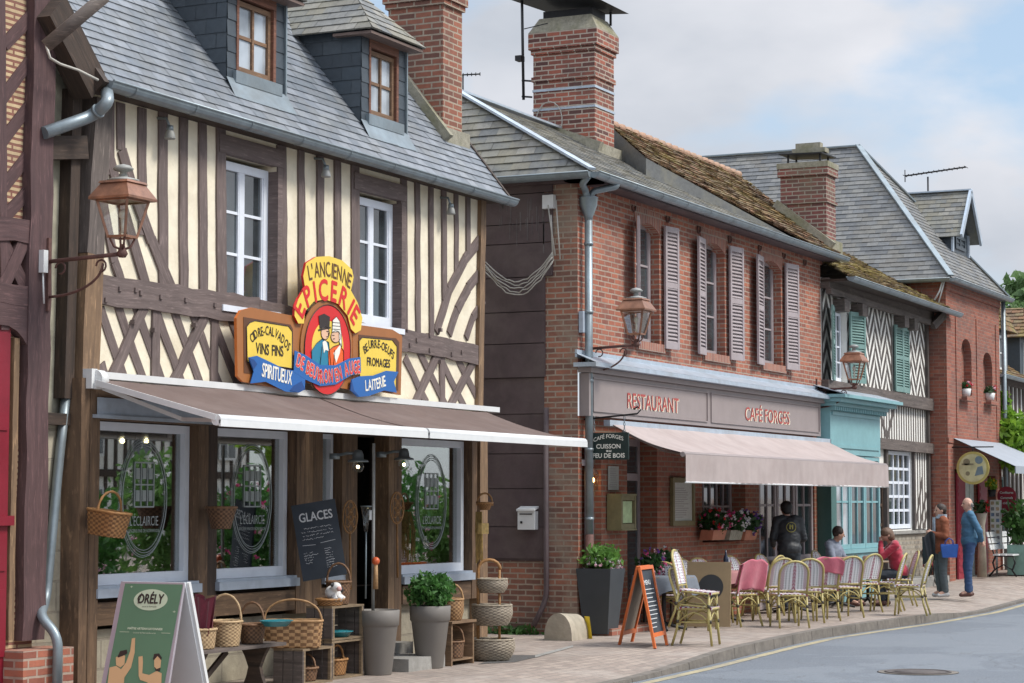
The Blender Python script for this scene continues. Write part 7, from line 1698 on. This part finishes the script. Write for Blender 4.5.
# ================================================================= PEOPLE
def capsule(mb,p0,p1,r0,r1,n=12):
    p0=Vector(p0);p1=Vector(p1); d=(p1-p0); L_=d.length
    if L_<1e-5: mb.ball(p0,r0,n,8); return
    d/=L_; path=[];rad=[]
    for a in (85,60,35,12): path.append(p0-d*r0*math.sin(R(a))); rad.append(max(.0005,r0*math.cos(R(a))))
    path.append(p0); rad.append(r0); path.append(p1); rad.append(r1)
    for a in (12,35,60,85): path.append(p1+d*r1*math.sin(R(a))); rad.append(max(.0005,r1*math.cos(R(a))))
    mb.tube(path,rad,n)
def fuse(name,shapes,mat,parent,voxel=.012,smooth=4,wrinkle=0):
    """one continuous surface out of overlapping limbs"""
    mb=MB()
    for s in shapes:
        if s[0]=='c': capsule(mb,*s[1:])
        else: mb.ball(s[1],1,16,10,sc=s[2])
    me=bpy.data.meshes.new('tmp'); me.from_pydata(mb.v,[],mb.f); o=bpy.data.objects.new('tmp',me); C.objects.link(o)
    r=o.modifiers.new('r','REMESH'); r.mode='VOXEL'; r.voxel_size=voxel; r.use_smooth_shade=True
    s=o.modifiers.new('s','SMOOTH'); s.iterations=smooth; s.factor=.5
    dg=bpy.context.evaluated_depsgraph_get(); dg.update(); ev=o.evaluated_get(dg); m2=bpy.data.meshes.new_from_object(ev); m2.name=name
    if wrinkle:
        for v in m2.vertices:
            k=noise.noise(Vector((v.co.x*14,v.co.y*14,v.co.z*26)))*wrinkle; v.co+=v.normal*k
    bpy.data.objects.remove(o); bpy.data.meshes.remove(me)
    m2.materials.clear(); m2.materials.append(mat)
    for p in m2.polygons: p.use_smooth=True; p.material_index=0
    o=bpy.data.objects.new(name,m2); C.objects.link(o); o.parent=parent; return o
def hand(el,wr,curl=.6,side=1,r=.03):
    """palm and five bent fingers continuing the forearm"""
    el=Vector(el);wr=Vector(wr); d=(wr-el).normalized(); a=d.orthogonal().normalized(); a=Vector((1,0,0))-d*d.x
    a=a.normalized() if a.length>.2 else d.orthogonal().normalized(); b=d.cross(a)*side; S=[]
    pe=wr+d*.075; S.append(('e',tuple(wr+d*.045),(.024,.024,.04))); S.append(('c',wr,pe,.024,.026)); 
    for k,l in zip((-1.5,-.5,.5,1.5),(.052,.065,.07,.062)):
        p=pe+b*k*.017; q=p+d*l*.5*(1-.3*curl)+a*l*.3*curl; t_=q+d*l*.45*(1-curl)+a*l*.5*curl
        S.append(('c',p,q,.0095,.009)); S.append(('c',q,t_,.009,.0075))
    p=wr+d*.03-b*-.024; S.append(('c',p,p+b*.03+d*.03+a*.01,.011,.01)); S.append(('c',p+b*.03+d*.03+a*.01,p+b*.028+d*.055+a*.025,.01,.008))
    return S
m_skin=M('skin',(.52,.30,.22),.55,.08,10,.03); m_hairb=M('dark_brown_hair',(.035,.022,.016),.6,.3,40,.4); m_hairk=M('black_hair',(.012,.011,.011),.5,.3,40,.4); m_hairg=M('grey_hair',(.25,.22,.2),.7,.2,40,.3); m_hairl=M('light_brown_hair',(.14,.08,.05),.6,.3,40,.4)
m_eye=M('eye_dark',(.02,.015,.012),.3,.05,5,0); m_lip=M('lips',(.38,.14,.12),.5,.05,5,0); m_shoe=M('brown_shoe',(.10,.04,.03),.5,.1,9,.1); m_shoe2=M('pale_shoe',(.45,.45,.45),.6,.1,9,.1)
def human(label,loc,rotz,J,top,legs,hairm,hair='short',shoes=None,sleeve=1.0,skirt=None,sx=1.0,extra=None):
    """J: joints in local metres, forward = +Y"""
    t_=thing('person',label,'person',loc,rotz)
    V=Vector; J={k:V(v) for k,v in J.items()}
    hd=J['head']; nk=J['neck']; ch_=J['chest']; pv=J['pelvis']; f=J.get('face',V((0,1,0))).normalized(); up=(hd-nk).normalized(); sd=f.cross(up).normalized()
    fw=J.get('fwd',V((0,1,0)))
    S=[('e',tuple(hd),(.076,.094,.112)),('e',tuple(hd+f*.035-up*.055),(.052,.055,.058)),('c',nk-up*.02,hd-up*.03,.056,.05)]
    S+=[('c',hd+f*.085+up*.005,hd+f*.112-up*.022,.011,.014)]
    for s in (-1,1): S.append(('e',tuple(hd+sd*s*.078-up*.005),(.014,.02,.03)))
    S+=[('e',tuple(ch_),(.165*sx,.11,.17)),('e',tuple((ch_+pv)/2),(.14*sx,.10,.18)),('e',tuple(pv),(.165*sx,.12,.13))]
    for s in 'LR':
        S+=[('c',ch_+(J['sh'+s]-ch_)*.6+V((0,0,.08)),J['sh'+s],.06,.056),('c',J['sh'+s],J['el'+s],.05,.04),('c',J['el'+s],J['wr'+s],.038,.026),
            ('c',J['hip'+s],J['kn'+s],.078,.052),('c',J['kn'+s],J['an'+s],.052,.035),('c',J['an'+s],J['an'+s]+V((0,0,-.03))+fw*.1,.035,.035)]
        S+=hand(J['el'+s],J['wr'+s],.5,1 if s=='R' else -1)
    fuse('body',S,m_skin,t_,.0085,3)
    # jacket / shirt
    T=[('e',tuple(ch_+V((0,0,.01))),(.19*sx,.135,.185)),('e',tuple((ch_+pv)/2),(.178*sx,.135,.2)),('e',tuple(pv+V((0,0,.02))),(.185*sx,.145,.15)),('c',nk-up*.07,nk-up*.02,.075,.062)]
    for s in 'LR':
        T+=[('c',ch_+(J['sh'+s]-ch_)*.5+V((0,0,.09)),J['sh'+s],.075,.072)]
        T+=[('c',J['sh'+s],J['el'+s],.070,.058)]
        if sleeve>=1: T+=[('c',J['el'+s],J['wr'+s],.056,.044)]
        elif sleeve>.4: pass
    if extra: T+=extra(J)
    fuse('jacket' if sleeve>=1 else 'shirt',T,top,t_,.013,4,wrinkle=.008)
    B=[('e',tuple(pv-V((0,0,.02))),(.172*sx,.132,.13))]
    for s in 'LR': B+=[('c',J['hip'+s],J['kn'+s],.094,.072),('c',J['kn'+s],J['an'+s]+V((0,0,.03)),.072,.064)]
    fuse('trousers',B,legs,t_,.013,4,wrinkle=.008)
    for s in 'LR':
        a=J['an'+s]; fuse('shoe',[('c',a+V((0,0,-.045))-fw*.04,a+V((0,0,-.055))+fw*.13,.042,.036),('c',a,a+V((0,0,-.04)),.045,.045)],shoes or m_shoe,t_,.012,2)
    if hair!='bald':
        H_=[('e',tuple(hd+up*.028-f*.022),(.087,.098,.10))]
        if hair=='bob': H_+=[('e',tuple(hd-f*.055-up*.04),(.08,.06,.09)),('e',tuple(hd+up*.04),(.09,.10,.085))]+[('e',tuple(hd+sd*s*.06-f*.03-up*.02),(.035,.06,.07)) for s in (-1,1)]
        if hair=='short': H_+=[('e',tuple(hd-f*.045-up*.0),(.078,.06,.075))]
        if hair=='full': H_+=[('e',tuple(hd-f*.04+up*.02),(.10,.09,.10)),('e',tuple(hd-f*.06-up*.05),(.075,.05,.06))]
    else: H_=[('e',tuple(hd-f*.05-up*.025),(.073,.055,.05))]+[('e',tuple(hd+sd*s*.062-f*.03-up*.01),(.024,.05,.035)) for s in (-1,1)]
    fuse('hair',H_,hairm,t_,.01,2,wrinkle=.004)
    for s in (-1,1):
        e=MB(); e.ball(hd+f*.083+sd*s*.03+up*.012,.011,8,6); e.build('eye',m_eye,t_,local=True)
    e=MB(); e.ball(hd+f*.088-up*.052,.017,8,6,sc=(1.3,.5,.35)); e.build('mouth',m_lip,t_,local=True)
    return t_
def stand(h=1.72,**k):
    s=h/1.72
    J=dict(pelvis=(0,0,.95),chest=(0,0,1.27),neck=(0,0,1.46),head=(0,.02,1.60),shL=(-.17,0,1.40),shR=(.17,0,1.40),elL=(-.22,-.02,1.12),elR=(.22,-.02,1.12),wrL=(-.22,.05,.88),wrR=(.22,.05,.88),
      hipL=(-.09,0,.92),hipR=(.09,0,.92),knL=(-.10,.02,.50),knR=(.10,.02,.50),anL=(-.10,-.02,.095),anR=(.10,-.02,.095))
    J.update(k); return {a:(tuple(x*s for x in b) if a not in('face','fwd') else b) for a,b in J.items()}
m_bluej=M('blue_jacket_cloth',(.055,.145,.24),.8,.1,6,.3); m_jean=M('blue_jeans',(.03,.065,.15),.85,.12,8,.3); m_brownj=M('rust_jacket_cloth',(.24,.075,.035),.85,.12,6,.3); m_greyt=M('grey_trousers',(.075,.095,.105),.85,.1,6,.2)
m_blackj=M('black_padded_jacket',(.022,.026,.032),.55,.1,9,.2); m_darkt=M('dark_trousers',(.022,.03,.04),.8,.1,6,.2); m_shirt=M('grey_blue_shirt',(.22,.25,.32),.85,.1,6,.2); m_redj=M('crimson_jacket_cloth',(.36,.02,.045),.85,.12,6,.4,sheen=.3)
# man in blue, hands held behind his back
q=PZ(970,597,.07)
human('bald man standing in blue jacket and jeans, hands behind his back',(q.x,q.y,.07),R(28),stand(1.74,elL=(-.25,-.12,1.13),elR=(.25,-.12,1.13),wrL=(-.06,-.20,.98),wrR=(.05,-.21,.96),face=(-.25,1,-.05),anL=(-.12,.06,.095),knL=(-.11,.05,.5)),m_bluej,m_jean,m_hairg,'bald')
# woman with the bag
q=PZ(942,597,.07)
wm=human('woman standing in rust jacket and grey trousers with bright blue bag on her arm',(q.x,q.y,.07),R(40),stand(1.62,elR=(.23,.0,1.12),wrR=(.10,.22,1.10),elL=(-.22,.02,1.12),wrL=(-.10,.22,1.18),face=(-.1,1,-.08)),m_brownj,m_greyt,m_hairb,'full',shoes=m_shoe2,
  extra=lambda J:[('e',tuple((Vector(J['pelvis'])+Vector((0,0,-.02)))),(.2,.16,.14))])
b=MB(); gridpoly(b,lambda s,t_:(.10*math.cos(s*6.28)*(1+.12*math.sin(t_*9)),-.01+.095*math.sin(s*6.28),1.37+.07*t_),24,4); gridpoly(b,lambda s,t_:(-.05+.09*s,.13+.02*math.sin(s*7),1.39-.34*t_),8,10); b.build('scarf',M('pale_blue_scarf',(.45,.52,.60),.9,.2,20,.2),wm,local=True)
ml=bpy.data.materials
bgm=M('bright_blue_bag',(.015,.08,.33),.6,.1,6,.1)
bb=MB(); 
bb.prism([(-.17,-.05,-.32),(.17,-.05,-.32),(.21,-.06,-.08),(.2,-.05,-.03),(-.2,-.05,-.03),(-.21,-.06,-.08)],(0,.13,0))
for yy in (-.05,.08): bb.tube([(-.1,yy,-.03),(-.08,yy,.05),(0,yy*.3,.10),(.08,yy,.05),(.1,yy,-.03)],.009,5)
wl_=wm.location; o=bb.build('shoulder_bag',bgm,None,local=True); r_=Matrix.Rotation(R(40),3,'Z')@Vector((0,0,0)); o.location=(wl_.x-.22,wl_.y-.20,wl_.z+.95); o.scale=(.72,.72,.8); o.rotation_euler=(0,0,R(-65)); tag(o,'bright blue bag hanging from the forearm of the woman in rust jacket','bag')
cb=MB(); gridpoly(cb,lambda s,t_:(-.16+.22*s,.02+.03*math.sin(s*9+t_*3),-.48*t_+.05*math.sin(s*5)),12,10); gridpoly(cb,lambda s,t_:(-.16+.22*s,-.04+.03*math.sin(s*8+t_*2),-.46*t_+.05*math.sin(s*5)),12,10)
o=cb.build('folded_coat',m_blackj,None,local=True); r_=Matrix.Rotation(R(40),3,'Z')@Vector((-.10,.34,1.10)); o.location=(wl_.x+r_.x,wl_.y+r_.y,wl_.z+r_.z); o.rotation_euler=(0,0,R(100)); tag(o,'dark coat carried over the arm of the woman in rust jacket','coat')
# waiter in black leaning over
wt=human('person standing on the terrace in black padded jacket with yellow emblem on the back',(GX(788,11.05),11.05,0),R(-55),stand(1.76,chest=(0,.05,1.27),neck=(0,.12,1.45),head=(-.0,.17,1.58),shL=(-.18,.06,1.40),shR=(.18,.06,1.40),elL=(-.25,.05,1.13),elR=(.25,.05,1.13),wrL=(-.18,.25,1.02),wrR=(.16,.28,1.02),face=(0,1,-.3)),m_blackj,m_darkt,m_hairk,'full',sx=1.08)
e=MB(); oc=Vector((0,-.105,1.33)); e.tube([oc+Vector((.075*math.cos(a),-.012*abs(math.sin(a)),.075*math.sin(a))) for a in [i*math.pi/10 for i in range(20)]],.006,4,closed=True)
e.box(-.03,-.01,-.12,-.105,1.30,1.37); e.box(.012,.03,-.12,-.105,1.30,1.37); e.box(-.03,.03,-.121,-.106,1.34,1.355); e.build('back_emblem',M('dull_yellow',(.35,.32,.08),.7,.1,6,0),wt,local=True)
def sit(h=1.7,**k):
    s=h/1.7
    J=dict(pelvis=(0,-.02,.55),chest=(0,.0,.88),neck=(0,.03,1.07),head=(0,.06,1.21),shL=(-.17,.0,1.01),shR=(.17,.0,1.01),elL=(-.24,.1,.78),elR=(.24,.1,.78),wrL=(-.16,.32,.78),wrR=(.16,.32,.78),
      hipL=(-.09,0,.53),hipR=(.09,0,.53),knL=(-.12,.42,.52),knR=(.12,.42,.52),anL=(-.12,.36,.095),anR=(.12,.36,.095))
    J.update(k); return {a:(tuple(x*s for x in b) if a not in('face','fwd') else b) for a,b in J.items()}
c15=chairs[15]
human('man seated in grey blue shirt with short dark hair, behind the second pink blanket',tuple(c15.location),c15.rotation_euler.z,sit(1.72,chest=(.03,.04,.88),head=(.05,.13,1.19),neck=(.04,.08,1.07),face=(-.55,.8,-.25)),m_shirt,m_darkt,m_hairb,'short',sleeve=.5)
c9=chairs[16]
rw=Vector((-.1,0,0)); loc=(c9.location.x+.02,c9.location.y+.0,0)
human('person seated in crimson jacket with hand at the chin, facing left',loc,c9.rotation_euler.z,sit(1.7,chest=(0,.07,.87),neck=(0,.13,1.05),head=(-.02,.19,1.18),shL=(-.18,.08,1.0),shR=(.18,.08,1.0),elL=(-.15,.32,.80),wrL=(-.03,.30,1.05),elR=(.2,.28,.80),wrR=(.08,.48,.80),face=(-.15,1,.05),anR=(.12,.20,.095),anL=(-.08,.30,.095)),m_redj,m_darkt,m_hairl,'bob',sx=1.08)
# ================================================================= BICYCLE, BENCH, CARD RACK, FAR PLANTER
def bicycle(label,pf,pr,z0,fm,basket_=True):
    pf=Vector(pf);pr=Vector(pr); d=(pf-pr); d.z=0; d.normalize(); c_=(pf+pr)/2
    t_=thing('bicycle',label,'bicycle',(c_.x,c_.y,z0),math.atan2(d.y,d.x))      # local +X = forward
    for x,nm in ((.52,'front_wheel'),(-.52,'rear_wheel')):
        c=MB(); c.tube([(x+.33*math.cos(a),0,.34+.33*math.sin(a)) for a in [i*math.pi/16 for i in range(32)]],.019,7,closed=True); w_=c.build(nm,m_black,t_,local=True)
        c=MB(); c.tube([(x+.305*math.cos(a),0,.34+.305*math.sin(a)) for a in [i*math.pi/14 for i in range(28)]],.010,5,closed=True); c.lathe([(.03,-.03),(.03,.03)],(x,0,.34),8)
        for i in range(14):
            a=i*math.pi/7; c.tube([(x,0,.34),(x+.3*math.cos(a),0,.34+.3*math.sin(a))],.0025,3)
        c.build('rim',m_lead,w_,local=True)
        c=MB(); gridpoly(c,lambda s,q:(x+.37*math.cos(.3+s*2.6),-.035+.07*q,.34+.37*math.sin(.3+s*2.6)),16,2); c.build('mudguard',fm,t_,local=True)
    c=MB()
    for a,b_ in (((-.15,0,.30),(-.25,0,.80)),((-.15,0,.30),(.38,0,.80)),((-.23,0,.72),(.37,0,.86)),((-.15,0,.30),(-.52,0,.34)),((-.23,0,.72),(-.52,0,.34)),((.35,0,.95),(.42,0,.66)),((.42,.05,.66),(.52,.05,.34)),((.42,-.05,.66),(.52,-.05,.34))): c.tube([a,b_],.016,7)
    c.build('frame',fm,t_,local=True)
    c=MB(); c.ball((-.26,0,.88),.12,12,6,sc=(1.15,.7,.35)); c.build('saddle',m_black,t_,local=True)
    c=MB(); c.tube([(.35,0,.95),(.36,0,1.06),(.33,.12,1.08),(.22,.27,1.07),(.12,.28,1.06)],.012,6); c.tube([(.36,0,1.06),(.33,-.12,1.08),(.22,-.27,1.07),(.12,-.28,1.06)],.012,6); c.build('handlebar',m_iron,t_,local=True)
    c=MB(); c.lathe([(.09,-.01),(.09,.01)],(0,0,0),16); c.v=[(v[0]-.15,.05+v[2],.30+v[1]) for v in c.v]; c.tube([(-.15,.07,.30),(-.15+.12,.07,.2)],.01,5); c.tube([(-.15,-.07,.30),(-.15-.12,-.07,.4)],.01,5); c.box(-.08,.02,.06,.15,.19,.21); c.box(-.32,-.22,-.15,-.06,.39,.41); c.build('crankset',m_iron,t_,local=True)
    if basket_:
        c=MB(); wick_body(c,.40,.42,.26,.78,3.5,rows=10); c.v=[(v[0]+.56,v[1],v[2]+.80) for v in c.v]; c.build('front_basket',[m_wick[2],dkw(m_wick[2])],t_,local=True)
    c=MB(); c.tube([(-.3,.0,.7),(-.75,.0,.7)],.01,5); c.box(-.78,-.35,-.07,.07,.7,.715); c.build('luggage_rack',m_iron,t_,local=True)
    return t_
z_=.12
bicycle('black bicycle with wicker front basket leaning by the stone step, left of the woman',PZ(893,580,z_),PZ(912,577,z_),z_,m_iron)
bicycle('silver bicycle with red grips behind the woman in rust jacket',PZ(926,584,z_),PZ(938,586,z_),z_,M('dark_red_frame',(.25,.02,.03),.4),False)
# bench
bn=thing('bench','white slatted bench with curled iron legs below the postcard rack','bench',(46.3,10.55,gz(46)))
zb=gz(46); x0,x1=45.35,47.35; by=10.75
for k in range(3): c=MB(); c.box(x0,x1,by-.42+.145*k,by-.42+.145*k+.12,zb+.43,zb+.46); c.build('seat_slat',m_white,bn)
for k in range(3): c=MB(); c.prism([(x0,by+.03+.03*k,zb+.55+.13*k),(x1,by+.03+.03*k,zb+.55+.13*k),(x1,by+.055+.03*k,zb+.655+.13*k),(x0,by+.055+.03*k,zb+.655+.13*k)],(0,.02,0)); c.build('back_slat',m_white,bn)
for x in (x0+.2,x1-.2):
    c=MB(); c.tube([(x,by-.45,zb),(x,by-.36,zb+.12),(x,by-.42,zb+.28),(x,by-.38,zb+.42),(x,by-.0,zb+.42),(x,by+.06,zb+.6),(x,by+.12,zb+.95)],.02,6); c.tube([(x,by+.12,zb),(x,by+.0,zb+.14),(x,by+.04,zb+.28),(x,by-.02,zb+.42)],.02,6); c.tube([(x,by-.36,zb+.14),(x,by-.18,zb+.24),(x,by+.0,zb+.14)],.014,6); c.build('leg',m_iron,bn)
# card rack
rk=thing('postcard_rack','tall white rack of postcards between the red shutter and crimson sign','card rack',(46.3,10.95,0))
c=MB(); q0=PX(990,500,46.2); q1=PX(1000,500,46.2); zz0,zz1=PX(995,546,46.2).z,PX(995,500,46.2).z; c.box(46.2,46.35,q1.y,q0.y,zz0,zz1); c.tube([(46.27,(q0.y+q1.y)/2,gz(46)),(46.27,(q0.y+q1.y)/2,zz0)],.025,6); c.build('rack',m_white,rk)
mcs=[M('card_%d'%i,col,.5,.5,30,0) for i,col in enumerate([(.15,.22,.35),(.3,.35,.2),(.4,.3,.2),(.2,.2,.22)])]
for i in range(8):
    for j in range(2):
        c=MB(); w_=(q0.y-q1.y)/2; h_=(zz1-zz0)/8; c.box(46.185,46.198,q1.y+w_*j+.02,q1.y+w_*(j+1)-.02,zz0+h_*i+.02,zz0+h_*(i+1)-.03); c.build('postcard',mcs[(i*3+j)%4],rk)
# flowers pots: on the rack, by the door, in the niches
for (u,v,X,cols,lb) in ((966,403,45.5,[m_redf,m_palepink],'white pot of red flowers in the left brick niche'),(990,407,47.4,[m_palepink,m_redf],'white pot of pink flowers in the right brick niche')):
    p=PY(u,v-6,TY-.05); t_=thing('flower_pot',lb,'flower pot',(p.x,p.y,p.z),group='flower pots in the brick niches')
    c=MB(); c.lathe([(.0001,0),(.08,0),(.11,.17),(.09,.17),(.0001,.16)],p,14); c.build('pot',m_white,t_)
    c=MB(); c.box(p.x-.35,p.x+.35,TY-.16,TY-.041,p.z-.09,p.z-.001); c.build('ledge',m_red2,t_)
    c=MB(); clump(c,p+Vector((0,0,.23)),(.15,.13,.09),100,.055,0,shell=.3); c.build('foliage',m_leafd,t_); c=MB(); blossoms(c,p+Vector((0,0,.25)),(.15,.13,.09),12,.045,[0,1]); c.build('flowers',cols,t_)
p=Vector((44.95,TY-.35,1.5)); t_=thing('hanging_basket','pot of red flowers on a pale pedestal at the gift shop door','flower pot',tuple(p)); c=MB(); c.lathe([(.0001,-1.3),(.10,-1.3),(.07,-.25),(.12,0),(.0001,0)],p,14); c.build('pedestal_pot',m_limestone,t_); c=MB(); clump(c,p+Vector((0,0,.12)),(.2,.18,.14),160,.06,0,shell=.3); c.build('foliage',m_leafd,t_); c=MB(); blossoms(c,p+Vector((0,0,.14)),(.2,.18,.14),18,.05,[0]); c.build('flowers',[m_redf],t_)
p=PX(992,492,46.1); t_=thing('flower_pot','small plant with yellow flowers standing on top of the postcard rack','flower pot',tuple(p)); c=MB(); c.lathe([(.0001,-.1),(.07,-.1),(.09,.05),(.0001,.05)],p,12); c.build('pot',m_iron,t_); c=MB(); clump(c,p+Vector((0,0,.15)),(.17,.15,.13),120,.05,0,shell=.3); c.build('foliage',m_leafl,t_); c=MB(); blossoms(c,p+Vector((0,0,.18)),(.16,.15,.1),8,.04,[0]); c.build('flowers',[m_yellowf],t_)
p=PZ(1022,575,gz(47)); t_=thing('square_planter','pale green square planter with leafy shrub at the far right edge','planter',(p.x+.3,p.y,gz(47))); x,y_=p.x+.3,p.y
c=MB(); c.prism([(x-.3,y_-.3,gz(47)),(x+.3,y_-.3,gz(47)),(x+.3,y_+.3,gz(47)),(x-.3,y_+.3,gz(47))],(0,0,.62)); c.build('pot',M('celadon_paint',(.20,.33,.28),.6),t_); c=MB(); clump(c,(x,y_,gz(47)+1.05),(.42,.42,.5),900,.09,0,shell=.3,lump=.5); c.build('foliage',m_leaf,t_)
# ================================================================= VEGETATION
def tree(label,x,y_,z,h,r,n,ls,mt,group=None,seed=1,tw_=None):
    rnd=random.Random(seed); t_=thing('tree',label,'tree',(x,y_,z),group=group)
    b=MB(); th=h*.45; b.tube([(x,y_,z),(x+.1,y_,z+th*.5),(x+.05,y_+.1,z+th),(x,y_,z+h*.8)],[h*.035,h*.028,h*.02,h*.006],9)
    cents=[]
    for k in range(9):
        a=k*2.4; zz=z+th+(h-th)*(k/9)*.8; L_=r*(.75-.35*k/9); e=(x+L_*math.cos(a),y_+L_*math.sin(a),zz+r*.35); b.tube([(x,y_,zz-.3),((x+e[0])/2,(y_+e[1])/2,zz+r*.05),e],[h*.014,h*.009,h*.003],6); cents.append(e)
    b.build('trunk',m_bark,t_)
    c=MB()
    for k in range(26):
        d=Vector((rnd.gauss(0,1),rnd.gauss(0,1),rnd.gauss(0,1))).normalized()*r*rnd.uniform(.2,.85); cc=(x+d.x,y_+d.y,z+th+(h-th)*.5+d.z*(h-th)*.5/r*.95); rr_=r*rnd.uniform(.22,.42)
        clump(c,cc,(rr_,rr_,rr_*.75),n//26,ls,0,rnd,shell=.45,lump=.5)
    c.build('crown',mt,t_); return t_
q=PX(1014,300,95); tree('round leafy tree rising behind the far roofs at the right edge',95,q.y,0,q.z+1.2,3.6,9000,.28,leafmat('distant_leaves',(.11,.19,.07)),seed=3)
q=PX(1030,300,100); tree('second leafy tree outside the corner, partly behind the round one',101,q.y-1.5,0,q.z+.5,3.5,6000,.3,m_leafd,seed=5)
cl=thing('climbing_plant','lime green climbing plant spilling over the awning at the right edge','climbing plant',(48.6,11.2,3)); b=MB()
for (u,v,r_) in ((1003,415,.28),(1010,430,.5),(1000,440,.42),(1016,445,.55),(1008,455,.4),(996,430,.25),(1002,400,.18),(1020,432,.4)):
    p=PX(u,v,48.6); clump(b,p,(r_*.9,r_*.75,r_*.9),420,.13,0,shell=.2,lump=.6)
b.build('foliage',m_leafl,cl); b=MB(); b.tube([(48.5,11.2,.2),(48.55,11.15,2),(48.6,11.1,4.2)],.03,6); b.build('stem',m_bark,cl)
b=MB(); p=PZ(525,632); clump(b,(26.05,12.5,.02),(.15,.5,.14),260,.05,0,shell=.1); tag(b.build('weeds',m_leaf,None,origin=(26.05,12.5,0)),'tuft of green weeds at the foot of the brick side wall','weeds')
# ================================================================= ACROSS THE SQUARE (seen in the panes)
for k,(x,lb,mm,hh) in enumerate(((22,'white timbered house across the square facing the grocery',m_whiteplaster,4.6),(33,'cream timbered house across the square with brown shutters',m_plaster,5.0),(45,'brick house across the square facing the terrace',m_red,4.8),(57,'white house at the far end across the square',m_whiteplaster,4.7))):
    y0=-16; t_=thing('opposite_house',lb,'house',(x,y0,0)); w=MB(); w.box(x-5,x+5,y0-7,y0,-.2,hh); w.build('wall',mm,t_)
    if k!=2:
        f=MB()
        for i in range(21): f.box(x-5+i*.49,x-5+i*.49+.14,y0-.001,y0+.04,0,hh)
        for z in (.1,2.5,hh-.15): f.box(x-5,x+5,y0+.041,y0+.08,z,z+.22)
        f.build('timber_frame',m_darkwood,t_)
    for i in range(4):
        for z in (.9,3.1):
            f=MB(); a=x-4.2+i*2.4; f.box(a,a+1.0,y0+.09,y0+.13,z,z+1.3); o=f.build('window',m_white,t_); g=MB(); g.box(a+.08,a+.46,y0+.131,y0+.14,z+.08,z+1.22); g.box(a+.54,a+.92,y0+.131,y0+.14,z+.08,z+1.22); g.build('pane',m_pane,o)
    r=MB(); r.poly([(x-5.2,y0+.5,hh-.1),(x+5.2,y0+.5,hh-.1),(x+5.2,y0-3.5,hh+3.8),(x-5.2,y0-3.5,hh+3.8)]); r.poly([(x-5.2,y0-7.5,hh-.1),(x+5.2,y0-7.5,hh-.1),(x+5.2,y0-3.5,hh+3.8),(x-5.2,y0-3.5,hh+3.8)]); r.build('roof',m_tile[1],t_)
for k,(x,y_,h,r_) in enumerate(((28,-7,5.5,2.3),(40,-9,6.5,2.8),(52,-8,6,2.6),(20,-9,5,2))):
    tree(('bushy','taller','rounded','small')[k]+' tree standing in the square across the road',x,y_,0,h,r_,3500,.26,m_leaf if k%2 else m_leafl,group=None,seed=20+k)
m_shrubl=leafmat('shrub_leaves',(.12,.24,.06))
for k in range(14):
    x=16+k*3.1; rnd=random.Random(50+k); t_=thing('flowering_shrub','flowering shrub across the road, number %d counting along the bed'%k if False else ('%s flowering shrub in the bed across the road, %s'%(('pink and white','white','magenta')[k%3],('opposite the red door','opposite the left shop window','opposite the grocery door','facing the right shop window','facing the passage','facing the brick corner','facing the restaurant door','facing the window boxes','facing the terrace chairs','facing the turquoise shopfront','facing the herringbone house','facing the gift shop','facing the crimson sign','at the far end')[k])),'shrub',(x,-2.6,-.1),group='flowering shrubs across the road')
    b=MB(); b.tube([(x,-2.6,-.1),(x,-2.6,.5)],.04,6); b.build('stem',m_bark,t_)
    b=MB(); hh_=[.85,1.5,1.1][k%3]; clump(b,(x,-2.6,hh_),(1.4,.8,hh_+.1),1900,.13,0,rnd,shell=.3,lump=.6); b.build('foliage',m_shrubl if k%2 else m_leafb,t_)
    b=MB(); blossoms(b,(x,-2.4,hh_),(1.35,.85,hh_),80,.08,[0,1],rnd); b.build('flowers',[[m_whitef,m_palepink],[m_whitef,m_whitef],[m_pink,m_palepink]][k%3],t_)
